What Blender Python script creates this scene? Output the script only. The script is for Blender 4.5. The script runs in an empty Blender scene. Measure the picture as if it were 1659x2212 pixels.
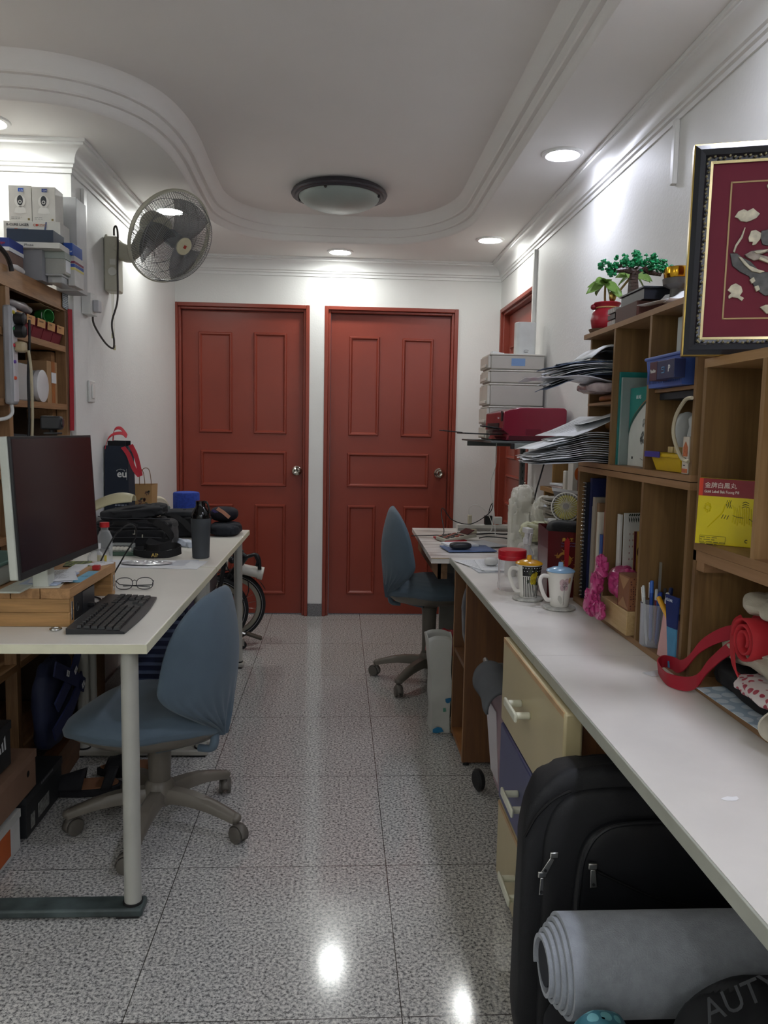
import bpy, math, random
from mathutils import Vector, Matrix, noise, geometry
S = bpy.context.scene
COL = S.collection
PI = math.pi

# ------------------------------------------------ camera, light, exposure
F, PITCH, YAW, ROLL, CAMH = 1699.2, .1037, .0576, .0186, 1.25      # focal length in pixels of the 1659x2212 frame
_cy, _sy, _cp, _sp = math.cos(YAW), math.sin(YAW), math.cos(PITCH), math.sin(PITCH)
_f = Vector((_sy*_cp, _cy*_cp, -_sp)); _r0 = Vector((_cy, -_sy, 0)); _u0 = _r0.cross(_f)
_r = _r0*math.cos(ROLL)+_u0*math.sin(ROLL); _u = _u0*math.cos(ROLL)-_r0*math.sin(ROLL)
CAMP = Vector((0, 0, CAMH))
cd = bpy.data.cameras.new('camera'); cam = bpy.data.objects.new('camera', cd); COL.objects.link(cam)
cam.matrix_world = Matrix(((_r.x, _u.x, -_f.x, 0), (_r.y, _u.y, -_f.y, 0), (_r.z, _u.z, -_f.z, CAMH), (0, 0, 0, 1)))
cd.sensor_fit = 'VERTICAL'; cd.sensor_height = 24; cd.lens = F/2212*24; cd.clip_start = .05
S.camera = cam
S.view_settings.view_transform = 'Standard'; S.view_settings.look = 'None'
S.view_settings.gamma = 1; S.view_settings.exposure = 1.2
S.view_settings.use_curve_mapping = False
LAMP_W = 72.0
FAR_W = 7.5
w = bpy.data.worlds.new('world'); S.world = w; w.use_nodes = True
w.node_tree.nodes['Background'].inputs[0].default_value = (.8, .85, 1, 1)
w.node_tree.nodes['Background'].inputs[1].default_value = .05

def at(px, py, x=None, y=None, z=None):
    """the point of the room seen at a photo pixel on the plane x=, y= or z="""
    d = _f+_r*((px-829.5)/F)-_u*((py-1106)/F)
    if x is not None: t = (x-CAMP.x)/d.x
    elif y is not None: t = (y-CAMP.y)/d.y
    else: t = (z-CAMP.z)/d.z
    return CAMP+d*t

# ------------------------------------------------ materials
def lin(c): return c/12.92 if c <= .04045 else ((c+.055)/1.055)**2.4
def hx(h, a=1): return tuple(lin(int(h[i:i+2], 16)/255) for i in (0, 2, 4))+(a,)
MATS = {}
def nm(name):
    m = bpy.data.materials.new(name); m.use_nodes = True
    nt = m.node_tree; b = nt.nodes['Principled BSDF']
    return m, nt, b
def mat(h, rough=.5, metal=0, var=.06, ns=12, bump=0, bs=200, trans=0, emis=0, spec=.5, coat=0, alpha=1, sheen=0, ior=1.45):
    k = (h, rough, metal, var, ns, bump, bs, trans, emis, spec, coat, alpha, sheen)
    if k in MATS: return MATS[k]
    m, nt, b = nm('surface_'+h)
    c = hx(h); N = nt.nodes; L = nt.links
    if var:
        tc = N.new('ShaderNodeTexCoord'); n = N.new('ShaderNodeTexNoise'); n.inputs['Scale'].default_value = ns; n.inputs['Detail'].default_value = 5
        L.new(tc.outputs['Object'], n.inputs['Vector'])
        r = N.new('ShaderNodeValToRGB'); r.color_ramp.elements[0].position = .3; r.color_ramp.elements[1].position = .7
        r.color_ramp.elements[0].color = tuple(max(0, v*(1-var*2)) for v in c[:3])+(1,)
        r.color_ramp.elements[1].color = tuple(min(1, v*(1+var)) for v in c[:3])+(1,)
        L.new(n.outputs['Fac'], r.inputs['Fac']); L.new(r.outputs['Color'], b.inputs['Base Color'])
    else: b.inputs['Base Color'].default_value = c
    b.inputs['Roughness'].default_value = rough; b.inputs['Metallic'].default_value = metal
    b.inputs['Specular IOR Level'].default_value = spec
    b.inputs['Transmission Weight'].default_value = trans; b.inputs['Coat Weight'].default_value = coat
    b.inputs['Alpha'].default_value = alpha; b.inputs['IOR'].default_value = ior
    if sheen: b.inputs['Sheen Weight'].default_value = sheen
    if emis:
        b.inputs['Emission Color'].default_value = c; b.inputs['Emission Strength'].default_value = emis
    if bump:
        tc2 = N.new('ShaderNodeTexCoord'); n2 = N.new('ShaderNodeTexNoise'); n2.inputs['Scale'].default_value = bs; n2.inputs['Detail'].default_value = 3
        L.new(tc2.outputs['Object'], n2.inputs['Vector'])
        bp = N.new('ShaderNodeBump'); bp.inputs['Strength'].default_value = bump; bp.inputs['Distance'].default_value = .002
        L.new(n2.outputs['Fac'], bp.inputs['Height']); L.new(bp.outputs['Normal'], b.inputs['Normal'])
    MATS[k] = m
    return m
def wood(h1, h2, axis='Y', scale=6, rough=.5, stretch=.08, fine=1.0):
    k = ('wood', h1, h2, axis, scale, rough, stretch)
    if k in MATS: return MATS[k]
    m, nt, b = nm('wood_'+h1); N = nt.nodes; L = nt.links
    tc = N.new('ShaderNodeTexCoord'); mp = N.new('ShaderNodeMapping')
    s = {'X': (stretch, 1, 1), 'Y': (1, stretch, 1), 'Z': (1, 1, stretch)}[axis]; mp.inputs['Scale'].default_value = s
    L.new(tc.outputs['Object'], mp.inputs['Vector'])
    n = N.new('ShaderNodeTexNoise'); n.inputs['Scale'].default_value = scale*5; n.inputs['Detail'].default_value = 8; n.inputs['Distortion'].default_value = 1.2
    n3 = N.new('ShaderNodeTexNoise'); n3.inputs['Scale'].default_value = scale*40; n3.inputs['Detail'].default_value = 2
    L.new(mp.outputs['Vector'], n.inputs['Vector']); L.new(mp.outputs['Vector'], n3.inputs['Vector'])
    mx = N.new('ShaderNodeMath'); mx.operation = 'MULTIPLY_ADD'; mx.inputs[1].default_value = .35; 
    L.new(n3.outputs['Fac'], mx.inputs[0]); 
    sub = N.new('ShaderNodeMath'); sub.operation = 'SUBTRACT'; sub.inputs[1].default_value = .17
    L.new(n.outputs['Fac'], sub.inputs[0]); L.new(sub.outputs[0], mx.inputs[2])
    r = N.new('ShaderNodeValToRGB'); r.color_ramp.elements[0].position = .3; r.color_ramp.elements[1].position = .7
    r.color_ramp.elements[0].color = hx(h2); r.color_ramp.elements[1].color = hx(h1)
    L.new(mx.outputs[0], r.inputs['Fac']); L.new(r.outputs['Color'], b.inputs['Base Color']); b.inputs['Roughness'].default_value = rough
    MATS[k] = m
    return m
def stripes(h1, h2, axis, freq, duty=.5, rough=.5, coord='Object'):
    m, nt, b = nm('striped_'+h1); N = nt.nodes; L = nt.links
    tc = N.new('ShaderNodeTexCoord'); sp = N.new('ShaderNodeSeparateXYZ'); L.new(tc.outputs[coord], sp.inputs[0])
    a = N.new('ShaderNodeMath'); a.operation = 'MULTIPLY'; a.inputs[1].default_value = freq; L.new(sp.outputs[axis], a.inputs[0])
    f = N.new('ShaderNodeMath'); f.operation = 'FRACT'; L.new(a.outputs[0], f.inputs[0])
    c = N.new('ShaderNodeMath'); c.operation = 'LESS_THAN'; c.inputs[1].default_value = duty; L.new(f.outputs[0], c.inputs[0])
    mx = N.new('ShaderNodeMix'); mx.data_type = 'RGBA'; L.new(c.outputs[0], mx.inputs['Factor'])
    mx.inputs['A'].default_value = hx(h1); mx.inputs['B'].default_value = hx(h2)
    L.new(mx.outputs['Result'], b.inputs['Base Color']); b.inputs['Roughness'].default_value = rough
    return m
def dots(h1, h2, scale, thr=.25, rough=.5):
    m, nt, b = nm('dotted_'+h1); N = nt.nodes; L = nt.links
    tc = N.new('ShaderNodeTexCoord'); v = N.new('ShaderNodeTexVoronoi'); v.inputs['Scale'].default_value = scale; v.inputs['Randomness'].default_value = .3
    L.new(tc.outputs['Object'], v.inputs['Vector'])
    c = N.new('ShaderNodeMath'); c.operation = 'LESS_THAN'; c.inputs[1].default_value = thr; L.new(v.outputs['Distance'], c.inputs[0])
    mx = N.new('ShaderNodeMix'); mx.data_type = 'RGBA'; L.new(c.outputs[0], mx.inputs['Factor'])
    mx.inputs['A'].default_value = hx(h1); mx.inputs['B'].default_value = hx(h2)
    L.new(mx.outputs['Result'], b.inputs['Base Color']); b.inputs['Roughness'].default_value = rough
    return m
def clear(h='f4f6f6', rough=.05, a=.25, thin=True):
    """thin clear or frosted plastic: mix of see-through and glossy"""
    k = ('clear', h, rough, a)
    if k in MATS: return MATS[k]
    m, nt, b = nm('clear_plastic_'+h); N = nt.nodes; L = nt.links
    b.inputs['Base Color'].default_value = hx(h); b.inputs['Roughness'].default_value = rough
    lw = N.new('ShaderNodeLayerWeight'); lw.inputs['Blend'].default_value = .35
    mr = N.new('ShaderNodeMapRange'); mr.inputs['To Min'].default_value = a; mr.inputs['To Max'].default_value = min(1, a+.55)
    L.new(lw.outputs['Facing'], mr.inputs['Value']); L.new(mr.outputs[0], b.inputs['Alpha'])
    MATS[k] = m
    return m

# ------------------------------------------------ mesh builder
class MB:
    def __init__(s): s.v = []; s.f = []
    def add(s, vs, fs):
        o = len(s.v); s.v += [Vector(v) for v in vs]; s.f += [tuple(i+o for i in f) for f in fs]; return s
    def box(s, a, b):
        x0, y0, z0 = a; x1, y1, z1 = b
        if x0 > x1: x0, x1 = x1, x0
        if y0 > y1: y0, y1 = y1, y0
        if z0 > z1: z0, z1 = z1, z0
        return s.add([(x0, y0, z0), (x1, y0, z0), (x1, y1, z0), (x0, y1, z0), (x0, y0, z1), (x1, y0, z1), (x1, y1, z1), (x0, y1, z1)],
                     [(0, 3, 2, 1), (4, 5, 6, 7), (0, 1, 5, 4), (1, 2, 6, 5), (2, 3, 7, 6), (3, 0, 4, 7)])
    def obox(s, c, size, rz=0, rx=0, ry=0):
        M = Matrix.Translation(c) @ Matrix.Rotation(rz, 4, 'Z') @ Matrix.Rotation(ry, 4, 'Y') @ Matrix.Rotation(rx, 4, 'X')
        t = MB().box((-size[0]/2, -size[1]/2, -size[2]/2), (size[0]/2, size[1]/2, size[2]/2))
        return s.add([M @ v for v in t.v], t.f)
    def quadbox(s, q, th):
        """solid from a quad of 4 points, thickened by vector th"""
        q = [Vector(p) for p in q]; th = Vector(th)
        return s.add(q+[p+th for p in q], [(0, 1, 2, 3), (7, 6, 5, 4), (0, 4, 5, 1), (1, 5, 6, 2), (2, 6, 7, 3), (3, 7, 4, 0)])
    def cyl(s, p0, p1, r0, r1=None, n=16, caps=True):
        return s.tube([p0, p1], [r0, r0 if r1 is None else r1], n, caps)
    def tube(s, pts, r, n=8, caps=True, closed=False, flat=1, up=None):
        pts = [Vector(p) for p in pts]; k = len(pts)
        rs = r if isinstance(r, (list, tuple)) else [r]*k
        o = len(s.v); prev = None
        for i, p in enumerate(pts):
            if closed: d = pts[(i+1) % k]-pts[i-1]
            else: d = pts[min(i+1, k-1)]-pts[max(i-1, 0)]
            if d.length < 1e-9: d = Vector((0, 0, 1))
            d.normalize()
            if prev is None:
                a = Vector(up) if up is not None else (Vector((0, 0, 1)) if abs(d.z) < .9 else Vector((1, 0, 0)))
                prev = a
            e1 = d.cross(prev)
            if e1.length < 1e-6: e1 = d.orthogonal()
            e1.normalize(); e2 = e1.cross(d).normalized(); prev = e2
            for j in range(n):
                t = 2*PI*j/n
                s.v.append(p+e1*(math.cos(t)*rs[i])+e2*(math.sin(t)*rs[i]*flat))
        for i in range(k if closed else k-1):
            for j in range(n):
                a = o+i*n+j; b = o+i*n+(j+1) % n; c = o+((i+1) % k)*n+(j+1) % n; d_ = o+((i+1) % k)*n+j
                s.f.append((a, b, c, d_))
        if caps and not closed:
            s.f.append(tuple(o+j for j in reversed(range(n)))); s.f.append(tuple(o+(k-1)*n+j for j in range(n)))
        return s
    def lathe(s, prof, c=(0, 0, 0), n=32, axis=(0, 0, 1), a0=0, a1=2*PI, cap=False):
        ax = Vector(axis).normalized(); e1 = ax.orthogonal().normalized() if abs(ax.z) < .999 else Vector((1, 0, 0)); e2 = ax.cross(e1)
        c = Vector(c); o = len(s.v); full = abs(a1-a0-2*PI) < 1e-6; m = n if full else n+1
        for (r, z) in prof:
            for j in range(m):
                t = a0+(a1-a0)*j/n
                s.v.append(c+ax*z+(e1*math.cos(t)+e2*math.sin(t))*r)
        for i in range(len(prof)-1):
            for j in range(n):
                j2 = (j+1) % m
                s.f.append((o+i*m+j, o+i*m+j2, o+(i+1)*m+j2, o+(i+1)*m+j))
        if full and cap:
            if prof[0][0] > 1e-5: s.f.append(tuple(o+j for j in reversed(range(n))))
            if prof[-1][0] > 1e-5: s.f.append(tuple(o+(len(prof)-1)*m+j for j in range(n)))
        return s
    def grid(s, fn, nu, nv, closeu=False, closev=False):
        o = len(s.v); mu = nu if closeu else nu+1; mv = nv if closev else nv+1
        for i in range(mu):
            for j in range(mv): s.v.append(Vector(fn(i/nu, j/nv)))
        for i in range(nu):
            for j in range(nv):
                i2 = (i+1) % mu; j2 = (j+1) % mv
                s.f.append((o+i*mv+j, o+i2*mv+j, o+i2*mv+j2, o+i*mv+j2))
        return s
    def prism(s, poly, d, org=(0, 0, 0), ex=(1, 0, 0), ey=(0, 1, 0)):
        """polygon in plane (ex,ey) at org, extruded by vector d"""
        ex = Vector(ex); ey = Vector(ey); org = Vector(org); d = Vector(d); o = len(s.v); k = len(poly)
        for (a, b) in poly: s.v.append(org+ex*a+ey*b)
        for (a, b) in poly: s.v.append(org+ex*a+ey*b+d)
        s.f.append(tuple(o+i for i in reversed(range(k)))); s.f.append(tuple(o+k+i for i in range(k)))
        for i in range(k): s.f.append((o+i, o+(i+1) % k, o+k+(i+1) % k, o+k+i))
        return s
    def ball(s, c, r, n=12, sc=(1, 1, 1)):
        c = Vector(c)
        return s.grid(lambda u, v: c+Vector((math.cos(2*PI*u)*math.sin(PI*(.001+.998*v))*sc[0], math.sin(2*PI*u)*math.sin(PI*(.001+.998*v))*sc[1], math.cos(PI*(.001+.998*v))*sc[2]))*r, n, max(6, n//2), closeu=True)
    def blob(s, c, size, e=.5, n=36, amp=0, freq=6, seed=0, rz=0, fn=None, rx=0, ry=0, fold=0, ff=16):
        """rounded, slightly crumpled solid (superellipsoid)"""
        M = Matrix.Translation(c) @ Matrix.Rotation(rz, 4, 'Z') @ Matrix.Rotation(ry, 4, 'Y') @ Matrix.Rotation(rx, 4, 'X')
        def sg(x, p): return math.copysign(abs(x)**p, x)
        def g(u, v):
            a = 2*PI*u; b = PI*(.002+.996*v)
            q = Vector((sg(math.cos(a), e)*sg(math.sin(b), e)*size[0]/2, sg(math.sin(a), e)*sg(math.sin(b), e)*size[1]/2, sg(math.cos(b), e)*size[2]/2))
            if fn: q = Vector(fn(q))
            if amp:
                k = noise.noise_vector(q*freq+Vector((seed, seed*.7, 0)))+.5*noise.noise_vector(q*freq*2.3+Vector((seed, 0, 9)))
                q = q+k*amp
            if fold:
                w_ = q*ff+Vector((seed*1.3, 2, seed)); d_ = noise.noise(w_*.5)*1.5
                k2 = abs(noise.noise(w_+Vector((d_, d_, 0))))+.5*abs(noise.noise(w_*2.1))
                q = q-q.normalized()*(fold*(1-min(1, k2*2.6)))
            q = M @ q
            if q.z < c[2]-size[2]/2: q.z = c[2]-size[2]/2
            return q
        return s.grid(g, n, n//2, closeu=True)
    def strap(s, pts, w, th=.0015, side=(0, 0, 1)):
        """flat ribbon along points; side: width direction (one vector or one per point)"""
        pts = [Vector(p) for p in pts]; k = len(pts); o = len(s.v)
        for i, p in enumerate(pts):
            sd = Vector(side[i] if isinstance(side[0], (tuple, list, Vector)) else side).normalized()
            d = (pts[min(i+1, k-1)]-pts[max(i-1, 0)]).normalized(); nn = d.cross(sd)
            nn = nn.normalized() if nn.length > 1e-6 else d.orthogonal().normalized()
            for a, b in ((-1, -1), (1, -1), (1, 1), (-1, 1)): s.v.append(p+sd*(a*w/2)+nn*(b*th/2))
        for i in range(k-1):
            for j in range(4):
                s.f.append((o+i*4+j, o+i*4+(j+1) % 4, o+i*4+4+(j+1) % 4, o+i*4+4+j))
        s.f.append((o+3, o+2, o+1, o)); s.f.append(tuple(o+(k-1)*4+j for j in range(4)))
        return s
    def sheet(s, c, w, d, rz=0, th=.0006, curl=0, droop=0, seed=0, amp=0, tilt=0, n=8, rx=0):
        """paper sheet lying about level: w along local x, d along local y"""
        M = Matrix.Translation(c) @ Matrix.Rotation(rz, 4, 'Z') @ Matrix.Rotation(tilt, 4, 'Y') @ Matrix.Rotation(rx, 4, 'X')
        def g(u, v, o):
            x = (u-.5)*w; y = (v-.5)*d
            z = curl*(2*(u-.5))**2-droop*(max(0, .5-u)*2)**2+o
            if amp: z += noise.noise(Vector((x*14+seed, y*14, seed)))*amp
            return M @ Vector((x, y, z))
        o0 = len(s.v); m = n+1
        for o in (0, th):
            for i in range(m):
                for j in range(m): s.v.append(g(i/n, j/n, o))
        k = m*m
        for i in range(n):
            for j in range(n):
                a = o0+i*m+j
                s.f.append((a, a+1, a+m+1, a+m)); s.f.append((a+k, a+m+k, a+m+1+k, a+1+k))
        for i in range(n):
            a = o0+i*m; s.f.append((a, a+m, a+m+k, a+k)); a = o0+i*m+n; s.f.append((a+m, a, a+k, a+m+k))
            a = o0+i; s.f.append((a+1, a, a+k, a+1+k)); a = o0+n*m+i; s.f.append((a, a+1, a+1+k, a+k))
        return s
    def xf(s, M):
        s.v = [M @ v for v in s.v]; return s

def smooth_pts(pts, n=6, closed=False):
    pts = [Vector(p) for p in pts]; out = []; k = len(pts)
    rng = range(k) if closed else range(k-1)
    for i in rng:
        p0 = pts[i-1] if (closed or i > 0) else pts[0]; p1 = pts[i]; p2 = pts[(i+1) % k]; p3 = pts[(i+2) % k] if (closed or i+2 < k) else pts[-1]
        for j in range(n):
            t = j/n
            out.append(.5*((2*p1)+(p2-p0)*t+(2*p0-5*p1+4*p2-p3)*t*t+(3*p1-p0-3*p2+p3)*t**3))
    if not closed: out.append(pts[-1])
    return out

WORLD_ROOTS = []
def mkmesh(name, mb, m, smooth=True, bev=0, ang=35, sub=0, solid=0):
    me = bpy.data.meshes.new(name); me.from_pydata([tuple(v) for v in mb.v], [], mb.f); me.validate()
    me.materials.append(m)
    if smooth:
        me.polygons.foreach_set('use_smooth', [True]*len(me.polygons))
        me.set_sharp_from_angle(angle=math.radians(ang))
    o = bpy.data.objects.new(name, me); COL.objects.link(o)
    if solid:
        md = o.modifiers.new('thickness', 'SOLIDIFY'); md.thickness = solid; md.offset = 0
    if bev:
        md = o.modifiers.new('edge', 'BEVEL'); md.width = bev; md.segments = 2; md.limit_method = 'ANGLE'; md.angle_limit = .6
        md.harden_normals = False
    if sub:
        md = o.modifiers.new('soft', 'SUBSURF'); md.levels = sub; md.render_levels = sub
    return o
def part(parent, name, mb, m, label=None, **k):
    o = mkmesh(name, mb, m, **k); o.parent = parent
    if label: o['label'] = label
    return o
def tag(o, label, cat, group=None, kind=None):
    if kind != 'structure':
        o['label'] = label; o['category'] = cat
    if group: o['group'] = group
    if kind: o['kind'] = kind
    return o
def thing(name, label, cat, group=None, loc=None, rz=0, kind=None):
    o = bpy.data.objects.new(name, None); COL.objects.link(o); o.empty_display_size = .05
    tag(o, label, cat, group, kind)
    if loc is None: WORLD_ROOTS.append(o)
    else: o.location = loc; o.rotation_euler = (0, 0, rz)
    return o
def solo(name, mb, m, label, cat, group=None, kind=None, **k):
    o = mkmesh(name, mb, m, **k); tag(o, label, cat, group, kind); WORLD_ROOTS.append(o); return o
def struct(name, mb, m, parent=None, **k):
    o = mkmesh(name, mb, m, **k)
    if parent: o.parent = parent
    else: o['kind'] = 'structure'
    return o
def family(o):
    out = [o]
    for c in o.children: out += family(c)
    return out
def settle(o):
    """put a thing's origin at its base centre"""
    if o not in WORLD_ROOTS: return o
    WORLD_ROOTS.remove(o)
    ms = [c for c in family(o) if c.type == 'MESH' and len(c.data.vertices)]
    vs = [v.co for c in ms for v in c.data.vertices]
    if not vs: return o
    lo = [min(v[i] for v in vs) for i in range(3)]; hi = [max(v[i] for v in vs) for i in range(3)]
    b = Vector(((lo[0]+hi[0])/2, (lo[1]+hi[1])/2, lo[2]))
    T = Matrix.Translation(-b)
    for me in {c.data for c in ms}: me.transform(T)
    o.location = o.location+b
    return o
def copy_tree(o, parent=None):
    c = o.copy(); COL.objects.link(c); c.parent = parent
    for ch in o.children: copy_tree(ch, c)
    return c
def again(o, loc, label, rz=None, name=None):
    c = copy_tree(o); c.location = loc; c['label'] = label
    if rz is not None: c.rotation_euler = (0, 0, rz)
    return c
def text(parent, s, size, org, ex, ey, m, name='lettering', ext=.0004, bold=0, align='LEFT', sx=1, label=None):
    cu = bpy.data.curves.new(name, 'FONT'); cu.body = s; cu.size = size; cu.extrude = ext; cu.align_x = align; cu.offset = bold; cu.resolution_u = 3
    t = bpy.data.objects.new(name, cu); COL.objects.link(t)
    bpy.context.view_layer.update()
    me = bpy.data.meshes.new_from_object(t.evaluated_get(bpy.context.evaluated_depsgraph_get()))
    bpy.data.objects.remove(t); bpy.data.curves.remove(cu)
    ex = Vector(ex).normalized(); ey = Vector(ey).normalized(); ez = ex.cross(ey).normalized(); ex = ex*sx
    M = Matrix(((ex.x, ey.x, ez.x, org[0]), (ex.y, ey.y, ez.y, org[1]), (ex.z, ey.z, ez.z, org[2]), (0, 0, 0, 1)))
    me.transform(M); me.materials.clear(); me.materials.append(m)
    o = bpy.data.objects.new(name, me); COL.objects.link(o); o.parent = parent
    if label: o['label'] = label
    return o
# ------------------------------------------------ the room
XL, XR, YB, YN, XF = -1.06, 1.04, 5.2, -1.9, -2.9       # left wall, right wall, back wall, wall behind, far left wall
YC = 3.25                                               # where the left wall turns the corner
ZR, ZC = 2.33, 2.465                                    # ceiling border and raised ceiling

def floor_mat():
    m, nt, b = nm('granite_tiles'); N = nt.nodes; L = nt.links
    tc = N.new('ShaderNodeTexCoord')
    n1 = N.new('ShaderNodeTexNoise'); n1.inputs['Scale'].default_value = 125; n1.inputs['Detail'].default_value = 5; n1.inputs['Roughness'].default_value = .75
    L.new(tc.outputs['Object'], n1.inputs['Vector'])
    r = N.new('ShaderNodeValToRGB'); e = r.color_ramp.elements
    e[0].position = .38; e[0].color = hx('4a4a4a'); e[1].position = .45; e[1].color = hx('8c8b89')
    for p, c in ((.51, 'b4b2ae'), (.60, 'd6d4ce')):
        q = e.new(p); q.color = hx(c)
    L.new(n1.outputs['Fac'], r.inputs['Fac'])
    n2 = N.new('ShaderNodeTexNoise'); n2.inputs['Scale'].default_value = 3.0
    L.new(tc.outputs['Object'], n2.inputs['Vector'])
    sp = N.new('ShaderNodeSeparateXYZ'); L.new(tc.outputs['Object'], sp.inputs[0])
    outs = []
    for ax, off in ((0, .1485), (1, 1.5587)):
        a = N.new('ShaderNodeMath'); a.operation = 'SUBTRACT'; a.inputs[1].default_value = off-.5904*20; L.new(sp.outputs[ax], a.inputs[0])
        d = N.new('ShaderNodeMath'); d.operation = 'DIVIDE'; d.inputs[1].default_value = .5904; L.new(a.outputs[0], d.inputs[0])
        d2 = N.new('ShaderNodeMath'); d2.operation = 'ADD'; d2.inputs[1].default_value = .5; L.new(d.outputs[0], d2.inputs[0])
        f = N.new('ShaderNodeMath'); f.operation = 'FRACT'; L.new(d2.outputs[0], f.inputs[0])
        g = N.new('ShaderNodeMath'); g.operation = 'SUBTRACT'; g.inputs[1].default_value = .5; L.new(f.outputs[0], g.inputs[0])
        h = N.new('ShaderNodeMath'); h.operation = 'ABSOLUTE'; L.new(g.outputs[0], h.inputs[0])
        c = N.new('ShaderNodeMath'); c.operation = 'LESS_THAN'; c.inputs[1].default_value = .0019; L.new(h.outputs[0], c.inputs[0])
        outs.append(c)
    mxm = N.new('ShaderNodeMath'); mxm.operation = 'MAXIMUM'; L.new(outs[0].outputs[0], mxm.inputs[0]); L.new(outs[1].outputs[0], mxm.inputs[1])
    mx = N.new('ShaderNodeMix'); mx.data_type = 'RGBA'; L.new(mxm.outputs[0], mx.inputs['Factor'])
    L.new(r.outputs['Color'], mx.inputs['A']); mx.inputs['B'].default_value = hx('38332f')
    L.new(mx.outputs['Result'], b.inputs['Base Color'])
    b.inputs['Roughness'].default_value = .12; b.inputs['Specular IOR Level'].default_value = .7
    return m
GRANITE = floor_mat()
WALL = mat('e4e4e1', .55, var=.015, ns=3, bump=.35, bs=90)
CEIL = mat('e8e6e3', .7, var=.01, ns=3)
PLASTER = mat('e6e6e4', .4, var=.01, ns=3)
RED = mat('8a3c2d', .34, var=.05, ns=2.5)
WHITE = mat('e8e8e4', .5, var=.02)

struct('floor', MB().box((XF, YN, -.05), (XR+.1, YB+.1, 0)), GRANITE)
# walls: with the openings of the doors recessed
D1 = (-1.0697, -.2031); D2 = (-.1069, .7633); DH = 2.041
wb = MB()
wb.box((XL-.1, YB, DH), (XR+.1, YB+.12, 2.6))
wb.box((XL-.1, YB, 0), (D1[0], YB+.12, DH)); wb.box((D1[1], YB, 0), (D2[0], YB+.12, DH)); wb.box((D2[1], YB, 0), (XR+.1, YB+.12, DH))
struct('wall_back', wb, WALL, smooth=False)
wr = MB(); RY0, RY1, RH = 4.30, 5.19, 2.045
wr.box((XR, YN, 0), (XR+.12, RY0, 2.6)).box((XR, RY1, 0), (XR+.12, YB, 2.6)).box((XR, RY0, RH), (XR+.12, RY1, 2.6))
struct('wall_right', wr, WALL, smooth=False)
struct('wall_left', MB().box((XL-.1, YC, 0), (XL, YB, 2.6)), WALL, smooth=False)
struct('wall_left_return', MB().box((XF, YC, 0), (XL-.1, YC+.1, 2.6)), WALL, smooth=False)
struct('wall_far_left', MB().box((XF-.1, YN, 0), (XF, YC+.1, 2.6)), WALL, smooth=False)
struct('wall_behind', MB().box((XF-.1, YN-.1, 0), (XR+.12, YN, 2.6)), WALL, smooth=False)

# ceiling border with the curved opening of the raised tray
def arc(cx, cy, r, a0, a1, n=14, ry=None):
    return [(cx+r*math.cos(math.radians(a0+(a1-a0)*i/n)), cy+(ry or r)*math.sin(math.radians(a0+(a1-a0)*i/n))) for i in range(n+1)]
tray = [(.69, YN+.35)]+[(.69, 0+i*.5) for i in range(8)]
tray += arc(.22, 4.10, .47, 0, 90, 16, .64)
tray += [(0, 4.745), (-.15, 4.74)]
tray += arc(-.30, 4.20, .40, 90, 180, 14, .53)
tray += [(-.70, 4.0), (-.695, 3.75)]
tray += [tuple(p[:2]) for p in smooth_pts([(-.69, 3.55, 0), (-.70, 3.30, 0), (-.75, 3.08, 0), (-.86, 2.93, 0), (-1.02, 2.855, 0), (-1.25, 2.84, 0), (-1.6, 2.84, 0)], 5)]
tray += [(-2.6, 2.84), (-2.6, YN+.35)]
def offset(poly, d):
    out = []; k = len(poly)
    for i in range(k):
        a = Vector(poly[i-1]); b = Vector(poly[i]); c = Vector(poly[(i+1) % k])
        n1 = Vector((-(b-a).y, (b-a).x)).normalized(); n2 = Vector((-(c-b).y, (c-b).x)).normalized()
        m = n1+n2; m = m.normalized() if m.length > 1e-6 else n1
        s = 1/max(.5, m.dot(n1)); q = b+m*d*s; out.append((q.x, q.y))
    return out
prof = [(.0, ZR), (.004, ZR+.002), (.010, ZR+.009), (.014, ZR+.020), (.015, ZR+.034), (.030, ZR+.0345), (.034, ZR+.040), (.036, ZR+.072), (.052, ZR+.0725), (.056, ZR+.078), (.060, ZR+.100), (.068, ZR+.118), (.078, ZR+.130), (.084, ZC)]
rings = [[Vector((x, y, z)) for (x, y) in offset(tray, d)] for d, z in prof]
outer = [(XF-.1, YN-.1), (XR+.1, YN-.1), (XR+.1, YB+.1), (XF-.1, YB+.1)]
tris = geometry.tessellate_polygon([[Vector((x, y, 0)) for x, y in outer], [Vector((x, y, 0)) for x, y in tray]])
vs = [Vector((x, y, ZR)) for x, y in outer]+[Vector((x, y, ZR)) for x, y in tray]
cb = MB(); cb.add(vs, [tuple(t) for t in tris])
o0 = len(cb.v); k = len(tray)
for r_ in rings: cb.v += r_
for i in range(len(rings)-1):
    for j in range(k): cb.f.append((o0+i*k+j, o0+i*k+(j+1) % k, o0+(i+1)*k+(j+1) % k, o0+(i+1)*k+j))
cb.f.append(tuple(o0+(len(rings)-1)*k+j for j in range(k)))
struct('ceiling', cb, CEIL, ang=25)
struct('trim_3', MB().box((XF-.1, YN-.1, 2.6), (XR+.12, YB+.12, 2.66)), CEIL, smooth=False)

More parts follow.
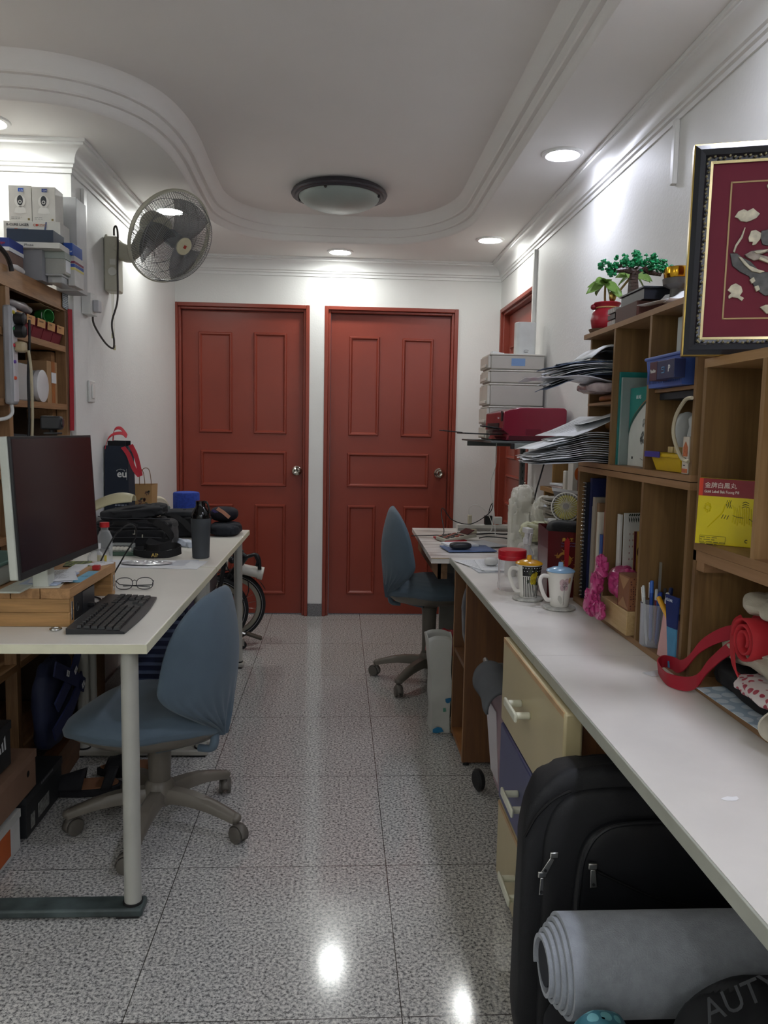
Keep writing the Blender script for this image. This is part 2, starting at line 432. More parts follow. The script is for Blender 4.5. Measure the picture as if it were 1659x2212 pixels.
# cornice running round the walls
path = [(XR, YN), (XR, YB), (XL, YB), (XL, YC), (XF, YC)]
cp = [(0, 2.222), (.006, 2.222), (.006, 2.238), (.014, 2.242), (.014, 2.252), (.022, 2.256), (.022, 2.263)]
cp += [(.022+.045*(1-math.cos(math.radians(a)))*1.0, 2.263+.045*math.sin(math.radians(a))) for a in range(15, 91, 15)]
cp += [(.072, 2.308), (.072, 2.316), (.080, 2.318), (.080, 2.331)]
cm = MB()
for (d, z) in cp:
    for i, (x, y) in enumerate(path):
        n1 = n2 = None
        if i > 0: t = Vector((x-path[i-1][0], y-path[i-1][1])).normalized(); n1 = Vector((-t.y, t.x))
        if i < len(path)-1: t = Vector((path[i+1][0]-x, path[i+1][1]-y)).normalized(); n2 = Vector((-t.y, t.x))
        nn = (n1 or Vector((0, 0)))+(n2 or Vector((0, 0)))
        if n1 is None: nn = n2
        elif n2 is None: nn = n1
        cm.v.append(Vector((x+nn.x*d, y+nn.y*d, z)))
L5 = len(path)
for i in range(len(cp)-1):
    for j in range(L5-1): cm.f.append((i*L5+j, i*L5+j+1, (i+1)*L5+j+1, (i+1)*L5+j))
struct('trim_1', cm, PLASTER, ang=30)

# granite skirting
sk = mat('7d7c7d', .3, var=.35, ns=160)
struct('baseboard_back', MB().box((D1[1]+.002, YB-.012, 0), (D2[0]-.002, YB, .085)).box((D2[1], YB-.012, 0), (XR, YB, .085)), sk)
struct('baseboard_left', MB().box((XL, YC, 0), (XL+.012, YB-.01, .085)), sk)
struct('baseboard_right', MB().box((XR-.012, YN, 0), (XR, RY0-.05, .085)), sk)
# conduits on the walls (white trunking)
TR = mat('dcdcd8', .4, var=.01)
struct('trim_4', MB().box((XR-.018, 4.255, 1.2), (XR, 4.28, 2.222)), TR, bev=.002)
o = solo('cable_trunking', MB().box((XR-.016, 2.49, 2.03), (XR, 2.515, 2.225)), TR, 'short white cable trunking running down from the cornice above the framed picture', 'trunking', bev=.003)
o = solo('cable_trunking', MB().box((XL, 3.36, 1.74), (XL+.014, 3.40, 2.20)), TR, 'long white cable trunking down the left wall ending at the fan socket box', 'trunking', bev=.003)

# doors
def ring_frame(mb, a, b, w, h, ex, ey, ez, org):
    """raised rectangular moulding from (a) to (b) in plane ex,ey, mitred, sloping profile"""
    (x0, y0), (x1, y1) = a, b
    pr = [(0, 0), (w*.25, h), (w*.6, h), (w, 0)]
    o0 = len(mb.v)
    for d, z in pr:
        for (x, y) in ((x0+d, y0+d), (x1-d, y0+d), (x1-d, y1-d), (x0+d, y1-d)):
            mb.v.append(org+ex*x+ey*y+ez*z)
    for i in range(3):
        for j in range(4): mb.f.append((o0+i*4+j, o0+i*4+(j+1) % 4, o0+(i+1)*4+(j+1) % 4, o0+(i+1)*4+j))
def door(n, org, ex, ez, W, Hh, panels, knob, deep=.05, fw=.04):
    ey = Vector((0, 0, 1)); ex = Vector(ex); ez = Vector(ez); org = Vector(org)
    root = bpy.data.objects.new('door_%d' % n, None); COL.objects.link(root); root['kind'] = 'structure'
    fr = MB()
    def slab(mb, x0, x1, z0, z1, d0, d1): mb.quadbox([org+ex*x0+ey*z0+ez*d0, org+ex*x1+ey*z0+ez*d0, org+ex*x1+ey*z1+ez*d0, org+ex*x0+ey*z1+ez*d0], ez*(d1-d0))
    for (x0, x1) in ((0, fw*.6), (W-fw*.6, W)):
        slab(fr, x0, x1, 0, Hh, -.1, .006)
    slab(fr, fw*.6, W-fw*.6, Hh-fw*.6, Hh, -.1, .006)
    slab(fr, fw*.6, fw, 0, Hh-fw*.6, -.1, -.012); slab(fr, W-fw, W-fw*.6, 0, Hh-fw*.6, -.1, -.012); slab(fr, fw, W-fw, Hh-fw, Hh-fw*.6, -.1, -.012)
    struct('door_frame', fr, RED, root, bev=.003)
    lf = MB(); slab(lf, fw+.002, W-fw-.002, .006, Hh-fw-.002, -deep-.035, -deep)
    leaf = struct('door_leaf', lf, RED, root, bev=.002)
    pm = MB()
    for a, b in panels: ring_frame(pm, a, b, .022, .011, ex, ey, ez, org+ez*(-deep))
    struct('panel_moulding', pm, RED, leaf, ang=20)
    kx, kz = knob; c = org+ex*kx+ey*kz+ez*(-deep)
    ch = mat('b9b4a8', .18, 1, var=0)
    kb = MB().lathe([(.032, 0), (.032, .006), (.018, .012), (.014, .03), (.018, .038), (.028, .046), (.030, .056), (.026, .066), (.016, .071), (.012, .069), (0.0, .069)], c, 28, ez)
    struct('door_knob', kb, ch, leaf)
def panels_px(rects, x0, Y):
    out = []
    for a in rects:
        p = at(a[0], a[3], y=Y); q = at(a[2], a[1], y=Y); out.append(((p.x-x0, p.z), (q.x-x0, q.z)))
    return out
Yl = YB+.05
k1 = at(641, 1017, y=Yl); k2 = at(948, 1022, y=Yl)
door(1, (D1[0], YB, 0), (1, 0, 0), (0, -1, 0), D1[1]-D1[0], DH, panels_px([(430, 718, 502, 934), (548, 720, 620, 937), (434, 975, 619, 1049), (434, 1089, 504, 1283), (550, 1090, 617, 1283)], D1[0], Yl), (k1.x-D1[0], k1.z))
door(2, (D2[0], YB, 0), (1, 0, 0), (0, -1, 0), D2[1]-D2[0], DH, panels_px([(752, 728, 821, 941), (865, 733, 937, 944), (749, 981, 926, 1052), (748, 1092, 811, 1283), (867, 1094, 927, 1283)], D2[0], Yl), (k2.x-D2[0], k2.z))
wd = RY1-RY0
pp = [((.11, 1.08), (.37, 1.80)), ((.52, 1.08), (.78, 1.80)), ((.11, .78), (.78, .98)), ((.11, .14), (.37, .68)), ((.52, .14), (.78, .68))]
door(3, (XR, RY1, 0), (0, -1, 0), (-1, 0, 0), wd, RH, pp, (wd-.06, .95))

# downlights; the last six are unseen, added to brighten the room
for i, (x, y, s_) in enumerate([(.85, 3.14, .6), (.832, 4.53, .7), (-.012, 4.95, .8), (-1.28, 3.03, .48), (-.867, 4.15, .7), (.85, 1.55, 1.35), (.85, -.2, 1.3), (-.2, -1.75, 1.7), (-1.6, -1.7, 1.6), (-2.74, 2.3, 2.6), (.85, -1.5, 1.6), (-2.75, -.8, 1.4)]):
    lab = ['round white recessed downlight over the framed picture and bonsai', 'round white recessed downlight in the back right ceiling corner', 'round white recessed downlight above the two red doors', 'round white recessed downlight cut by the left photo edge', 'round white recessed downlight seen through the wall fan grille'][i] if i < 5 else ['fifth','sixth','downlight straight above the near counter','unseen downlight added behind the viewer on the right','unseen downlight added behind the viewer at the centre','unseen downlight added left of and behind the viewer','unseen downlight added in the far left of the adjoining room','unseen downlight added in the rear right corner behind the viewer','unseen downlight added in the rear left corner behind the viewer'][min(8, i-3)]
    t = thing('ceiling_downlight', lab, 'light', 'recessed downlights on the ceiling border')
    part(t, 'trim_ring', MB().lathe([(.060, ZR-.006), (.066, ZR-.009), (.078, ZR-.006), (.081, ZR-.001), (.081, ZR+.0)], (x, y, 0), 40), PLASTER)
    em = mat('f8fbf8' if i not in (0, 5, 6, 10) else 'eaeeff', .5, var=0, emis=LAMP_W*s_)
    part(t, 'diffuser', MB().lathe([(.0, ZR-.0105), (.03, ZR-.0103), (.05, ZR-.0095), (.059, ZR-.008), (.061, ZR-.002)], (x, y, 0), 40), em, label='glowing white diffuser')
# ceiling dome lamp, switched off
t = thing('ceiling_lamp', 'unlit round ceiling lamp with frosted glass dome and dark ring', 'lamp')
cx, cy = -.018, 4.17; R0 = .245
part(t, 'mounting_ring', MB().lathe([(R0*.9, ZC), (R0*.97, ZC-.012), (R0, ZC-.026), (R0*.985, ZC-.034), (R0*.93, ZC-.034), (R0*.91, ZC-.040), (R0*.86, ZC-.040), (R0*.84, ZC-.034), (R0*.84, ZC-.01)], (cx, cy, 0), 56), mat('36333a', .45, 0, var=.08))
part(t, 'glass_dome', MB().lathe([(R0*.85*math.sin(a*PI/2), ZC-.030-.075*math.cos(a*PI/2)) for a in [i/10 for i in range(11)]], (cx, cy, 0), 56), mat('9aa5a0', .35, var=.03, ns=5))
for a in (.5, 2.1, 3.7, 5.3):
    part(t, 'clip', MB().ball((cx+R0*.85*math.cos(a-2.4), cy+R0*.85*math.sin(a-2.4), ZC-.042), .008), mat('3a3638', .4, .5, var=0))
# ------------------------------------------------ left desks
TZ = .72
DESK = mat('e6e3d8', .35, var=.03, ns=4)
EDGE = mat('dedcc0', .4, var=.06, ns=10)
LEG = mat('b4b4ab', .35, .2, var=.05, ns=6)
FOOT = mat('4c5756', .5, .1, var=.25, ns=14)
DX0, DX1 = -1.045, -.465
def desk(y0, y1, label):
    t = thing('office_desk', label, 'desk', 'white office desks on the left')
    top = part(t, 'tabletop', MB().box((DX0, y0+.002, TZ-.024), (DX1, y1-.002, TZ)), DESK, bev=.003)
    part(top, 'edge_band', MB().box((DX0, y0, TZ-.0235), (DX1, y0+.0018, TZ-.001)).box((DX1, y0, TZ-.0235), (DX1+.002, y1, TZ-.001)), EDGE)
    for yy in (y0+.045, y1-.045):
        for lx in (DX1-.052, DX0+.09):
            lg = part(t, 'leg', MB().cyl((lx, yy, .032), (lx, yy, TZ-.024), .0215, n=28), LEG)
            part(lg, 'collar', MB().cyl((lx, yy, .028), (lx, yy, .034), .0245, n=24), mat('1c1c1c', .5, var=0))
        part(t, 'foot_bar', MB().box((DX0+.02, yy-.032, .006), (DX1-.022, yy+.032, .028)), FOOT if yy < 2.0 else mat('a8a59a', .5), bev=.006, label='scuffed dark green foot bar' if yy < 2 else None)
        for gx in (DX0+.065, DX1-.06): part(t, 'glide', MB().box((gx-.028, yy-.027, 0), (gx+.028, yy+.027, .007)), mat('1c1c1c', .6, var=0))
    part(t, 'crossbar', MB().box((DX0+.10, y0+.07, TZ-.07), (DX0+.13, y1-.07, TZ-.024)), LEG)
    return t
desk(1.90, 2.985, 'white office desk with the monitor and keyboard, nearest on the left')
desk(2.99, 4.10, 'white office desk beyond the first, holding the black bags and flask')

# ------------------------------------------------ right counter, far desk
LAM = mat('e9e5df', .3, var=.035, ns=7)
ct = thing('counter', 'long white worktop running along the right wall towards the viewer', 'counter')
cx0, cx1 = .47, XR-.001
top = part(ct, 'worktop', MB().box((cx0+.004, 1.818, TZ-.022), (cx1, 3.262, TZ)).box((cx0+.004, -.6, TZ-.022), (cx1, 1.8165, TZ)), LAM, smooth=False)
part(top, 'edge_band', MB().box((cx0, -.6, TZ-.024), (cx0+.004, 1.8165, TZ-.0005)).box((cx0, 1.818, TZ-.024), (cx0+.004, 3.262, TZ-.0005)), mat('aeb0a4', .4), bev=.001)
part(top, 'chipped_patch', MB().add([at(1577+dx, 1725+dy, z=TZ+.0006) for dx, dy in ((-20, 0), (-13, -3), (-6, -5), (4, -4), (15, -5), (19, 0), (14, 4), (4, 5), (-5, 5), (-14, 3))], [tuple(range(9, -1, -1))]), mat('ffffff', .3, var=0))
def marble():
    m, nt, b = nm('marble_laminate'); N = nt.nodes; L = nt.links
    tc = N.new('ShaderNodeTexCoord'); mp = N.new('ShaderNodeMapping'); mp.inputs['Scale'].default_value = (1.2, 9, 1); mp.inputs['Rotation'].default_value = (0, 0, .2)
    n = N.new('ShaderNodeTexNoise'); n.inputs['Scale'].default_value = 2.2; n.inputs['Detail'].default_value = 8; n.inputs['Distortion'].default_value = 1.0
    L.new(tc.outputs['Object'], mp.inputs['Vector']); L.new(mp.outputs['Vector'], n.inputs['Vector'])
    r = N.new('ShaderNodeValToRGB'); r.color_ramp.elements[0].position = .33; r.color_ramp.elements[0].color = hx('9f958c'); r.color_ramp.elements[1].position = .56; r.color_ramp.elements[1].color = hx('e8e4de')
    L.new(n.outputs['Fac'], r.inputs['Fac']); L.new(r.outputs['Color'], b.inputs['Base Color']); b.inputs['Roughness'].default_value = .3
    return m
MARB = marble()
fd = thing('marble_desk', 'grey-veined marble-look desk joined to the far end of the counter', 'desk')
fp = part(fd, 'tabletop', MB().prism([(.392, 3.265), (1.03, 3.265), (1.03, 4.30), (.405, 4.30)], (0, 0, .022), (0, 0, TZ-.026)), MARB, smooth=False)
part(fp, 'chipped_edge', MB().box((.392, 3.262, TZ-.0045), (.468, 3.275, TZ-.0035)), wood('b79a68', '8a6c42', 'X', 20))
PLY = wood('8a6744', '6a4a2c', 'Y', 8)
part(fd, 'drawer_runner', MB().box((.43, 3.33, TZ-.105), (.443, 4.2, TZ-.026)).box((.43, 3.33, TZ-.105), (.47, 3.345, TZ-.03)), PLY, smooth=False, label='unfinished wooden runner')
part(fd, 'support_frame', MB().box((.50, 3.30, TZ-.13), (.56, 3.335, TZ-.026)).box((.50, 3.30, TZ-.13), (1.0, 3.33, TZ-.10)), mat('6f7674', .5, .3), bev=.002)
part(fd, 'end_panel', MB().box((.56, 4.24, 0), (1.02, 4.26, TZ-.026)).box((1.0, 3.3, 0), (1.02, 4.24, TZ-.026)), mat('8d8c86', .6), smooth=False)

# under-counter bookcase (open to the aisle)
BRN = wood('77502f', '62402a', 'Z', 6, stretch=.06)
BEDG = mat('9a7350', .5, var=.1)
bc = thing('bookcase', 'narrow brown open bookcase standing under the counter edge', 'bookcase')
by0, by1 = 2.823, 3.13
part(bc, 'side_panel', MB().box((.475, by0, .012), (.86, by0+.018, TZ-.024)), BRN, smooth=False)
part(bc, 'side_panel', MB().box((.475, by1-.018, .012), (.86, by1, TZ-.024)), BRN, smooth=False)
part(bc, 'back_panel', MB().box((.85, by0+.018, .012), (.86, by1-.018, TZ-.024)), BRN, smooth=False)
part(bc, 'bottom_shelf', MB().box((.475, by0+.018, .02), (.85, by1-.018, .038)), wood('a5713f', '8a5830', 'Y', 6), smooth=False)
part(bc, 'middle_shelf', MB().box((.478, by0+.018, .36), (.85, by1-.018, .378)), BRN, smooth=False)
part(bc, 'edge_strip', MB().box((.4735, by0, .012), (.475, by0+.018, TZ-.024)).box((.4735, by1-.018, .012), (.475, by1, TZ-.024)), BEDG, smooth=False)
for gx, gy in ((.49, by0+.01), (.84, by0+.01), (.49, by1-.01)): part(bc, 'glide', MB().cyl((gx, gy, 0), (gx, gy, .013), .012), mat('222222', .6, var=0))
o = solo('fabric_bag', MB().blob((.57, 3.005, .52), (.16, .165, .275), .6, amp=.012, freq=9, seed=3), mat('14192a', .85, sheen=.3), 'dark navy fabric bag pushed into the brown open bookcase', 'bag')
mg = []
for i in range(5):
    m_ = mat(['b9c0ba', 'aab4b0', 'c9c9c4', '9fa9a6', 'bfc6c2'][i], .5)
    q = MB().box((.482+.003*i, 2.845+i*.011, .3785), (.69, 2.851+i*.011, .58-.01*(i % 3)))
    solo('magazine', q, m_, ['pale magazine against the near side of the brown bookcase', 'second upright magazine in the brown bookcase', 'middle upright magazine of the five in the brown bookcase', 'fourth upright magazine in the brown bookcase', 'farthest upright magazine, beside the navy bag'][i], 'magazine', 'magazines in the brown bookcase', smooth=False)

# drawer unit
CREAM = mat('c2b48c', .3, var=.04, ns=5); CREAM_E = mat('c9a477', .4, var=.12, ns=20); NAVY = mat('454a72', .35, var=.04)
du = thing('drawer_cabinet', 'cabinet with alternating cream and blue drawer fronts under the counter', 'cabinet')
ux, uy0, uy1 = .456, 1.50, 2.09
part(du, 'carcass', MB().box((ux+.042, uy0+.018, .02), (.98, uy1-.004, TZ-.026)), BRN, smooth=False)
hs = [(.46, .693, CREAM, 'cream'), (.235, .452, NAVY, 'dark blue'), (.012, .228, CREAM, 'cream')]
for i, (z0, z1, m_, nm_) in enumerate(hs):
    d = part(du, 'drawer', MB().box((ux, uy0, z0), (ux+.04, uy1, z1)), m_, bev=.006, label=nm_+' drawer front')
    zc = (z0+z1)/2+.01; yc = 1.815
    part(d, 'handle', MB().box((ux-.042, yc-.062, zc-.011), (ux-.034, yc+.062, zc+.011)).cyl((ux-.036, yc-.042, zc), (ux+.001, yc-.042, zc), .0085).cyl((ux-.036, yc+.042, zc), (ux+.001, yc+.042, zc), .0085), mat('dcdcc8', .3, var=.02), bev=.004, label='white bar handle')
    if nm_ == 'cream':
        part(d, 'worn_edge', MB().box((ux-.0006, uy0+.006, z1-.012), (ux+.002, uy1-.006, z1-.0005)), CREAM_E)
part(du, 'foot', MB().box((ux+.06, uy0+.03, 0), (.97, uy1-.02, .021)), mat('2a1d16', .7))
kp = solo('kneehole_panel', MB().box((1.0, -.4, 0), (1.018, 1.50, TZ-.025)), BRN, 'brown wooden back panel under the near counter', 'panel', smooth=False)
kb_ = solo('support_panel', MB().box((.62, 1.475, 0), (1.0, 1.495, TZ-.025)), BRN, 'brown wooden side panel beside the cream drawers', 'panel', smooth=False)

# ------------------------------------------------ chairs
BLUE = mat('53636f', .85, var=.05, ns=9, bump=.25, bs=700, sheen=.15)
GREY = mat('6c665c', .38, var=.04)
CAST = mat('5f5a53', .45, var=.04)
def chair(label, seat_z, base_rot, leg_ids=5):
    """local: origin on the floor under the column, seat front towards +x, back at -x"""
    t = thing('office_chair', label, 'chair', 'blue covered office chairs', loc=(0, 0, 0))
    sz = seat_z
    hub = part(t, 'hub', MB().lathe([(.0, .075), (.045, .078), (.052, .10), (.045, .135), (.036, .15), (.034, .152)], n=32), GREY)
    part(t, 'column', MB().lathe([(.030, .14), (.033, .145), (.036, sz-.165), (.041, sz-.135), (.041, sz-.13)], n=32), GREY)
    for i in range(5):
        a = base_rot+i*2*PI/5; c, s_ = math.cos(a), math.sin(a)
        lg = MB()
        def sec(u):
            r = .035+u*.235; zt = .128-.045*u**1.6+.006*math.sin(u*PI); w_ = .027-.008*u; h = .042-.018*u
            return r, zt, w_, h
        n_ = 10
        for q in range(n_+1):
            r, zt, w_, h = sec(q/n_)
            for (lx, lz) in ((-w_, zt-h), (-w_, zt-h*.35), (-w_*.6, zt), (w_*.6, zt), (w_, zt-h*.35), (w_, zt-h)):
                lg.v.append(Vector((c*r-s_*lx, s_*r+c*lx, lz)))
        for q in range(n_):
            for j in range(6): lg.f.append((q*6+j, q*6+(j+1) % 6, (q+1)*6+(j+1) % 6, (q+1)*6+j))
        lg.f.append(tuple(range(5, -1, -1))); lg.f.append(tuple(n_*6+j for j in range(6)))
        lg.ball((c*.268, s_*.268, .071), .019, 12, (1, 1, .75))
        L_ = part(t, 'leg', lg, GREY, ang=50)
        w0 = Vector((c*.268, s_*.268, 0)); wa = a+2.2+i*1.1; ax = Vector((math.cos(wa), math.sin(wa), 0)); off = Vector((-ax.y, ax.x, 0))*.014
        cs = MB().cyl(w0+Vector((0, 0, .045)), w0+Vector((0, 0, .066)), .008)
        cs.grid(lambda u, v: w0+off+ax*((v-.5)*.026)+(Vector((0, 0, 1))*math.cos((u-.5)*PI*1.1)+off.normalized()*math.sin((u-.5)*PI*1.1))*.0285+Vector((0, 0, .026)), 14, 2)
        k_ = part(L_, 'caster', cs, CAST, solid=.003)
        wh = MB()
        for sg in (-1, 1): wh.lathe([(.0, .0), (.020, .001), (.0245, .004), (.0255, .008), (.0255, .014), (.020, .016), (0, .016)], w0+off+ax*(sg*.004)+Vector((0, 0, .0257)), 24, ax*sg)
        k2 = part(k_, 'wheel', wh, CAST) if False else part(L_, 'wheel', wh, CAST)
    # seat pan (grey shell below)
    def outline(th):                                     # teardrop seat seen from above
        c, s_ = math.cos(th), math.sin(th)
        x = .265*math.copysign(abs(c)**.75, c) if c > 0 else -.215*abs(c)**1.0
        y = .24*math.copysign(abs(s_)**.72, s_)*(1 if c > 0 else (1-.62*abs(c)**1.5))
        return x+.0, y
    pan = MB()
    def panf(u, v):
        th = 2*PI*u; x, y = outline(th); k = [1.0, .97, .80, .45, .22, .12][min(5, int(v*5+.5))]; zz = [0, -.022, -.05, -.068, -.085, -.10][min(5, int(v*5+.5))]
        return (x*k*.97-.012*(1-k), y*k*.97, sz-.045+zz-(.02*max(0, -x*k/.25)))
    pan.grid(panf, 48, 5, closeu=True); pan.f.append(tuple(i*6+5 for i in range(48)))
    part(t, 'seat_shell', pan, GREY, ang=60)
    def wr(x, y, z0x, z0y):
        dx, dy = x-z0x, y-z0y; r = math.hypot(dx, dy); return math.sin(math.atan2(dy, dx)*26)*math.exp(-r/.13)
    def seatf(u, v):
        th = 2*PI*u; x, y = outline(th)
        prof_ = [(0, .012), (.3, .012), (.6, .008), (.82, 0), (.95, -.016), (1.0, -.036), (.985, -.055), (.93, -.064), (.6, -.066)]
        f_ = v*(len(prof_)-1); i_ = min(int(f_), len(prof_)-2); q_ = f_-i_
        k = prof_[i_][0]*(1-q_)+prof_[i_+1][0]*q_; zz = prof_[i_][1]*(1-q_)+prof_[i_+1][1]*q_
        X, Y = x*k, y*k
        z = sz+zz-.10*max(0, X/.235-.55)**2 - .05*max(0, -X/.25-.35)**1.2 + .0045*wr(X, Y, -.30, 0)*(1 if X < .1 else 0)
        return (X, Y, z)
    part(t, 'seat', MB().grid(seatf, 96, 32, closeu=True), BLUE, ang=80, label='seat in a stretch blue cover')
    # backrest
    H0, H1 = sz-.09, sz+.362
    def backf(u, v):
        th = 2*PI*u; tt = v; z = H0+(H1-H0)*tt
        wdt = .205*math.sin(PI*min(1, (.10+.90*tt))**.95*1.0 if tt < .55 else 0)
        if tt < .45: wdt = .022+.208*math.sin(tt/.45*PI/2)**1.35
        else: wdt = .23*max(0, 1-((tt-.45)/.5502)**3.4)**.45
        dep = .012+.030*math.sin(PI*min(1, max(0, tt*.92+.05)))
        if tt > .93: dep *= math.sqrt(max(0, 1-((tt-.93)/.0702)**2))
        cx_ = -.118-.045*math.sin(tt*PI*.9)-.035*tt**2-.055*(1-tt)**3-.010
        yy = wdt*math.sin(th); 
        cs = math.cos(th); xx = cx_+dep*math.copysign(abs(cs)**.8, cs)+2.45*yy*yy*(1-.55*tt)-.015
        xx += .006*math.sin(th*17+tt*3)*math.exp(-((tt-.02)/.16)**2) + .004*math.sin(th*29)*math.exp(-((tt-.12)/.2)**2)
        return (xx, yy, z)
    part(t, 'backrest', MB().grid(backf, 120, 48, closeu=True), BLUE, ang=80, label='backrest in a knotted stretch blue cover')
    kn = MB()
    kx, kz = -.172, sz-.07
    kn.tube(smooth_pts([(kx+.01, -.022, kz+.02), (kx-.022, -.012, kz+.024), (kx-.03, .010, kz+.006), (kx-.012, .022, kz-.012), (kx, .006, kz-.018), (kx-.02, -.016, kz-.004)], 5, True), .0135, 10, closed=True)
    kn.tube(smooth_pts([(kx, .01, kz), (kx-.02, .03, kz-.02), (kx-.012, .035, kz-.055), (kx+.03, .03, kz-.06)], 5), [.014]*10+[.012]*6, 10)
    kn.tube(smooth_pts([(kx+.01, -.015, kz), (kx+.02, -.05, kz-.018), (kx+.08, -.09, kz-.03), (kx+.13, -.12, kz-.035)], 5), .014, 10)
    kn.tube(smooth_pts([(kx+.01, .015, kz), (kx+.02, .05, kz-.018), (kx+.08, .09, kz-.03), (kx+.13, .12, kz-.035)], 5), .014, 10)
    part(t, 'knot', kn, BLUE, ang=80)
    return t
c1 = chair('blue covered office chair at the near left desk with its seat under the desk', .405, .44)
c1.location = (-.55, 2.40, 0); c1.rotation_euler = (0, 0, PI-.20)

c2 = chair('blue covered office chair at the marble desk, in front of the right-hand red door', .52, .28)
c2.location = (.455, 3.82, 0); c2.rotation_euler = (0, 0, 0)

# ------------------------------------------------ right shelving
SHF = wood('9d7855', '86643f', 'Y', 5, stretch=.05); SHE = wood('b58a66', 'a0744f', 'Z', 6)
SIN = wood('8a6b42', '745735', 'Z', 5, stretch=.05)
sx0, sx1 = .75, XR-.002; th = .013
def vboard(t, y, z0, z1, m=None): return part(t, 'upright', MB().box((sx0, y-th/2, z0), (sx1, y+th/2, z1)), m or SIN, smooth=False)
ra = thing('desktop_shelf_unit', 'brown wooden pigeonhole shelf on the counter with the plants on top', 'shelf')
part(ra, 'top_board', MB().box((sx0-.002, 1.638, 1.538), (sx1, 2.432, 1.552)), SHF, smooth=False)
part(ra, 'middle_board', MB().box((sx0-.002, 1.638, 1.152), (sx1, 2.432, 1.166)).box((sx0-.002, 1.638, 1.134), (sx1, 2.432, 1.150)), SHF, smooth=False)
part(ra, 'bottom_board', MB().box((sx0, 1.638, TZ+.0005), (sx1, 2.432, TZ+.016)), SHF, smooth=False)
part(ra, 'back_panel', MB().box((sx1-.004, 1.66, TZ+.016), (sx1, 2.42, 1.538)), SIN, smooth=False)
for y in (1.6455, 1.905, 2.158): vboard(ra, y, 1.166, 1.538)
part(ra, 'upright', MB().box((sx0+.02, 2.418, 1.166), (sx1, 2.431, 1.538)), SIN, smooth=False)
for y in (1.6455, 1.905, 2.165, 2.425): vboard(ra, y, TZ+.016, 1.134)
part(ra, 'small_shelf', MB().box((sx0+.015, 2.165, 1.335), (sx1-.004, 2.418, 1.343)), SHF, smooth=False)
part(ra, 'small_shelf', MB().box((sx0+.015, 1.653, 1.352), (sx1-.004, 1.898, 1.360)), SHF, smooth=False)
rb = thing('desktop_shelf_unit', 'brown wooden shelf unit on the counter with the yellow box, nearest on the right', 'shelf')
part(rb, 'top_board', MB().box((sx0, .7, 1.390), (sx1, 1.608, 1.408)), wood('b08a5e', '94703f', 'Y', 5), smooth=False)
part(rb, 'middle_board', MB().box((sx0, .7, 1.012), (sx1, 1.608, 1.030)).box((sx0, .7, .990), (sx0+.02, 1.608, 1.0115)), SHF, smooth=False)
part(rb, 'bottom_board', MB().box((sx0, .7, TZ+.0005), (sx1, 1.608, TZ+.018)), SHF, smooth=False)
part(rb, 'back_panel', MB().box((sx1-.004, .7, TZ+.018), (sx1, 1.608, 1.390)), SIN, smooth=False)
part(rb, 'upright', MB().box((sx0, 1.594, TZ+.018), (sx1, 1.608, 1.012)), wood('8c6c42', '5f4426', 'Z', 3, stretch=.12), smooth=False)
part(rb, 'upright', MB().box((sx0, 1.594, 1.030), (sx1, 1.608, 1.390)), SIN, smooth=False)
part(rb, 'upright', MB().box((sx0, 1.366, 1.030), (sx1, 1.380, 1.390)), wood('a58258', '8a673c', 'Z', 5), smooth=False)
part(rb, 'cleat', MB().box((sx0+.002, 1.56, .970), (sx0+.11, 1.594, .990)), SHF, smooth=False)

# ------------------------------------------------ left shelving (rough timber)
LW = wood('a87f55', '7d5a38', 'Y', 5); LWZ = wood('a07a52', '7a5836', 'Z', 5); DKW = mat('4a3826', .8)
fx = -1.08; bx = -1.50
ls = thing('timber_shelving_unit', 'rough timber shelving unit behind the monitor on the left', 'shelf')
part(ls, 'top_beam', MB().box((fx-.02, 1.9, 1.69), (fx, 3.238, 1.755)), LW, smooth=False)
part(ls, 'top_board', MB().box((bx, 1.9, 1.735), (fx-.02, 3.238, 1.753)), LW, smooth=False)
for y0 in (2.655, 3.205):
    part(ls, 'post', MB().box((fx-.04, y0, 0), (fx-.0005, y0+.032, 1.689)), LWZ, smooth=False)
part(ls, 'post', MB().box((bx, 3.205, 0), (bx+.035, 3.237, 1.735)), LWZ, smooth=False)
for z, hgt in ((1.535, .018), (1.310, .018), (1.075, .02), (.86, .02), (.42, .02), (.10, .02)):
    part(ls, 'shelf_board', MB().box((bx, 1.9, z), (fx-.018, 3.204, z+hgt-.002)), LW, smooth=False)
    part(ls, 'front_rail', MB().box((fx-.017, 2.688, z-.004), (fx+.001, 3.204, z+hgt)).box((fx-.017, 1.9, z-.004), (fx+.001, 2.654, z+hgt)), LW, smooth=False)
for z in (1.27, 1.49, 1.04):
    part(ls, 'cleat', MB().box((fx-.14, 3.165, z), (fx-.042, 3.204, z+.038)), LW, smooth=False)
part(ls, 'back_board', MB().box((bx-.012, 1.9, 0), (bx, 3.238, 1.735)), DKW, smooth=False)
part(ls, 'side_board', MB().box((bx+.036, 3.238, 0), (fx-.05, 3.246, 1.735)), DKW, smooth=False)
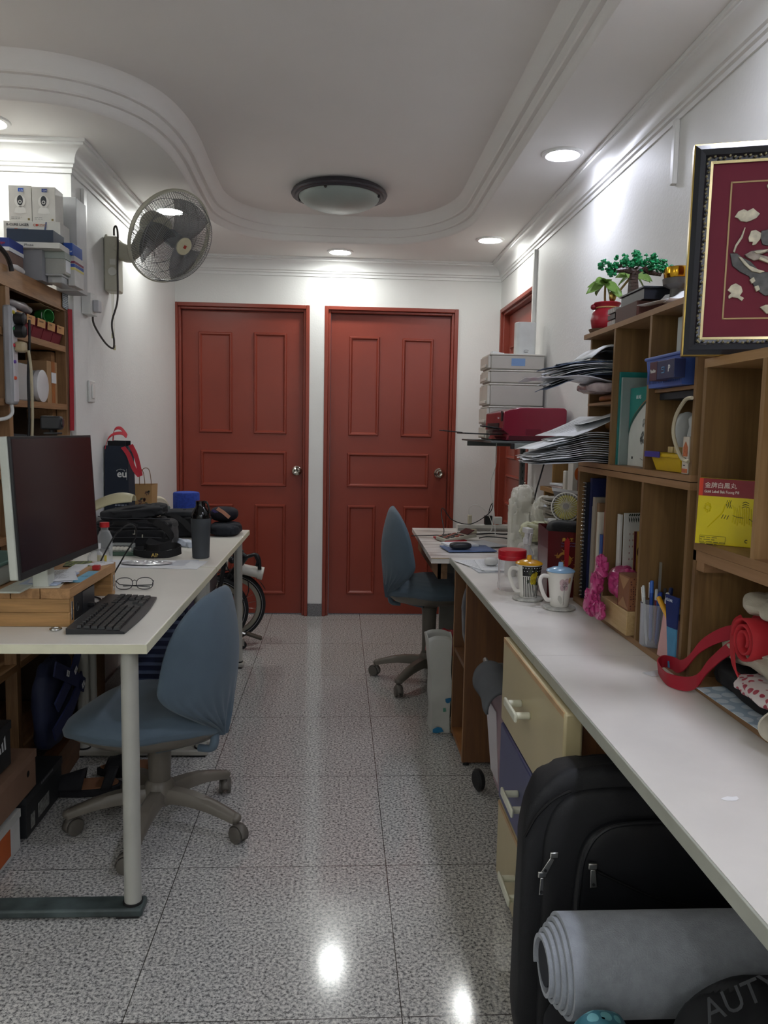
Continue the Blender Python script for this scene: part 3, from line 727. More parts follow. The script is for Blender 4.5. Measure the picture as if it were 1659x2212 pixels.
# ------------------------------------------------ things on and around the left desks
BLK = mat('1b1b1d', .5, var=.08); BLKF = mat('15161a', .8, var=.15, ns=20, bump=.3, bs=500, sheen=.1); DKG = mat('2f3133', .5, var=.05)
PAP = mat('e2e4e6', .6, var=.03); PAP2 = mat('c9ccd2', .6, var=.05); KRAFT = mat('a9825a', .7, var=.08); CARD = mat('a8845c', .75, var=.06)
WPL = mat('d9dad6', .4, var=.02); BEI = mat('b9b093', .4, var=.03); METAL = mat('b8b8b4', .25, 1, var=0); INK = mat('303236', .6, var=0)
Z0 = TZ+.0004
def lines(parent, org, ex, ey, rows, w, gap, m=INK, name='printed_lines', seed=1, th=.0022):
    rnd = random.Random(seed); q = MB(); ex = Vector(ex).normalized(); ey = Vector(ey).normalized(); nz = ex.cross(ey).normalized()*.0003; org = Vector(org)+nz
    for i in range(rows):
        x = 0; ww = w*(.6+.4*rnd.random())
        while x < ww:
            l = .004+rnd.random()*.010; l = min(l, ww-x)
            a = org+ex*x-ey*(i*gap); q.add([a, a+ex*l, a+ex*l+ey*th, a+ey*th], [(0, 1, 2, 3)]); x += l+.0025
    part(parent, name, q, m, smooth=False)

# timber riser with computer, monitor
RW = wood('b98d58', '8e6a3e', 'X', 6, rough=.45); RWT = wood('b58a5c', '936d44', 'Y', 6)
rs = thing('monitor_riser', 'thick timber riser under the monitor on the near left desk', 'riser')
part(rs, 'top_board', MB().box((-.775, 2.065, .795), (-.70, 2.49, .822)).box((-.85, 2.065, .795), (-.777, 2.49, .822)).box((-.925, 2.065, .795), (-.852, 2.49, .822)).box((-1.02, 2.065, .795), (-.927, 2.49, .822)), RWT, bev=.0015)
for y0 in (2.067, 2.452):
    for z in (Z0, Z0+.0375): part(rs, 'side_block', MB().box((-1.02, y0, z), (-.702, y0+.036, z+.037)), RW, bev=.0015)
for yy in (2.085, 2.47): part(rs, 'steel_plate', MB().box((-.7018, yy-.005, .735), (-.7, yy+.005, .785)), METAL, bev=.001)
pc = thing('mini_computer', 'black mini computer pushed under the timber riser', 'computer')
part(pc, 'case', MB().box((-.93, 2.112, Z0), (-.712, 2.30, .792)), BLK, bev=.002)
part(pc, 'perforated_front', MB().box((-.712, 2.114, .724), (-.709, 2.19, .790)), dots('131314', '33343a', 380, .3), smooth=False)
part(pc, 'front_panel', MB().box((-.712, 2.192, .726), (-.7075, 2.297, .788)), mat('232427', .35), bev=.001)
part(pc, 'logo_ring', MB().lathe([(.0115, 0), (.0115, .001), (.0128, .001), (.0128, 0)], (-.709, 2.150, .757), 24, (1, 0, 0)), METAL)
part(pc, 'usb_plug', MB().box((-.708, 2.235, .738), (-.690, 2.25, .747)), BLK, bev=.001)

mo = thing('monitor', 'large flat monitor with a dark switched-off screen on the timber riser', 'monitor')
Lb = Vector((-.737, 1.85, .885)); Rb = Vector((-.71, 2.352, .885)); tl = Vector((-.017, .001, .335))
ex = (Rb-Lb).normalized(); up = tl.normalized(); nz = ex.cross(up).normalized()
part(mo, 'housing', MB().quadbox([Lb-nz*.006, Rb-nz*.006, Rb+tl-nz*.006, Lb+tl-nz*.006], -nz*.022), mat('c4c8bd', .4), bev=.004, label='pale plastic housing')
part(mo, 'bezel', MB().quadbox([Lb, Rb, Rb+tl, Lb+tl], -nz*.0062), mat('222425', .45), bev=.001, label='black bezel')
sc = [Lb+ex*.007+up*.018+nz*.0004, Rb-ex*.007+up*.018+nz*.0004, Rb-ex*.007+up*.329+nz*.0004, Lb+ex*.007+up*.329+nz*.0004]
part(mo, 'screen', MB().add(sc, [(0, 1, 2, 3)]), mat('2a1a1d', .16, var=.03, spec=.6), label='glossy switched-off screen')
part(mo, 'stand', MB().box((-.80, 2.08, .8225), (-.76, 2.13, 1.0)).box((-.862, 2.0, .8225), (-.80, 2.2, .828)), mat('c4c8bd', .4), bev=.003)
wc = thing('webcam', 'black square webcam clipped to the top of the monitor', 'webcam')
c = at(116, 915, x=-.76)
part(wc, 'camera_body', MB().obox((-.765, c.y, 1.253), (.05, .045, .036), .15), BLK, bev=.005)
part(wc, 'lens', MB().lathe([(0.013, 0), (.013, .004), (.009, .005), (.0, .003)], (-.74, c.y+.003, 1.253), 20, (1, .15, 0)), mat('3a3c40', .15, .3))
part(wc, 'clip', MB().box((-.78, c.y-.02, 1.2225), (-.745, c.y+.02, 1.228)).cyl((-.765, c.y, 1.226), (-.765, c.y, 1.24), .006), BLK, bev=.001)

# papers on the riser
def papers(lab_group, items):
    out = []
    for (lab, c, w_, d_, rz, m_, kw) in items:
        nme = kw.pop('nm', 'sheet_of_paper'); rows = kw.pop('rows', 0)
        o = thing(nme, lab, kw.pop('cat', 'paper'), lab_group)
        part(o, 'sheet', MB().sheet(c, w_, d_, rz, **kw), m_, ang=60)
        if rows:
            e1 = Vector((math.cos(rz), math.sin(rz), 0)); e2 = Vector((-math.sin(rz), math.cos(rz), 0)); cc = Vector(c)+Vector((0, 0, kw.get('th', .0006)+.0006))
            lines(o, cc-e1*w_*.42+e2*d_*.36, e1, e2, rows, w_*.82, d_*.75/rows, seed=rows)
        out.append(o)
    return out
RZ = .8226
papers('papers on the timber riser', [
    ('cream envelope at the bottom of the letters on the riser', (-.80, 2.16, RZ), .115, .19, .15, mat('cfc9b8', .6), dict(th=.002)),
    ('folded letter with a blue edge on the near end of the riser', (-.79, 2.18, RZ+.003), .10, .18, .0, mat('a9b6cc', .6), dict(th=.003)),
    ('printed letter lying second from the top on the riser', (-.785, 2.19, RZ+.0068), .11, .16, .25, PAP2, dict(th=.0012)),
    ('printed white letter on top of the pile below the monitor', (-.78, 2.20, RZ+.0095), .10, .17, .38, PAP, dict(th=.0012, rows=12)),
    ('long white card leaning under the middle of the monitor', (-.775, 2.33, RZ), .04, .17, .05, PAP, dict(th=.004)),
    ('small white folded slip at the far corner of the riser', (-.735, 2.44, RZ), .05, .07, -.5, PAP, dict(th=.003, rows=3)),
    ('colourful picture card lying under the far end of the monitor', (-.80, 2.44, RZ), .075, .09, .2, dots('7a8a3c', '2c2f25', 60, .4), dict(th=.002, nm='picture_card', cat='card')),
    ('light blue paper note hanging over the edge of the riser', (-.715, 2.235, RZ+.0002), .03, .17, 0, mat('7db7cf', .6), dict(th=.0006, rows=2, nm='paper_note', cat='note'))])
tub = thing('plastic_tub', 'frosted plastic tub with a green lid left of the monitor', 'tub')
part(tub, 'tub', MB().box((-1.0, 2.08, .8226), (-.885, 2.30, .875)), clear('c9d0cc', .4, .75), bev=.006)
part(tub, 'lid', MB().box((-1.005, 2.075, .8755), (-.88, 2.305, .885)), mat('5d827c', .5), bev=.003)
solo('small_cap', MB().box((-.725, 2.335, RZ), (-.705, 2.355, RZ+.014)), mat('b02a2a', .4), 'tiny red plastic cap standing on the riser edge', 'cap', bev=.002)

# keyboard
kbd = thing('keyboard', 'black wired keyboard lying in front of the timber riser', 'keyboard')
K0 = Vector((-.6215, 2.203, Z0)); ka = math.radians(92.0)
Mk = Matrix.Translation(K0) @ Matrix.Rotation(ka, 4, 'Z')
L_, W_ = .42, .145
base = MB()
def kbf(u, v):
    x = (u-.5)*L_; bulge = .010*math.cos((u-.5)*PI*1.0)
    return (x, -W_/2-bulge*(1-v)+v*W_+(.0)*v, 0)
base.grid(lambda u, v: Mk @ Vector((kbf(u, v)[0], kbf(u, v)[1], .0065+.009*v)), 20, 6)
n0 = len(base.v)
base.grid(lambda u, v: Mk @ Vector((kbf(u, v)[0], kbf(u, v)[1], 0)), 20, 6)
m7 = 7
for i in range(20):
    base.f.append((i*m7, (i+1)*m7, n0+(i+1)*m7, n0+i*m7)); base.f.append(((i+1)*m7+6, i*m7+6, n0+i*m7+6, n0+(i+1)*m7+6))
for j in range(6):
    base.f.append((j+1, j, n0+j, n0+j+1)); base.f.append((20*m7+j, 20*m7+j+1, n0+20*m7+j+1, n0+20*m7+j))
part(kbd, 'case', base, mat('2a2b2d', .4), ang=40)
# key rows: -x local end is nearest the viewer
rowdef = [(0, [1]+[0]*1+[1]*4+[0]+[1]*4+[0]+[1]*4)]
U = .0185
KM = mat('1f2022', .4, var=.05)
def key(x, y, w_, d_=.0165):
    z = .0072+.009*((y+W_/2)/W_)
    q = MB(); b = [(x, y), (x+w_, y), (x+w_, y+d_), (x, y+d_)]; ins = .0018
    t_ = [(x+ins, y+ins*.8), (x+w_-ins, y+ins*.8), (x+w_-ins, y+d_-ins*.6), (x+ins, y+d_-ins*.6)]
    q.add([Mk @ Vector((a, c_, z)) for a, c_ in b]+[Mk @ Vector((a, c_, z+.0068)) for a, c_ in t_], [(3, 2, 1, 0), (4, 5, 6, 7), (0, 1, 5, 4), (1, 2, 6, 5), (2, 3, 7, 6), (3, 0, 4, 7)])
    part(kbd, 'key', q, KM, smooth=False)
xs = -L_/2+.010
rows = [[1.25, 1.25, 1.25, 6.25, 1.25, 1.25, 1.25], [2.25]+[1]*10+[1.75+.0], [1.75]+[1]*11+[1.25], [1.5]+[1]*12+[.5+1], [1]*13+[1.5]]
for ri, rr in enumerate(rows):
    x = xs; y = -W_/2+.014+ri*U
    for w_ in rr:
        key(x, y, w_*U-.002); x += w_*U
    if ri in (0,):
        for q in range(3): key(xs+15*U+.003+q*U, y, U-.002)
    if ri == 1: key(xs+15*U+.003+U, y, U-.002)
    if ri in (3, 4):
        for q in range(3): key(xs+15*U+.003+q*U, y, U-.002)
    for q in range(3): key(xs+18*U+.008+q*U, y, U-.002)
for q in range(12): key(xs+q*U*1.25, -W_/2+.014+5*U+.003, U-.003, .011)
solo('keyboard_cable', MB().tube(smooth_pts([(-.70, 2.30, Z0+.004), (-.715, 2.335, Z0+.003), (-.71, 2.37, Z0+.003), (-.74, 2.42, Z0+.003), (-.80, 2.44, Z0+.003)], 6), .0025, 8).obox((-.70, 2.36, Z0+.005), (.012, .05, .009), .2), BLK, 'black cable and plug lying between the riser and keyboard', 'cable')

# ring, glasses
solo('key_ring', MB().tube([(-.727+.013*math.cos(a), 2.035+.013*math.sin(a), Z0+.003) for a in [i*PI/12 for i in range(24)]], .003, 8, closed=True), METAL, 'silver metal ring lying on the desk before the riser', 'ring')
gl = thing('eyeglasses', 'folded eyeglasses with thin black frames on the near left desk', 'glasses')
g0 = at(290, 1262, z=TZ+.02)
GB = mat('1d1d20', .3)
def lens_loop(cx_, rz):
    return [(cx_+.026*math.copysign(abs(math.cos(a))**.8, math.cos(a)), 0, .021+.019*math.copysign(abs(math.sin(a))**.8, math.sin(a))) for a in [i*PI/16 for i in range(32)]]
Mg = Matrix.Translation((g0.x, g0.y, Z0+.001)) @ Matrix.Rotation(.12, 4, 'Z') @ Matrix.Rotation(-.35, 4, 'X')
fr = MB()
for s_ in (-1, 1): fr.tube([Mg @ Vector(p) for p in lens_loop(s_*.032, 0)], .0013, 6, closed=True)
fr.tube([Mg @ Vector(p) for p in ((-.008, 0, .028), (0, -.003, .032), (.008, 0, .028))], .0014, 6)
part(gl, 'frame', fr, GB)
for s_ in (-1, 1):
    p = [Mg @ Vector(q) for q in lens_loop(s_*.032, 0)]
    part(gl, 'lens', MB().add(p, [tuple(range(32))]), clear('eef2f2', .03, .12))
    part(gl, 'temple_arm', MB().tube([Mg @ Vector((s_*.059, 0, .03)), Vector((g0.x+s_*.052, g0.y+.02, Z0+.014)), Vector((g0.x-s_*.045, g0.y+.03+.006*s_, Z0+.006))], .002, 6), GB)

# sheets, foil, pill box, strap, flask
so = papers('papers on the far left desk', [('large white sheet with torn corner lying across the desk joint', (-.72, 3.03, Z0), .40, .17, -.06, PAP, dict(th=.0012, amp=.003, n=14)),
    ('second white sheet peeking out under the torn one by the flask', (-.64, 3.06, Z0+.0), .20, .12, .25, PAP2, dict(th=.0008, amp=.001))])
foil = MB(); 
def foilf(u, v):
    r = v*.085; a = 2*PI*u; x, y = r*math.cos(a)*1.15, r*math.sin(a)*.6
    return (-.735+x, 3.035+y, Z0+.0055+.010*abs(noise.noise(Vector((x*60, y*60, 3))))*(1-v**4)+.004*(1-v))
foil.grid(foilf, 48, 12, closeu=True)
solo('crumpled_wrapper', foil, mat('dfe0e2', .25, .3, var=.03), 'crumpled clear wrapper lying on the white sheet', 'wrapper', ang=20)
pb = thing('pill_box', 'clear box of white pills with a green tray behind the riser', 'box')
q = at(262, 1198, z=TZ)
part(pb, 'tray', MB().box((q.x-.04, q.y-.035, Z0), (q.x+.075, q.y+.035, Z0+.016)), mat('56705f', .4), bev=.003, label='green tray')
part(pb, 'cover', MB().box((q.x-.04, q.y-.033, Z0+.0165), (q.x+.05, q.y+.033, Z0+.045)), clear('dfe6e2', .1, .12), bev=.003)
rnd = random.Random(4)
for i in range(9):
    part(pb, 'pill', MB().ball((q.x-.028+(i % 5)*.016, q.y-.02+(i//5)*.022, Z0+.026), .0095, 10, (1.2, .8, .8)), mat('ece8da', .4, var=0))
st = thing('branded_strap', 'black woven strap with gold lettering coiled on the left desk', 'strap')
q = at(340, 1203, z=TZ)
STR = mat('18181a', .7, var=.05)
pts = smooth_pts([(q.x-.07, q.y+.06, Z0+.02), (q.x-.10, q.y+.02, Z0+.02), (q.x-.06, q.y-.03, Z0+.016), (q.x+.01, q.y-.05, Z0+.016), (q.x+.06, q.y-.045, Z0+.02), (q.x+.095, q.y+.0, Z0+.03), (q.x+.06, q.y+.035, Z0+.04), (q.x, q.y+.02, Z0+.034), (q.x-.05, q.y+.03, Z0+.028), (q.x-.02, q.y+.06, Z0+.02)], 7)
part(st, 'webbing', MB().strap(pts, .03, .0025, [(.25*math.sin(i*.35), .2*math.cos(i*.3), 1) for i in range(len(pts))]), STR, ang=60)
text(st, 'AIN GI', .021, (q.x-.012, q.y-.054, Z0+.008), (1, .06, 0), (0, .1, 1), mat('b49a4e', .4), bold=.0004)
fl = thing('water_flask', 'dark grey water flask with a glossy black loop cap', 'flask')
fx_, fy_ = -.558, 3.20
part(fl, 'body', MB().lathe([(.0, .0), (.031, .0), (.034, .003), (.0355, .05), (.039, .135), (.0395, .158), (.037, .162)], (fx_, fy_, Z0), 40), mat('43474b', .6, var=.04), label='matt grey body')
part(fl, 'cap', MB().lathe([(.0385, .1625), (.038, .176), (.030, .196), (.022, .207), (.0195, .212), (.0195, .232), (.0, .234)], (fx_, fy_, Z0), 40), mat('101012', .12), label='glossy black cap')
part(fl, 'carry_loop', MB().tube(smooth_pts([(fx_+.012, fy_-.008, Z0+.230), (fx_+.026, fy_-.008, Z0+.226), (fx_+.034, fy_-.008, Z0+.205), (fx_+.037, fy_-.008, Z0+.182)], 6), .0045, 10), mat('101012', .3))
# black laptop bag
lb = thing('laptop_bag', 'black laptop bag lying flat on the far left desk', 'bag')
cx_, cy_ = -.875, 3.46
part(lb, 'main_body', MB().blob((cx_, cy_, Z0+.066), (.33, .20, .132), .35, 64, .008, 8, 3, 0, fold=.020, ff=11), BLKF)
part(lb, 'front_pocket', MB().blob((cx_+.01, cy_-.075, Z0+.048), (.31, .10, .085), .4, 56, .006, 10, 5, .06, fold=.010, ff=14), BLKF)
part(lb, 'top_flap', MB().blob((cx_-.01, cy_+.01, Z0+.155), (.28, .16, .055), .45, 60, .008, 9, 8, .1, ry=-.10, fold=.018, ff=14), mat('232427', .75, var=.2, ns=14))
part(lb, 'shoulder_strap', MB().strap(smooth_pts([(cx_+.06, cy_-.06, Z0+.13), (cx_+.14, cy_-.12, Z0+.105), (cx_+.18, cy_-.15, Z0+.06), (cx_+.14, cy_-.17, Z0+.035), (cx_+.08, cy_-.17, Z0+.055)], 6), .03, .004, (.4, .5, .8)), STR, ang=60)
for zz_, yy_ in ((.060, -.130), (.098, -.108), (.135, -.083)): part(lb, 'zip_line', MB().tube(smooth_pts([(cx_-.15, cy_+yy_+.02, Z0+zz_+.006), (cx_-.08, cy_+yy_, Z0+zz_), (cx_+.05, cy_+yy_, Z0+zz_+.002), (cx_+.15, cy_+yy_+.025, Z0+zz_-.004)], 6), .0028, 6), mat('3a3b3f', .5))
part(lb, 'carry_handle', MB().strap(smooth_pts([(cx_-.07, cy_-.115, Z0+.11), (cx_-.06, cy_-.14, Z0+.122), (cx_, cy_-.15, Z0+.122), (cx_+.03, cy_-.118, Z0+.108)], 6), .016, .004, (0, .3, 1)), STR, ang=60)
part(lb, 'zip_puller', MB().obox((cx_+.06, cy_-.163, Z0+.072), (.006, .003, .014), 0), METAL, bev=.001)
part(lb, 'logo', MB().prism([(0, 0), (.010, 0), (.010, .018), (.007, .018), (.007, .004), (0, .004)], (0, -.002, 0), (cx_+.02, cy_-.159, Z0+.078), (1, 0, 0), (0, 0, 1)), METAL, smooth=False)
solo('crumpled_plastic_bag', MB().blob((-.665, 3.50, Z0+.014), (.11, .07, .03), .8, 36, .02, 18, 7), mat('c8d0dc', .3, var=.1, ns=30), 'crumpled white and blue plastic bag beside the laptop bag', 'plastic bag')
b2 = thing('backpack', 'second black backpack lying behind the flask at the desk end', 'backpack')
part(b2, 'main_body', MB().blob((-.755, 3.85, Z0+.052), (.26, .20, .104), .4, 60, .006, 9, 13, 0, fold=.020, ff=12), BLKF)
part(b2, 'top_pocket', MB().blob((-.75, 3.85, Z0+.112), (.22, .17, .035), .5, 36, .008, 9, 17, .1), mat('2a2c31', .8, var=.2))
part(b2, 'strap', MB().strap(smooth_pts([(-.80, 3.74, Z0+.12), (-.74, 3.735, Z0+.09), (-.70, 3.73, Z0+.05), (-.66, 3.735, Z0+.012)], 6), .03, .004, (.9, .2, .3)), STR, ang=60)
solo('folded_jeans', MB().blob((-.56, 3.92, Z0+.03), (.15, .22, .06), .55, 56, .004, 14, 23, 0, fold=.010, ff=20), mat('20242c', .85, var=.2, ns=20, bump=.3, bs=400), 'dark folded garment hanging near the far end of the left desk', 'clothes')
cp_ = thing('cap', 'dark baseball cap on the pile at the far end of the left desk', 'cap')
part(cp_, 'crown', MB().blob((-.575, 3.97, Z0+.096), (.14, .13, .075), .8, 32, .002, 9, 2), mat('1b1822', .8))
part(cp_, 'label_tag', MB().strap([(-.60, 3.905, Z0+.13), (-.57, 3.90, Z0+.112), (-.54, 3.905, Z0+.085)], .018, .001, (.55, -.1, .7)), mat('d6987c', .6), label='salmon pink tag')
part(cp_, 'purple_band', MB().strap([(-.625, 3.915, Z0+.12), (-.60, 3.91, Z0+.105), (-.565, 3.915, Z0+.09)], .012, .001, (.55, -.1, .7)), mat('4a3f7e', .6))
# foam rollers
solo('foam_roller', MB().lathe([(.058, 0), (.064, .003), (.066, .01), (.066, .19), (.063, .197), (.055, .199), (.02, .196), (0, .196)], (-.775, 4.035, Z0), 40).xf(Matrix.Identity(4)), mat('2c49a8', .8, var=.15, ns=90, bump=.5, bs=260), 'blue cylindrical foam block standing at the end of the left desk', 'foam roller')
cr = thing('cushion_roller', 'cream cylindrical massage cushion with a grey button', 'cushion')
ca = Vector((.55, -.80, .12)).normalized(); cc_ = Vector((-.945, 4.06, .835))
part(cr, 'body', MB().lathe([(0, -.001), (.045, 0), (.053, .006), (.055, .02), (.055, .14), (.052, .154), (.044, .16), (0, .161)], cc_-ca*.08+Vector((0, 0, 0)), 36, ca), mat('d8cdb4', .5))
part(cr, 'button', MB().blob((-.862, 3.985, .842), (.034, .012, .02), .7, 20, rz=.5), mat('7d857f', .4))
solo('folded_cloth', MB().blob((-.93, 4.05, Z0+.026), (.17, .10, .05), .5, 30, .006, 9, 5), BLKF, 'black folded cloth under the cream massage cushion', 'cloth')
# kraft paper bag
kbg = thing('paper_gift_bag', 'brown kraft paper bag printed with flowers beside the tote', 'paper bag')
kx0, kx1, ky0, ky1, kz1 = -1.015, -.895, 3.80, 3.88, .968
part(kbg, 'bag', MB().add([(kx0, ky0, Z0), (kx1, ky0, Z0), (kx1, ky1, Z0), (kx0, ky1, Z0), (kx0-.004, ky0, kz1), (kx1+.002, ky0, kz1), (kx1+.012, ky1, kz1+.003), (kx0, ky1, kz1), (kx0, (ky0+ky1)/2, kz1-.002)],
     [(0, 3, 2, 1), (0, 1, 5, 4), (1, 2, 6, 5), (2, 3, 7, 6), (3, 0, 4, 7)]), mat('b38d5d', .7, var=.05), solid=.001, smooth=False)
fm = MB(); rnd = random.Random(8)
for (fx_, fz_, r) in ((-.985, .92, .018), (-.935, .885, .026), (-.985, .82, .02), (-.915, .93, .012), (-.93, .81, .02), (-.965, .865, .012)):
    for k in range(6):
        a = k*PI/3+rnd.random(); 
        p = [(fx_+r*.15*math.cos(a-1), fz_+r*.15*math.sin(a-1)), (fx_+r*.7*math.cos(a-.35), fz_+r*.7*math.sin(a-.35)), (fx_+r*math.cos(a), fz_+r*math.sin(a)), (fx_+r*.7*math.cos(a+.35), fz_+r*.7*math.sin(a+.35))]
        fm.add([(x, ky0-.0012, z) for x, z in p], [(0, 1, 2, 3)])
part(kbg, 'printed_flowers', fm, mat('6b4f44', .7), smooth=False)
lf_ = MB()
for i in range(12):
    x = kx0+.012+rnd.random()*.1; z = .76+rnd.random()*.19; a = rnd.random()*PI
    lf_.add([(x, ky0-.001, z), (x+.014*math.cos(a-.4), ky0-.001, z+.014*math.sin(a-.4)), (x+.024*math.cos(a), ky0-.001, z+.024*math.sin(a)), (x+.014*math.cos(a+.4), ky0-.001, z+.014*math.sin(a+.4))], [(0, 1, 2, 3)])
part(kbg, 'printed_leaves', lf_, mat('4a5346', .7), smooth=False)
for yy, dx in ((ky0+.002, 0), (ky1-.002, .012)):
    part(kbg, 'cord_handle', MB().tube(smooth_pts([(kx0+.035+dx, yy, kz1-.02), (kx0+.035+dx, yy, kz1+.04), (kx0+.055+dx, yy, kz1+.075), (kx0+.078+dx, yy, kz1+.072), (kx0+.088+dx, yy, kz1+.03), (kx0+.09+dx, yy, kz1-.02)], 6), .0018, 8), mat('8a6a4a', .7))
# navy tote
tt = thing('tote_bag', 'navy blue tote bag with red handles standing behind the monitor', 'bag')
tx0, tx1, ty0, ty1, tz1 = -1.054, -.950, 3.60, 3.71, 1.158
NB = mat('1f2836', .75, var=.08, ns=8)
def tote(u, v):
    p = [(tx0, ty0), (tx1, ty0), (tx1, ty1), (tx0, ty1)]
    k = u*4; i = int(k) % 4; f_ = k-int(k); a = p[i]; b = p[(i+1) % 4]
    x = a[0]+(b[0]-a[0])*f_; y = a[1]+(b[1]-a[1])*f_
    cx2, cy2 = (tx0+tx1)/2, (ty0+ty1)/2; sc_ = 1+.02*math.sin(v*5)+.03*noise.noise(Vector((x*12, y*12, v*3)))
    return (cx2+(x-cx2)*sc_, cy2+(y-cy2)*sc_, Z0+v*(tz1-Z0))
tm = MB().grid(tote, 32, 14, closeu=True); tm.f.append(tuple(i*15 for i in range(31, -1, -1)))
part(tt, 'bag_body', tm, NB, solid=.002, ang=50)
part(tt, 'inner_rim', MB().box((tx0+.012, ty0+.012, tz1-.05), (tx1-.012, ty0+.016, tz1+.022)).box((tx0+.012, ty1-.016, tz1-.05), (tx1-.012, ty1-.012, tz1+.022)), mat('15181c', .8))
REDS = mat('c22a3a', .6, var=.05)
part(tt, 'handle', MB().strap(smooth_pts([(tx0+.006, ty0+.0, tz1-.01), (tx0+.015, ty0+.01, tz1+.03), (tx0+.04, ty0+.015, tz1+.052), (tx0+.075, ty0+.02, tz1+.056), (tx1-.012, ty0+.025, tz1+.042), (tx1-.016, ty0+.04, tz1+.05), (tx0+.06, ty0+.05, tz1+.078), (tx0+.03, ty0+.06, tz1+.07), (tx0+.02, ty0+.07, tz1+.02)], 6), .018, .002, (.05, .7, .7)), REDS, ang=60, label='red strap handle')
part(tt, 'handle', MB().strap(smooth_pts([(tx1-.02, ty0-.003, tz1-.005), (tx1+.005, ty0-.006, tz1-.04), (tx1+.028, ty0-.006, tz1-.10), (tx1+.055, ty0-.008, tz1-.135), (tx1+.05, ty0, tz1-.105), (tx1+.032, ty0+.01, tz1-.04), (tx1+.008, ty0+.02, tz1+.005)], 6), .02, .002, (.9, .1, .35)), REDS, ang=60, label='red strap handle')
text(tt, 'eu', .045, (tx1-.048, ty0-.005, 1.018), (1, 0, 0), (0, 0, 1), WPL, bold=.0009)
q = MB()
for i in range(9):
    a = PI*(.12+.76*i/8); q.box((tx1-.031+.019*math.cos(a)-.0012, ty0-.006, 1.040+.012*math.sin(a)), (tx1-.031+.019*math.cos(a)+.0012, ty0-.005, 1.043+.012*math.sin(a)))
q.box((tx1-.005, ty0-.006, 1.005), (tx1-.0042, ty0-.005, 1.055))
part(tt, 'logo_dots', q, WPL, smooth=False)
q = MB(); rnd = random.Random(3)
for r in range(7):
    x = tx0+.045
    while x < tx1-.008:
        l = .006+.008*rnd.random(); q.box((x, ty0-.0052, .815+r*.012), (min(x+l, tx1-.006), ty0-.0045, .822+r*.012)); x += l+.003
part(tt, 'printed_pattern', q, mat('8f96a4', .6), smooth=False)
# desk lamp
dl = thing('desk_lamp', 'cream desk lamp with a curved shade behind the monitor', 'lamp')
lc = at(236, 1085, y=2.78)
CRL = mat('c2bb98', .35, var=.03)
def shade(u, v):
    a = PI*(u*1.0); k = .6+.4*math.sin(PI*min(1, v*.5+.5)) if v > .0 else .6
    wv = .030*(1-.35*abs(2*v-1)**3); x = lc.x-.085+.17*v
    z = lc.z-.018+wv*math.sin(a)*1.15+.02*math.sin(v*PI*.8)-.02*(1-v); y = lc.y-wv*1.5*math.cos(a)
    return (x, y, z+ (v-.5)*.02)
sh = MB().grid(shade, 20, 24)
part(dl, 'shade', sh, CRL, solid=.002)
part(dl, 'stem', MB().tube(smooth_pts([(lc.x-.08, lc.y, lc.z+.01), (lc.x-.12, lc.y+.0, lc.z+.02), (lc.x-.15, lc.y+.0, lc.z-.04), (lc.x-.155, lc.y, Z0+.02)], 8), .007, 10), CRL)
part(dl, 'base', MB().lathe([(0, .0), (.055, 0), (.055, .012), (.035, .022), (0, .024)], (lc.x-.155, lc.y, Z0), 28), CRL)
# clear bottles near the riser end
for (px, Y, h, cap, lab) in ((226, 2.93, .155, 'c3262c', 'clear plastic bottle with a red screw cap behind the riser'), (206, 2.70, .11, 'dde0de', 'clear plastic jar holding thin sticks behind the riser')):
    q = at(px, 1150, y=Y); t = thing('plastic_bottle', lab, 'bottle')
    part(t, 'bottle', MB().lathe([(0, .001), (.024, 0), (.027, .006), (.027, h*.75), (.018, h*.9), (.013, h*.93), (.013, h)], (q.x, q.y, Z0), 28), clear('e4e8ea', .06, .16))
    part(t, 'cap', MB().lathe([(.016, h), (.017, h+.001), (.017, h+.018), (0, h+.019)], (q.x, q.y, Z0), 24), mat(cap, .35))
    part(t, 'label', MB().lathe([(.0275, h*.2), (.0275, h*.35)], (q.x, q.y, Z0), 24, a0=3.4, a1=5.2), mat('c9b74c', .5))
solo('bent_cable', MB().tube(smooth_pts([(-.76, 2.50, .80), (-.71, 2.52, .90), (-.665, 2.54, .935), (-.65, 2.55, .90), (-.69, 2.55, .83), (-.75, 2.55, Z0+.004)], 7), .0025, 8), BLK, 'black looped cable sticking out from behind the monitor', 'cable')
# ------------------------------------------------ wall fan, socket, switch
FANC = mat('bfbdac', .4, var=.02); WIRE = mat('6e6f70', .45, 0, var=0)
fan = thing('wall_fan', 'beige wall fan with a round wire cage mounted high on the left wall', 'fan')
part(fan, 'wall_box', MB().box((XL+.001, 3.66, 1.845), (XL+.062, 3.75, 2.085)), FANC, bev=.008)
part(fan, 'speed_dial', MB().lathe([(.018, 0), (.018, .008), (.012, .010), (0, .010)], (XL+.04, 3.66, 1.93), 20, (0, -1, 0)).box((XL+.028, 3.658, 1.96), (XL+.054, 3.66, 1.985)), mat('d6d6cc', .4))
part(fan, 'hanging_lug', MB().box((XL+.0, 3.70, 2.085), (XL+.006, 3.72, 2.10)), FANC)
fc = at(368, 512, y=3.62)                                   # centre of the cage rim
fa = Vector((.69, -.52, -.50)).normalized()
Rf = .205
m0 = fc-fa*.16
part(fan, 'motor_housing', MB().lathe([(0, -.02), (.035, -.018), (.058, .01), (.062, .05), (.062, .085), (.05, .10), (0, .10)], m0, 28, fa), FANC)
part(fan, 'arm', MB().tube(smooth_pts([(XL+.05, 3.705, 2.035), (XL+.12, 3.70, 2.02), tuple(m0+Vector((-.02, 0, -.05))), tuple(m0+fa*.04+Vector((0, 0, -.03)))], 6), [.048]*6+[.036]*6+[.034]*7, 14, flat=.8), FANC)
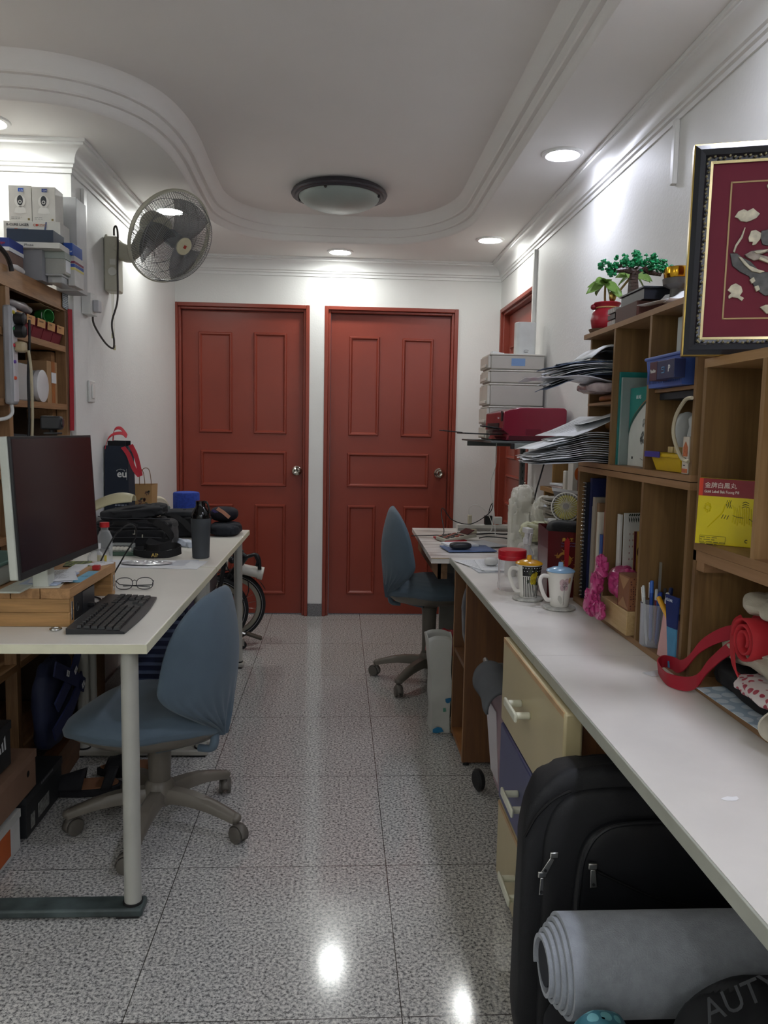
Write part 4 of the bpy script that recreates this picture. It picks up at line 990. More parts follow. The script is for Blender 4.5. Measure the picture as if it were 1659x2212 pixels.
e1 = fa.orthogonal().normalized(); e2 = fa.cross(e1)
part(fan, 'cage_rim', MB().lathe([(Rf-.004, -.011), (Rf+.003, -.011), (Rf+.004, .008), (Rf-.003, .008), (Rf-.004, -.011)], fc, 72, fa), FANC)
NW = 110
def cage(sign, dep, hub):
    q = MB()
    for i in range(NW):
        a = 2*PI*i/NW; pts = []
        for j in range(7):
            u = j/6; r = hub+(Rf-hub)*u; z = dep*math.sqrt(max(0, 1-u**2.6)); tw = a+(.5*(1-u) if sign > 0 else -.3*(1-u))
            pts.append(fc+fa*(sign*z)+(e1*math.cos(tw)+e2*math.sin(tw))*r)
        q.tube(pts, .0010, 3, caps=False)
    for u in (.62, .85, ):
        r = hub+(Rf-hub)*u; z = dep*math.sqrt(max(0, 1-u**2.6)); q.tube([fc+fa*(sign*z)+(e1*math.cos(2*PI*k/48)+e2*math.sin(2*PI*k/48))*r for k in range(48)], .0013, 4, closed=True)
    return q
part(fan, 'front_grille', cage(1, .10, .036), WIRE)
part(fan, 'rear_grille', cage(-1, .075, .05), WIRE)
part(fan, 'centre_badge', MB().lathe([(.0, .106), (.036, .104), (.0395, .100), (.039, .094), (0, .094)], fc, 32, fa), mat('c9c4a6', .4))
bq = fc+fa*.1068; part(fan, 'red_logo', MB().quadbox([bq+e1*.010, bq+e2*.010, bq-e1*.010, bq-e2*.010], fa*.0008), mat('a83a30', .4, var=0), smooth=False)
bl = MB()
for k in range(3):
    a0 = k*2*PI/3+.4
    def bf(u, v, a0=a0):
        r = .03+.145*u; a = a0+(v-.5)*(1.45-.25*u)+.35*u; z = .02-.05*(v-.5)*(1-.3*u)
        return fc+fa*(z+.012)+(e1*math.cos(a)+e2*math.sin(a))*r
    part(fan, 'blade', MB().grid(bf, 10, 10), mat('6c7074', .2, trans=0, alpha=.5, var=0), solid=.002)
part(fan, 'blade_hub', MB().lathe([(0, .055), (.02, .053), (.034, .04), (.036, .0), (0, 0)], fc, 24, fa), mat('6d7276', .35))
part(fan, 'power_cord', MB().tube(smooth_pts([(XL+.05, 3.655, 2.085), (XL+.053, 3.648, 2.115), (XL+.065, 3.64, 2.12), (XL+.072, 3.635, 2.08), (XL+.07, 3.63, 1.95), (XL+.07, 3.62, 1.80), (XL+.05, 3.60, 1.70), (XL+.062, 3.585, 1.62), (XL+.06, 3.57, 1.585), (XL+.035, 3.53, 1.61), (XL+.012, 3.46, 1.68), (XL+.025, 3.43, 1.735)], 8), .0042, 8), mat('3e3a36', .5))
for dy, zb in ((0, 1.66), (.025, 1.61)):
    part(fan, 'pull_cord', MB().tube([(XL+.03, 3.68+dy, 1.846), (XL+.03, 3.68+dy, zb)], .0012, 5).lathe([(0, 0), (.0055, 0), (.0055, .022), (0, .022)], (XL+.03, 3.68+dy, zb-.02), 10), mat('c9c49c', .5))
sb = thing('socket_box', 'grey white socket box with a plug below the wall fan', 'socket')
part(sb, 'box', MB().box((XL+.001, 3.34, 1.70), (XL+.040, 3.425, 1.785)), WPL, bev=.002)
part(sb, 'plug', MB().box((XL+.041, 3.36, 1.712), (XL+.064, 3.405, 1.76)), mat('b9babd', .4), bev=.004)
sw = thing('light_switch', 'white rocker light switch on the left wall', 'switch')
part(sw, 'plate', MB().box((XL+.001, 3.40, 1.345), (XL+.010, 3.475, 1.435)), WPL, bev=.003)
part(sw, 'rocker', MB().box((XL+.0101, 3.425, 1.36), (XL+.015, 3.455, 1.42)), mat('e6e5e0', .3, var=0), bev=.002)

# ------------------------------------------------ on and in the timber shelving
def carton(label, cat, px0, px1, Y, z0, z1, depth, m, kids=None, name='cardboard_box', group=None, bev=.001):
    """box whose near face stands on plane y=Y and spans px0..px1 in the photo"""
    zc = (z0+z1)/2; ppy = 1106
    x0 = at(px0, 500, y=Y).x; x1 = at(px1, 500, y=Y).x
    t = thing(name, label, cat, group)
    b_ = part(t, 'carton', MB().box((x0, Y, z0), (x1, Y+depth, z1)), m, bev=bev, smooth=False)
    return t, x0, x1
WB = mat('d4d4ce', .5, var=.03)
ZT = 1.7552
LG = mat('a9abac', .5)
# bottom layer
NB0 = len(WORLD_ROOTS)
o, a, b = carton('brown gift box on the top of the timber shelving at the photo edge', 'box', -30, 17, 2.72, ZT, 1.825, .12, mat('7a6459', .6))
o, a, b = carton('plain grey box standing on top of the timber shelving', 'box', 20, 90, 2.86, ZT, 1.862, .10, mat('8f9094', .5, var=.03))
o, a, b = carton('grey box with a pale green lid and a torn label on the timber shelving', 'box', 97, 140, 2.89, ZT+.03, 1.838, .14, mat('a8a9a2', .6))
part(o, 'lid', MB().box((a-.003, 2.886, 1.838), (b+.003, 3.033, 1.862)), mat('a3aca4', .5), bev=.001, label='pale green lid')
part(o, 'torn_label', MB().box((b+.0002, 2.90, 1.795), (b+.0012, 2.98, 1.836)), PAP, smooth=False)
lidp = thing('food_container', 'clear plastic container with a lid under the grey lidded box', 'container')
part(lidp, 'tub', MB().box((-1.032, 2.90, ZT), (-.98, 3.04, ZT+.022)), clear('d0d4d4', .2, .5), bev=.003)
part(lidp, 'lid', MB().box((-1.036, 2.885, ZT+.0225), (-.976, 3.05, ZT+.0295)), clear('dfe2e2', .15, .6), bev=.003)
o, a, b = carton('flat white phone box on top of the grey boxes', 'box', 15, 130, 2.84, 1.8625, 1.882, .17, WB)
text(o, 'iPhone', .012, (a+.055, 2.8395, 1.868), (1, 0, 0), (0, 0, 1), mat('6a6a6a', .5, var=0))
o, a, b = carton('small blue and white box at the very edge on top of the brown gift box', 'box', -40, 18, 2.72, 1.8255, 1.868, .12, mat('2c3f8c', .5))
part(o, 'white_band', MB().box((a, 2.7192, 1.8256), (b+.0008, 2.8408, 1.838)), PAP, smooth=False)
text(o, 'Tiger', .011, (b-.035, 2.7185, 1.848), (1, 0, 0), (0, 0, 1), mat('c23a4a', .5, var=0))
o, a, b = carton('dark navy flat box lying on the white phone box', 'box', 13, 116, 2.84, 1.8825, 1.925, .11, mat('2f3c4d', .5, var=.02))
o, a, b = carton('white medical device box behind the navy box on the timber shelving', 'box', 7, 132, 2.965, 1.8825, 1.982, .10, mat('d9d8d0', .45))
text(o, 'B-CURE LASER', .0125, (a+.010, 2.9645, 1.965), (1, 0, 0), (0, 0, 1), mat('4a4a4e', .5, var=0), bold=.0002)
text(o, 'CLASSIC', .0125, (a+.105, 2.9645, 1.965), (1, 0, 0), (0, 0, 1), mat('c07a5a', .5, var=0))
part(o, 'printed_photo', MB().box((a+.012, 2.9641, 1.93), (a+.088, 2.9649, 1.957)), mat('9aa2ac', .5, var=.3, ns=50), smooth=False)
part(o, 'printed_face', MB().prism([(.012*math.cos(i*PI/8), .014*math.sin(i*PI/8)) for i in range(16)], (0, -.0004, 0), (a+.045, 2.9641, 1.943), (1, 0, 0), (0, 0, 1)), mat('a8604a', .6), smooth=False)
part(o, 'red_mark', MB().box((a+.115, 2.9641, 1.966), (a+.122, 2.9649, 1.973)), mat('c23a2e', .5, var=0), smooth=False)
part(o, 'printed_band', MB().add([(a+.15, 2.9643, 1.981), (a+.155, 2.9643, 1.981), (a+.148, 2.9643, 1.93), (a+.14, 2.9643, 1.93)], [(0, 1, 2, 3)]), mat('5a678c', .5), smooth=False)
for i, (p0, p1, lab) in enumerate(((20, 70, 'left white camera box with a round camera picture on top of the pile'), (71.5, 122, 'right white camera box with a round camera picture on top of the pile'))):
    o, a, b = carton(lab, 'box', p0, p1, 2.967-.001*i, 1.9825, 2.108-.003*i, .085, mat('dedcd4', .45), group='security camera boxes on the shelving')
    Y = 2.967-.001*i-.0006; c = (a+b)/2
    circ = lambda cx2, cz2, rx_, rz_, n_=24: [(cx2+rx_*math.cos(2*PI*k/n_), cz2+rz_*math.sin(2*PI*k/n_)) for k in range(n_)]
    part(o, 'printed_camera', MB().prism(circ(c, 2.052, .0195, .021), (0, -.0002, 0), (0, Y, 0), (1, 0, 0), (0, 0, 1)).prism([(c-.021, 2.012), (c-.018, 2.026), (c-.01, 2.033), (c+.01, 2.033), (c+.018, 2.026), (c+.021, 2.012), (c, 2.009)], (0, -.0002, 0), (0, Y, 0), (1, 0, 0), (0, 0, 1)), mat('ecebe4', .4, var=0), smooth=False)
    part(o, 'printed_lens', MB().prism(circ(c, 2.055, .0105, .018), (0, -.0002, 0), (0, Y-.0004, 0), (1, 0, 0), (0, 0, 1)), mat('3c3f44', .4, var=0), smooth=False)
    part(o, 'printed_pupil', MB().lathe([(.0035, 0), (.0065, 0)], (c, Y-.001, 2.05), 20, (0, -1, 0)), mat('d9d9d4', .4, var=0), smooth=False)
    part(o, 'sticker', MB().box((c-.006, Y-.0006, 2.086), (c+.013, Y, 2.098)), mat('2c5fc0' if i == 0 else '26408c', .4, var=0), smooth=False)
    text(o, 'CiN', .0085, (c-.002, Y-.0008, 2.088), (1, 0, 0), (0, 0, 1), PAP)
    lines(o, (a+.008, Y, 1.995), (1, 0, 0), (0, 0, 1), 2, .04, .005, mat('8a8a86', .5, var=0), seed=i, th=.0016)
    part(o, 'badge', MB().box((b-.014, Y-.0006, 1.986), (b-.007, Y, 1.993)), mat('8a7a4a', .4, var=0), smooth=False)
o, a, b = carton('tall pale grey carton standing behind the camera boxes', 'box', 120, 168, 3.068, ZT, 2.10, .115, mat('b5b6b6', .5))
o, a, b = carton('blue and white printer cartridge box beside the camera boxes', 'box', 134, 158, 2.94, 1.8625, 1.905, .11, mat('2a4fa0', .45))
text(o, 'brother', .011, (a+.003, 2.9395, 1.872), (1, 0, 0), (0, 0, 1), PAP)
o, a, b = carton('tall white carton carrying blue and yellow stripes at the shelf corner', 'box', 147, 162, 2.95, ZT, 1.8622, .10, mat('c4c4c0', .5))
part(o, 'stripe', MB().box((a, 2.9492, 1.835), (b+.0005, 3.0505, 1.843)), mat('7a3048', .5, var=0), smooth=False)
part(o, 'stripe', MB().box((a, 2.9492, 1.822), (b+.0005, 3.0505, 1.833)), mat('2f4f9a', .5, var=0), smooth=False)
part(o, 'stripe', MB().box((a, 2.9492, 1.812), (b+.0005, 3.0505, 1.820)), mat('c9c06a', .5, var=0), smooth=False)
for o in WORLD_ROOTS[NB0:]: o.location.y += .06; o.location.x -= .023
solo('wrapped_bundle', MB().blob((-1.088, 2.78, ZT+.010), (.022, .10, .02), .7, 28, .004, 20, 2), mat('c9c9c8', .5, var=.1), 'small white wrapped bundle lying on the timber shelf edge', 'bundle')
solo('postcard', MB().quadbox([(fx+.004, 3.17, 1.70), (fx+.004, 3.232, 1.695), (fx+.004, 3.232, 1.755), (fx+.004, 3.17, 1.77)], (.001, 0, 0)), dots('c9d4da', '4a5a5e', 140, .45), 'small blue picture postcard fixed at the corner of the timber shelving', 'postcard', smooth=False)
kc = solo('beaded_cord', MB().tube(smooth_pts([(fx+.006, 2.60, 1.80), (fx+.01, 2.64, 1.785), (fx+.01, 2.67, 1.765), (fx+.012, 2.68, 1.74)], 6), .008, 8), BLK, 'black beaded cord draped over the timber beam', 'cord')
# red trays with labels
MAR = mat('7a2430', .55, var=.08)
for i in range(5):
    y0 = 2.71+i*.097
    t = thing('storage_tray', ['nearest', 'second', 'third', 'fourth', 'farthest'][i]+' of the five dark red label-fronted trays under the timber beam', 'tray', 'red trays in the timber shelving')
    part(t, 'tray', MB().add([(fx-.02, y0, 1.5545), (fx-.02, y0+.09, 1.5545), (-1.36, y0+.09, 1.5545), (-1.36, y0, 1.5545), (fx+.0, y0, 1.622), (fx+.0, y0+.09, 1.622), (-1.36, y0+.09, 1.61), (-1.36, y0, 1.61)], [(0, 3, 2, 1), (0, 1, 5, 4), (1, 2, 6, 5), (2, 3, 7, 6), (3, 0, 4, 7)]), MAR, solid=.002, smooth=False)
    part(t, 'card_label', MB().quadbox([(fx+.002, y0+.008, 1.595), (fx+.002, y0+.082, 1.595), (fx+.004, y0+.082, 1.624), (fx+.004, y0+.008, 1.624)], (.001, 0, 0)), mat('c9975f', .6), smooth=False, label='orange card label')
    lines(t, (fx+.0052, y0+.02, 1.612), (0, 1, 0), (0, 0, 1), 1, .04, .008, mat('7a5a38', .6, var=0), seed=i, th=.005)
solo('plastic_wrapped_roll', MB().blob((fx-.05, 2.86, 1.655), (.06, .22, .034), .8, 32, .006, 16, 4, rz=.0), mat('a9a4a4', .25, var=.1), 'long grey plastic wrapped bundle lying on the red trays', 'bundle')
gm = thing('mug', 'green mug lying sideways on the red trays', 'mug')
part(gm, 'cup', MB().lathe([(0, 0), (.024, 0), (.026, .003), (.026, .05), (.023, .05), (.022, .005)], (-1.14, 3.10, 1.652), 28, (1, -.5, 0)), mat('3a8a44', .3))
part(gm, 'handle', MB().tube([(fx-.035+.0, 3.072-.012*math.sin(a), 1.652+.014*math.cos(a)) for a in [i*PI/8 for i in range(9)]], .003, 8), mat('d0d4cc', .4))
solo('brown_paper_sheet', MB().sheet((fx-.07, 3.08, 1.683), .12, .2, 0, .0008, amp=.004, n=10), mat('a98f68', .7), 'crumpled brown paper poking out under the timber beam end', 'paper')
# cardboard box, tubs on the second shelf
cb_ = thing('cardboard_box', 'brown cardboard carton with orange tape on the middle timber shelf', 'box')
part(cb_, 'carton', MB().box((-1.28, 3.055, 1.3285), (fx-.0195, 3.16, 1.486)), CARD, bev=.001, smooth=False)
part(cb_, 'tape', MB().box((fx-.0194, 3.10, 1.329), (fx-.0185, 3.135, 1.4865)), mat('a9682e', .3), smooth=False)
part(cb_, 'shipping_label', MB().box((fx-.0184, 3.095, 1.405), (fx-.0176, 3.145, 1.445)), PAP, smooth=False)
tb = thing('storage_jar', 'clear jar with a round white lid lying beside the cardboard carton', 'jar')
part(tb, 'jar', MB().lathe([(0, 0), (.055, 0), (.057, .01), (.057, .13), (.053, .135)], (-1.24, 3.03-.045, 1.3865), 32, (1, -.0, 0)), clear('c4c6c4', .3, .5))
part(tb, 'lid', MB().lathe([(.058, .134), (.0585, .15), (.05, .153), (0, .152)], (-1.24, 3.03-.045, 1.3875), 32, (1, -.0, 0)), mat('dcdcdc', .4))
tb2 = solo('storage_tub', MB().box((-1.25, 2.80, 1.3285), (fx-.03, 2.915, 1.46)), clear('c9cac6', .3, .6), 'frosted plastic tub of small packets on the middle timber shelf', 'tub', bev=.006)
solo('dark_pouch', MB().blob((-1.24, 3.0, 1.155), (.22, .34, .11), .5, 30, .01, 9, 4), BLKF, 'black fabric pouch in the shelf opening above the monitor', 'pouch')
solo('paper_tray', MB().box((-1.20, 2.72, 1.0955), (fx-.03, 3.12, 1.0985)).box((fx-.034, 2.72, 1.0986), (fx-.03, 3.12, 1.125)), mat('c9c9c4', .5), 'white letter tray in the shelf opening behind the webcam', 'tray')
ln = thing('lanyard', 'long red lanyard hanging from the corner post of the timber shelving', 'lanyard')
part(ln, 'ribbon', MB().strap([(fx+.014, 3.222, 1.70), (fx+.014, 3.225, 1.50), (fx+.012, 3.226, 1.30), (fx+.010, 3.228, 1.225)], .020, .003, (.5, .85, 0)), mat('a31f2c', .55), label='red ribbon')
part(ln, 'clip', MB().tube([(fx+.01, 3.228, 1.225), (fx+.01, 3.228, 1.12)], .002, 6).tube([(fx+.01, 3.228+.006*math.cos(a), 1.20+.009*math.sin(a)) for a in [i*PI/6 for i in range(12)]], .0018, 6, closed=True), METAL, label='metal swivel clip')
# power strip on the post
ps = thing('power_strip', 'long grey power strip with coloured buttons screwed to the timber post', 'power strip')
py = 2.615; pxf = fx+.03
part(ps, 'body', MB().box((fx+.002, py-.001, 1.31), (pxf, py+.05, 1.625)), mat('a4a5a8', .4), bev=.008)
part(ps, 'face', MB().box((pxf, py+.006, 1.32), (pxf+.002, py+.044, 1.618)), mat('d3d3d6', .35), bev=.001)
for i, c_ in enumerate(('c9b93a', '3a8a5a', 'c93a4a', '6a4aa8', 'd95a3a')):
    part(ps, 'switch_button', MB().lathe([(0, .005), (.005, .005), (.006, 0)], (pxf+.002, py+.014, 1.603-i*.052), 16, (1, 0, 0)), mat(c_, .4, var=0), label='coloured round button')
for z in (1.585, 1.545):
    part(ps, 'black_plug', MB().lathe([(0, 0), (.019, 0), (.021, .008), (.020, .028), (.014, .032), (0, .032)], (pxf+.002, py+.03, z), 24, (1, 0, 0)), BLK)
part(ps, 'beige_plug', MB().box((pxf+.002, py+.012, 1.478), (pxf+.034, py+.048, 1.512)), mat('b8a888', .4), bev=.008)
part(ps, 'cord', MB().tube(smooth_pts([(fx+.016, py+.02, 1.312), (fx+.016, py+.02, 1.28), (fx+.0, py-.02, 1.262), (fx-.06, py-.12, 1.255)], 7), .006, 10), WPL)
solo('power_cable', MB().tube(smooth_pts([(pxf+.037, py+.055, 1.585), (pxf+.037, py+.05, 1.50), (pxf+.03, py+.05, 1.40), (pxf+.028, py+.055, 1.30), (pxf+.02, py+.06, 1.18), (pxf+.0, py+.06, 1.0), (pxf, py+.06, .80), (pxf, py+.06, Z0+.003)], 6), .0045, 8), BLK, 'black power cable running down from the power strip behind the monitor', 'cable')
solo('power_cable', MB().tube(smooth_pts([(pxf+.041, py+.03, 1.485), (pxf+.044, py+.04, 1.42), (pxf+.044, py+.042, 1.30), (pxf+.035, py+.05, 1.18), (pxf+.02, py+.04, 1.0), (pxf+.02, py+.04, .80), (pxf+.02, py+.04, Z0+.003)], 6), .0048, 8), mat('b8ad90', .5), 'beige power cable running down from the power strip behind the monitor', 'cable')
tg = MB(); rnd = random.Random(6)
for k in range(7):
    c = Vector((-1.0-.02*rnd.random(), 2.13+.03*k*.3, .97)); pts = [c+Vector((.035*math.cos(a+k)*(1+.2*k*.2), .05*math.sin(a*1.0+k*.7), .055*math.sin(a+k*.5)+.004*k)) for a in [i*PI/8 for i in range(16)]]
    tg.tube(pts, .0035, 6, closed=True)
tg.v = [Vector((v.x, v.y, v.z)) for v in tg.v]
lo = min(v.z for v in tg.v); tg.v = [v-Vector((0, 0, lo-.8855)) for v in tg.v]
solo('cable_tangle', tg, BLK, 'coil of black cables heaped left of the monitor', 'cables')

# ------------------------------------------------ under the left desk
def under(label, cat, c, size, rz, m, name='shoe_box', lid=None, bev=.001):
    t = thing(name, label, cat)
    part(t, 'carton', MB().obox((c[0], c[1], c[2]+size[2]/2), size, rz), m, bev=bev, smooth=False)
    if lid: part(t, 'lid', MB().obox((c[0], c[1], c[2]+size[2]-.012), (size[0]+.006, size[1]+.006, .025), rz), lid, bev=.001, smooth=False)
    return t
sx = -.965
o = under('orange shoe box with a white label end at the bottom left', 'shoe box', (sx-.035, 2.17, .006), (.15, .18, .12), 0, mat('c4c4be', .5), lid=mat('b9b9b2', .5))
part(o, 'orange_panel', MB().box((sx+.0405, 2.09, .02), (sx+.0418, 2.19, .11)), mat('b5561e', .5), smooth=False)
o = under('black shoe box with white labels on the floor shelf', 'shoe box', (sx-.035, 2.46, .006), (.15, .30, .13), 0, mat('26282a', .5), lid=mat('2c2e30', .5))
part(o, 'end_label', MB().box((sx+.0405, 2.40, .028), (sx+.0416, 2.49, .072)).box((sx+.0405, 2.34, .022), (sx+.0416, 2.37, .066)), mat('8f908c', .5, var=.3, ns=90), smooth=False)
lines(o, (sx+.0436, 2.42, .125), (0, 1, 0), (0, 0, 1), 1, .12, .01, mat('77787a', .5, var=0), seed=5, th=.008)
o = under('brown shoe box stacked on the orange one under the left desk', 'shoe box', (sx-.035, 2.24, .1395), (.15, .30, .115), 0, mat('8a6a55', .6), lid=mat('8f6f5a', .6))
part(o, 'hand_hole', MB().lathe([(0, 0), (.010, 0)], (sx+.0405, 2.33, .20), 16, (1, 0, 0)), mat('15100c', .8, var=0), smooth=False)
o = under('black shoe box with three slanted white stripes atop the brown one', 'shoe box', (sx-.045, 2.16, .2685), (.14, .18, .13), 0, mat('1e1f20', .5), lid=mat('232425', .5))
q = MB()
for i, h in enumerate((.018, .030, .042)): q.add([(sx+.0262, 2.175+i*.016, .325), (sx+.0262, 2.185+i*.016, .325), (sx+.0262, 2.185+i*.016-.004, .325+h), (sx+.0262, 2.177+i*.016-.006, .325+h*.85)], [(0, 1, 2, 3)])
part(o, 'stripe_mark', q, PAP, smooth=False)
part(o, 'end_label', MB().box((sx+.0255, 2.14, .275), (sx+.0262, 2.165, .312)), PAP2, smooth=False)
pk = solo('floor_plank', MB().obox((-.99, 2.93, .06), (.05, .62, .118), .05), wood('6b4528', '4c3019', 'Y', 5), 'dark timber plank along the floor beside the shoe boxes', 'plank', smooth=False)
NVY = mat('1d2440', .7, var=.15)
hb = thing('drawstring_bag', 'dark blue padded straps with white tags hanging under the left desk', 'bag')
part(hb, 'pouch', MB().blob((-.985, 2.72, .30), (.07, .30, .30), .6, 36, .016, 9, 6), NVY)
for k, (p, q_) in enumerate((((-.935, 2.60, .44), (-.925, 2.86, .30)), ((-.94, 2.62, .30), (-.925, 2.84, .47)), ((-.935, 2.58, .22), (-.925, 2.84, .34)))):
    p = Vector(p); q_ = Vector(q_); d = (q_-p).normalized()
    part(hb, 'strap', MB().strap([p, p.lerp(q_, .5)+Vector((.012, 0, 0)), q_], .05, .006, d.cross(Vector((1, 0, 0)))), mat('252c54', .7, var=.1))
    c = p.lerp(q_, .25+.3*k)+Vector((.018, 0, 0)); e = d; f_ = d.cross(Vector((1, 0, 0)))
    part(hb, 'white_tag', MB().quadbox([c-e*.012-f_*.010, c+e*.012-f_*.010, c+e*.012+f_*.010, c-e*.012+f_*.010], (.001, 0, 0)), PAP, smooth=False)
    text(hb, 'C', .014, c-Vector((-.0016, .005, .005)), (0, 1, 0), (0, 0, 1), INK)
cbx = under('open brown carton standing behind the desk legs', 'box', (-.99, 3.15, .0), (.08, .10, .48), 0, mat('6d5034', .7), name='cardboard_box')
# sandals
SD = mat('1c1c20', .8, var=.15, ns=30)
for i, (cx2, cy2, rz, lab) in enumerate(((-.86, 2.63, .15, 'left black sandal with a tan insole under the blue chair'), (-.73, 2.78, .1, 'right black sandal with a tan insole under the blue chair'))):
    M = Matrix.Translation((cx2, cy2, 0)) @ Matrix.Rotation(rz, 4, 'Z')
    def fo(n_=28, k=1):
        out = []
        for j in range(n_):
            a = 2*PI*j/n_; x = .128*math.cos(a); y = (.046+.010*math.cos(a))*math.sin(a); out.append((x*k, y*k))
        return out
    t = thing('sandal', lab, 'sandal', 'black sandals under the blue chair')
    part(t, 'sole', MB().prism(fo(), (0, 0, .026), (0, 0, 0)).xf(M), SD, bev=.004)
    part(t, 'insole', MB().prism(fo(k=.9), (0, 0, .004), (0, 0, .0262)).xf(M), mat('8a5f42', .7))
    def up(u, v):
        a = PI*v; x = -.10+.10*u; wv = (.046-.010*abs(x)/.128)*1.05; return (x+.012*math.sin(a), -math.cos(a)*wv, .024+math.sin(a)*(.030+.028*u))
    part(t, 'upper_strap', MB().grid(up, 8, 14).xf(M), SD, solid=.004)
    def up2(u, v):
        a = PI*v; x = .06+.035*u; return (x+.02*math.sin(a), -math.cos(a)*.047, .024+math.sin(a)*(.055))
    part(t, 'heel_strap', MB().grid(up2, 4, 14).xf(M), SD, solid=.004)
# slatted bin, black drawer tower, white cable
sbn = thing('slatted_basket', 'dark blue slatted plastic basket under the left desks', 'basket')
part(sbn, 'frame', MB().box((-.82, 3.13, .0), (-.60, 3.36, .62)), mat('232c4c', .5), bev=.006)
for k in range(14):
    part(sbn, 'slat', MB().obox((-.71, 3.124, .13+k*.034), (.20, .010, .012), 0), mat('5a6684', .5), smooth=False)
dt = thing('drawer_tower', 'black plastic drawer tower beneath the far left desk', 'drawer tower')
part(dt, 'case', MB().box((-.86, 3.46, 0), (-.60, 3.86, .64)), mat('1d1e22', .4), bev=.006)
for k in range(4):
    d = part(dt, 'drawer', MB().box((-.5995, 3.475, .025+k*.152), (-.592, 3.845, .168+k*.152)), mat('2a2b31', .35), bev=.003)
    part(d, 'handle', MB().box((-.592, 3.60, .11+k*.152), (-.586, 3.72, .122+k*.152)), mat('55565c', .3), bev=.001)
solo('hanging_cable', MB().tube(smooth_pts([(-.84, 2.55, TZ-.03), (-.84, 2.56, .62), (-.82, 2.60, .55), (-.79, 2.66, .51), (-.78, 2.70, .50)], 7), .005, 8), WPL, 'white cable hanging below the left desk top', 'cable')

# ------------------------------------------------ folded bicycle by the door
bk = thing('folding_bicycle', 'folded black bicycle with white tubes parked by the left-hand red door', 'bicycle')
def wheel(c, nrm, R, label):
    c = Vector(c); nrm = Vector(nrm).normalized(); a = nrm.orthogonal().normalized(); b = nrm.cross(a)
    ty = MB().tube([c+(a*math.cos(2*PI*i/56)+b*math.sin(2*PI*i/56))*(R-.016) for i in range(56)], .017, 12, closed=True)
    T_ = part(bk, 'tyre', ty, mat('1c1d1f', .7), label=label)
    part(T_, 'reflective_line', MB().lathe([(R-.020, .0168), (R-.0225, .0168)], c, 56, nrm).lathe([(R-.0225, .0168), (R-.020, .0168)], c, 56, -nrm), mat('9a9a98', .4, var=0))
    part(T_, 'rim', MB().lathe([(R-.052, -.009), (R-.052, .009), (R-.030, .011), (R-.030, -.011), (R-.052, -.009)], c, 56, nrm), mat('8f8a7c', .35, .6))
    sp_ = MB()
    for i in range(20):
        t = 2*PI*i/20; s_ = 1 if i % 2 else -1; t2 = t+.35*s_
        sp_.tube([c+nrm*(.014*s_)+(a*math.cos(t2)+b*math.sin(t2))*.016, c+(a*math.cos(t)+b*math.sin(t))*(R-.05)], .0009, 4)
    part(T_, 'spokes', sp_, METAL)
    part(T_, 'hub', MB().lathe([(0, -.035), (.009, -.035), (.009, -.022), (.018, -.02), (.012, -.01), (.012, .01), (.018, .02), (.009, .022), (.009, .035), (0, .035)], c, 20, nrm), BLK)
wheel((-.612, 4.50, .225), (.30, -1, 0), .198, 'front wheel tyre')
wheel((-.70, 4.42, .215), (.22, -1, .0), .195, 'rear wheel tyre')
FR_ = mat('1b1c1e', .35)
part(bk, 'main_tube', MB().tube([(-.64, 4.47, .36), (-.60, 4.46, .42), (-.52, 4.45, .53)], [.022, .02, .019], 14), FR_)
part(bk, 'fork', MB().tube([(-.612, 4.465, .225), (-.60, 4.455, .33), (-.585, 4.452, .42)], .010, 10), FR_)
part(bk, 'mudguard', MB().grid(lambda u, v: (Vector((-.612, 4.50, .225))+(Vector((1, .30, 0)).normalized()*math.cos(.45+u*1.5)+Vector((0, 0, 1))*math.sin(.45+u*1.5))*.213+Vector((.3, -1, 0)).normalized()*((v-.5)*.05)), 16, 3), FR_, solid=.002)
part(bk, 'white_tube', MB().cyl((-.585, 4.47, .455), (-.445, 4.47, .425), .030, .032, 20), mat('dcd9cf', .4), label='white painted tube')
part(bk, 'tube_end', MB().cyl((-.455, 4.469, .427), (-.428, 4.469, .421), .036, .038, 20), mat('e2dfd5', .4))
part(bk, 'white_tube', MB().cyl((-.75, 4.47, .485), (-.63, 4.47, .47), .030, n=20), mat('d9d6cc', .4), label='white painted tube')
part(bk, 'handlebar', MB().tube(smooth_pts([(-.60, 4.45, .56), (-.56, 4.44, .555), (-.52, 4.44, .525), (-.47, 4.44, .535), (-.45, 4.44, .51), (-.445, 4.44, .45)], 6), .011, 10), FR_)
part(bk, 'brake_lever', MB().tube([(-.585, 4.43, .60), (-.555, 4.43, .565), (-.535, 4.43, .555)], .007, 8), FR_)
part(bk, 'brake_lever', MB().tube([(-.47, 4.43, .535), (-.455, 4.43, .50), (-.462, 4.43, .47)], .008, 8), FR_)
part(bk, 'hinge_clamp', MB().ball((-.575, 4.44, .54), .026, 14).ball((-.60, 4.44, .505), .022, 14), mat('2a2b2e', .3))
part(bk, 'brake_cable', MB().tube(smooth_pts([(-.59, 4.42, .55), (-.63, 4.41, .50), (-.61, 4.41, .44), (-.585, 4.42, .40)], 6), .003, 6).tube(smooth_pts([(-.51, 4.42, .40), (-.505, 4.42, .33), (-.53, 4.42, .28), (-.575, 4.43, .245)], 6), .003, 6), BLK)
part(bk, 'pedal', MB().obox((-.47, 4.40, .075), (.09, .05, .014), .1, 0, .35), mat('4a4238', .6), bev=.003)
part(bk, 'crank', MB().tube([(-.62, 4.38, .12), (-.52, 4.39, .09)], .008, 8), METAL)
part(bk, 'chainring', MB().lathe([(.03, -.002), (.055, -.002), (.055, .002), (.03, .002)], (-.69, 4.375, .15), 32, (.2, -1, 0)), METAL)
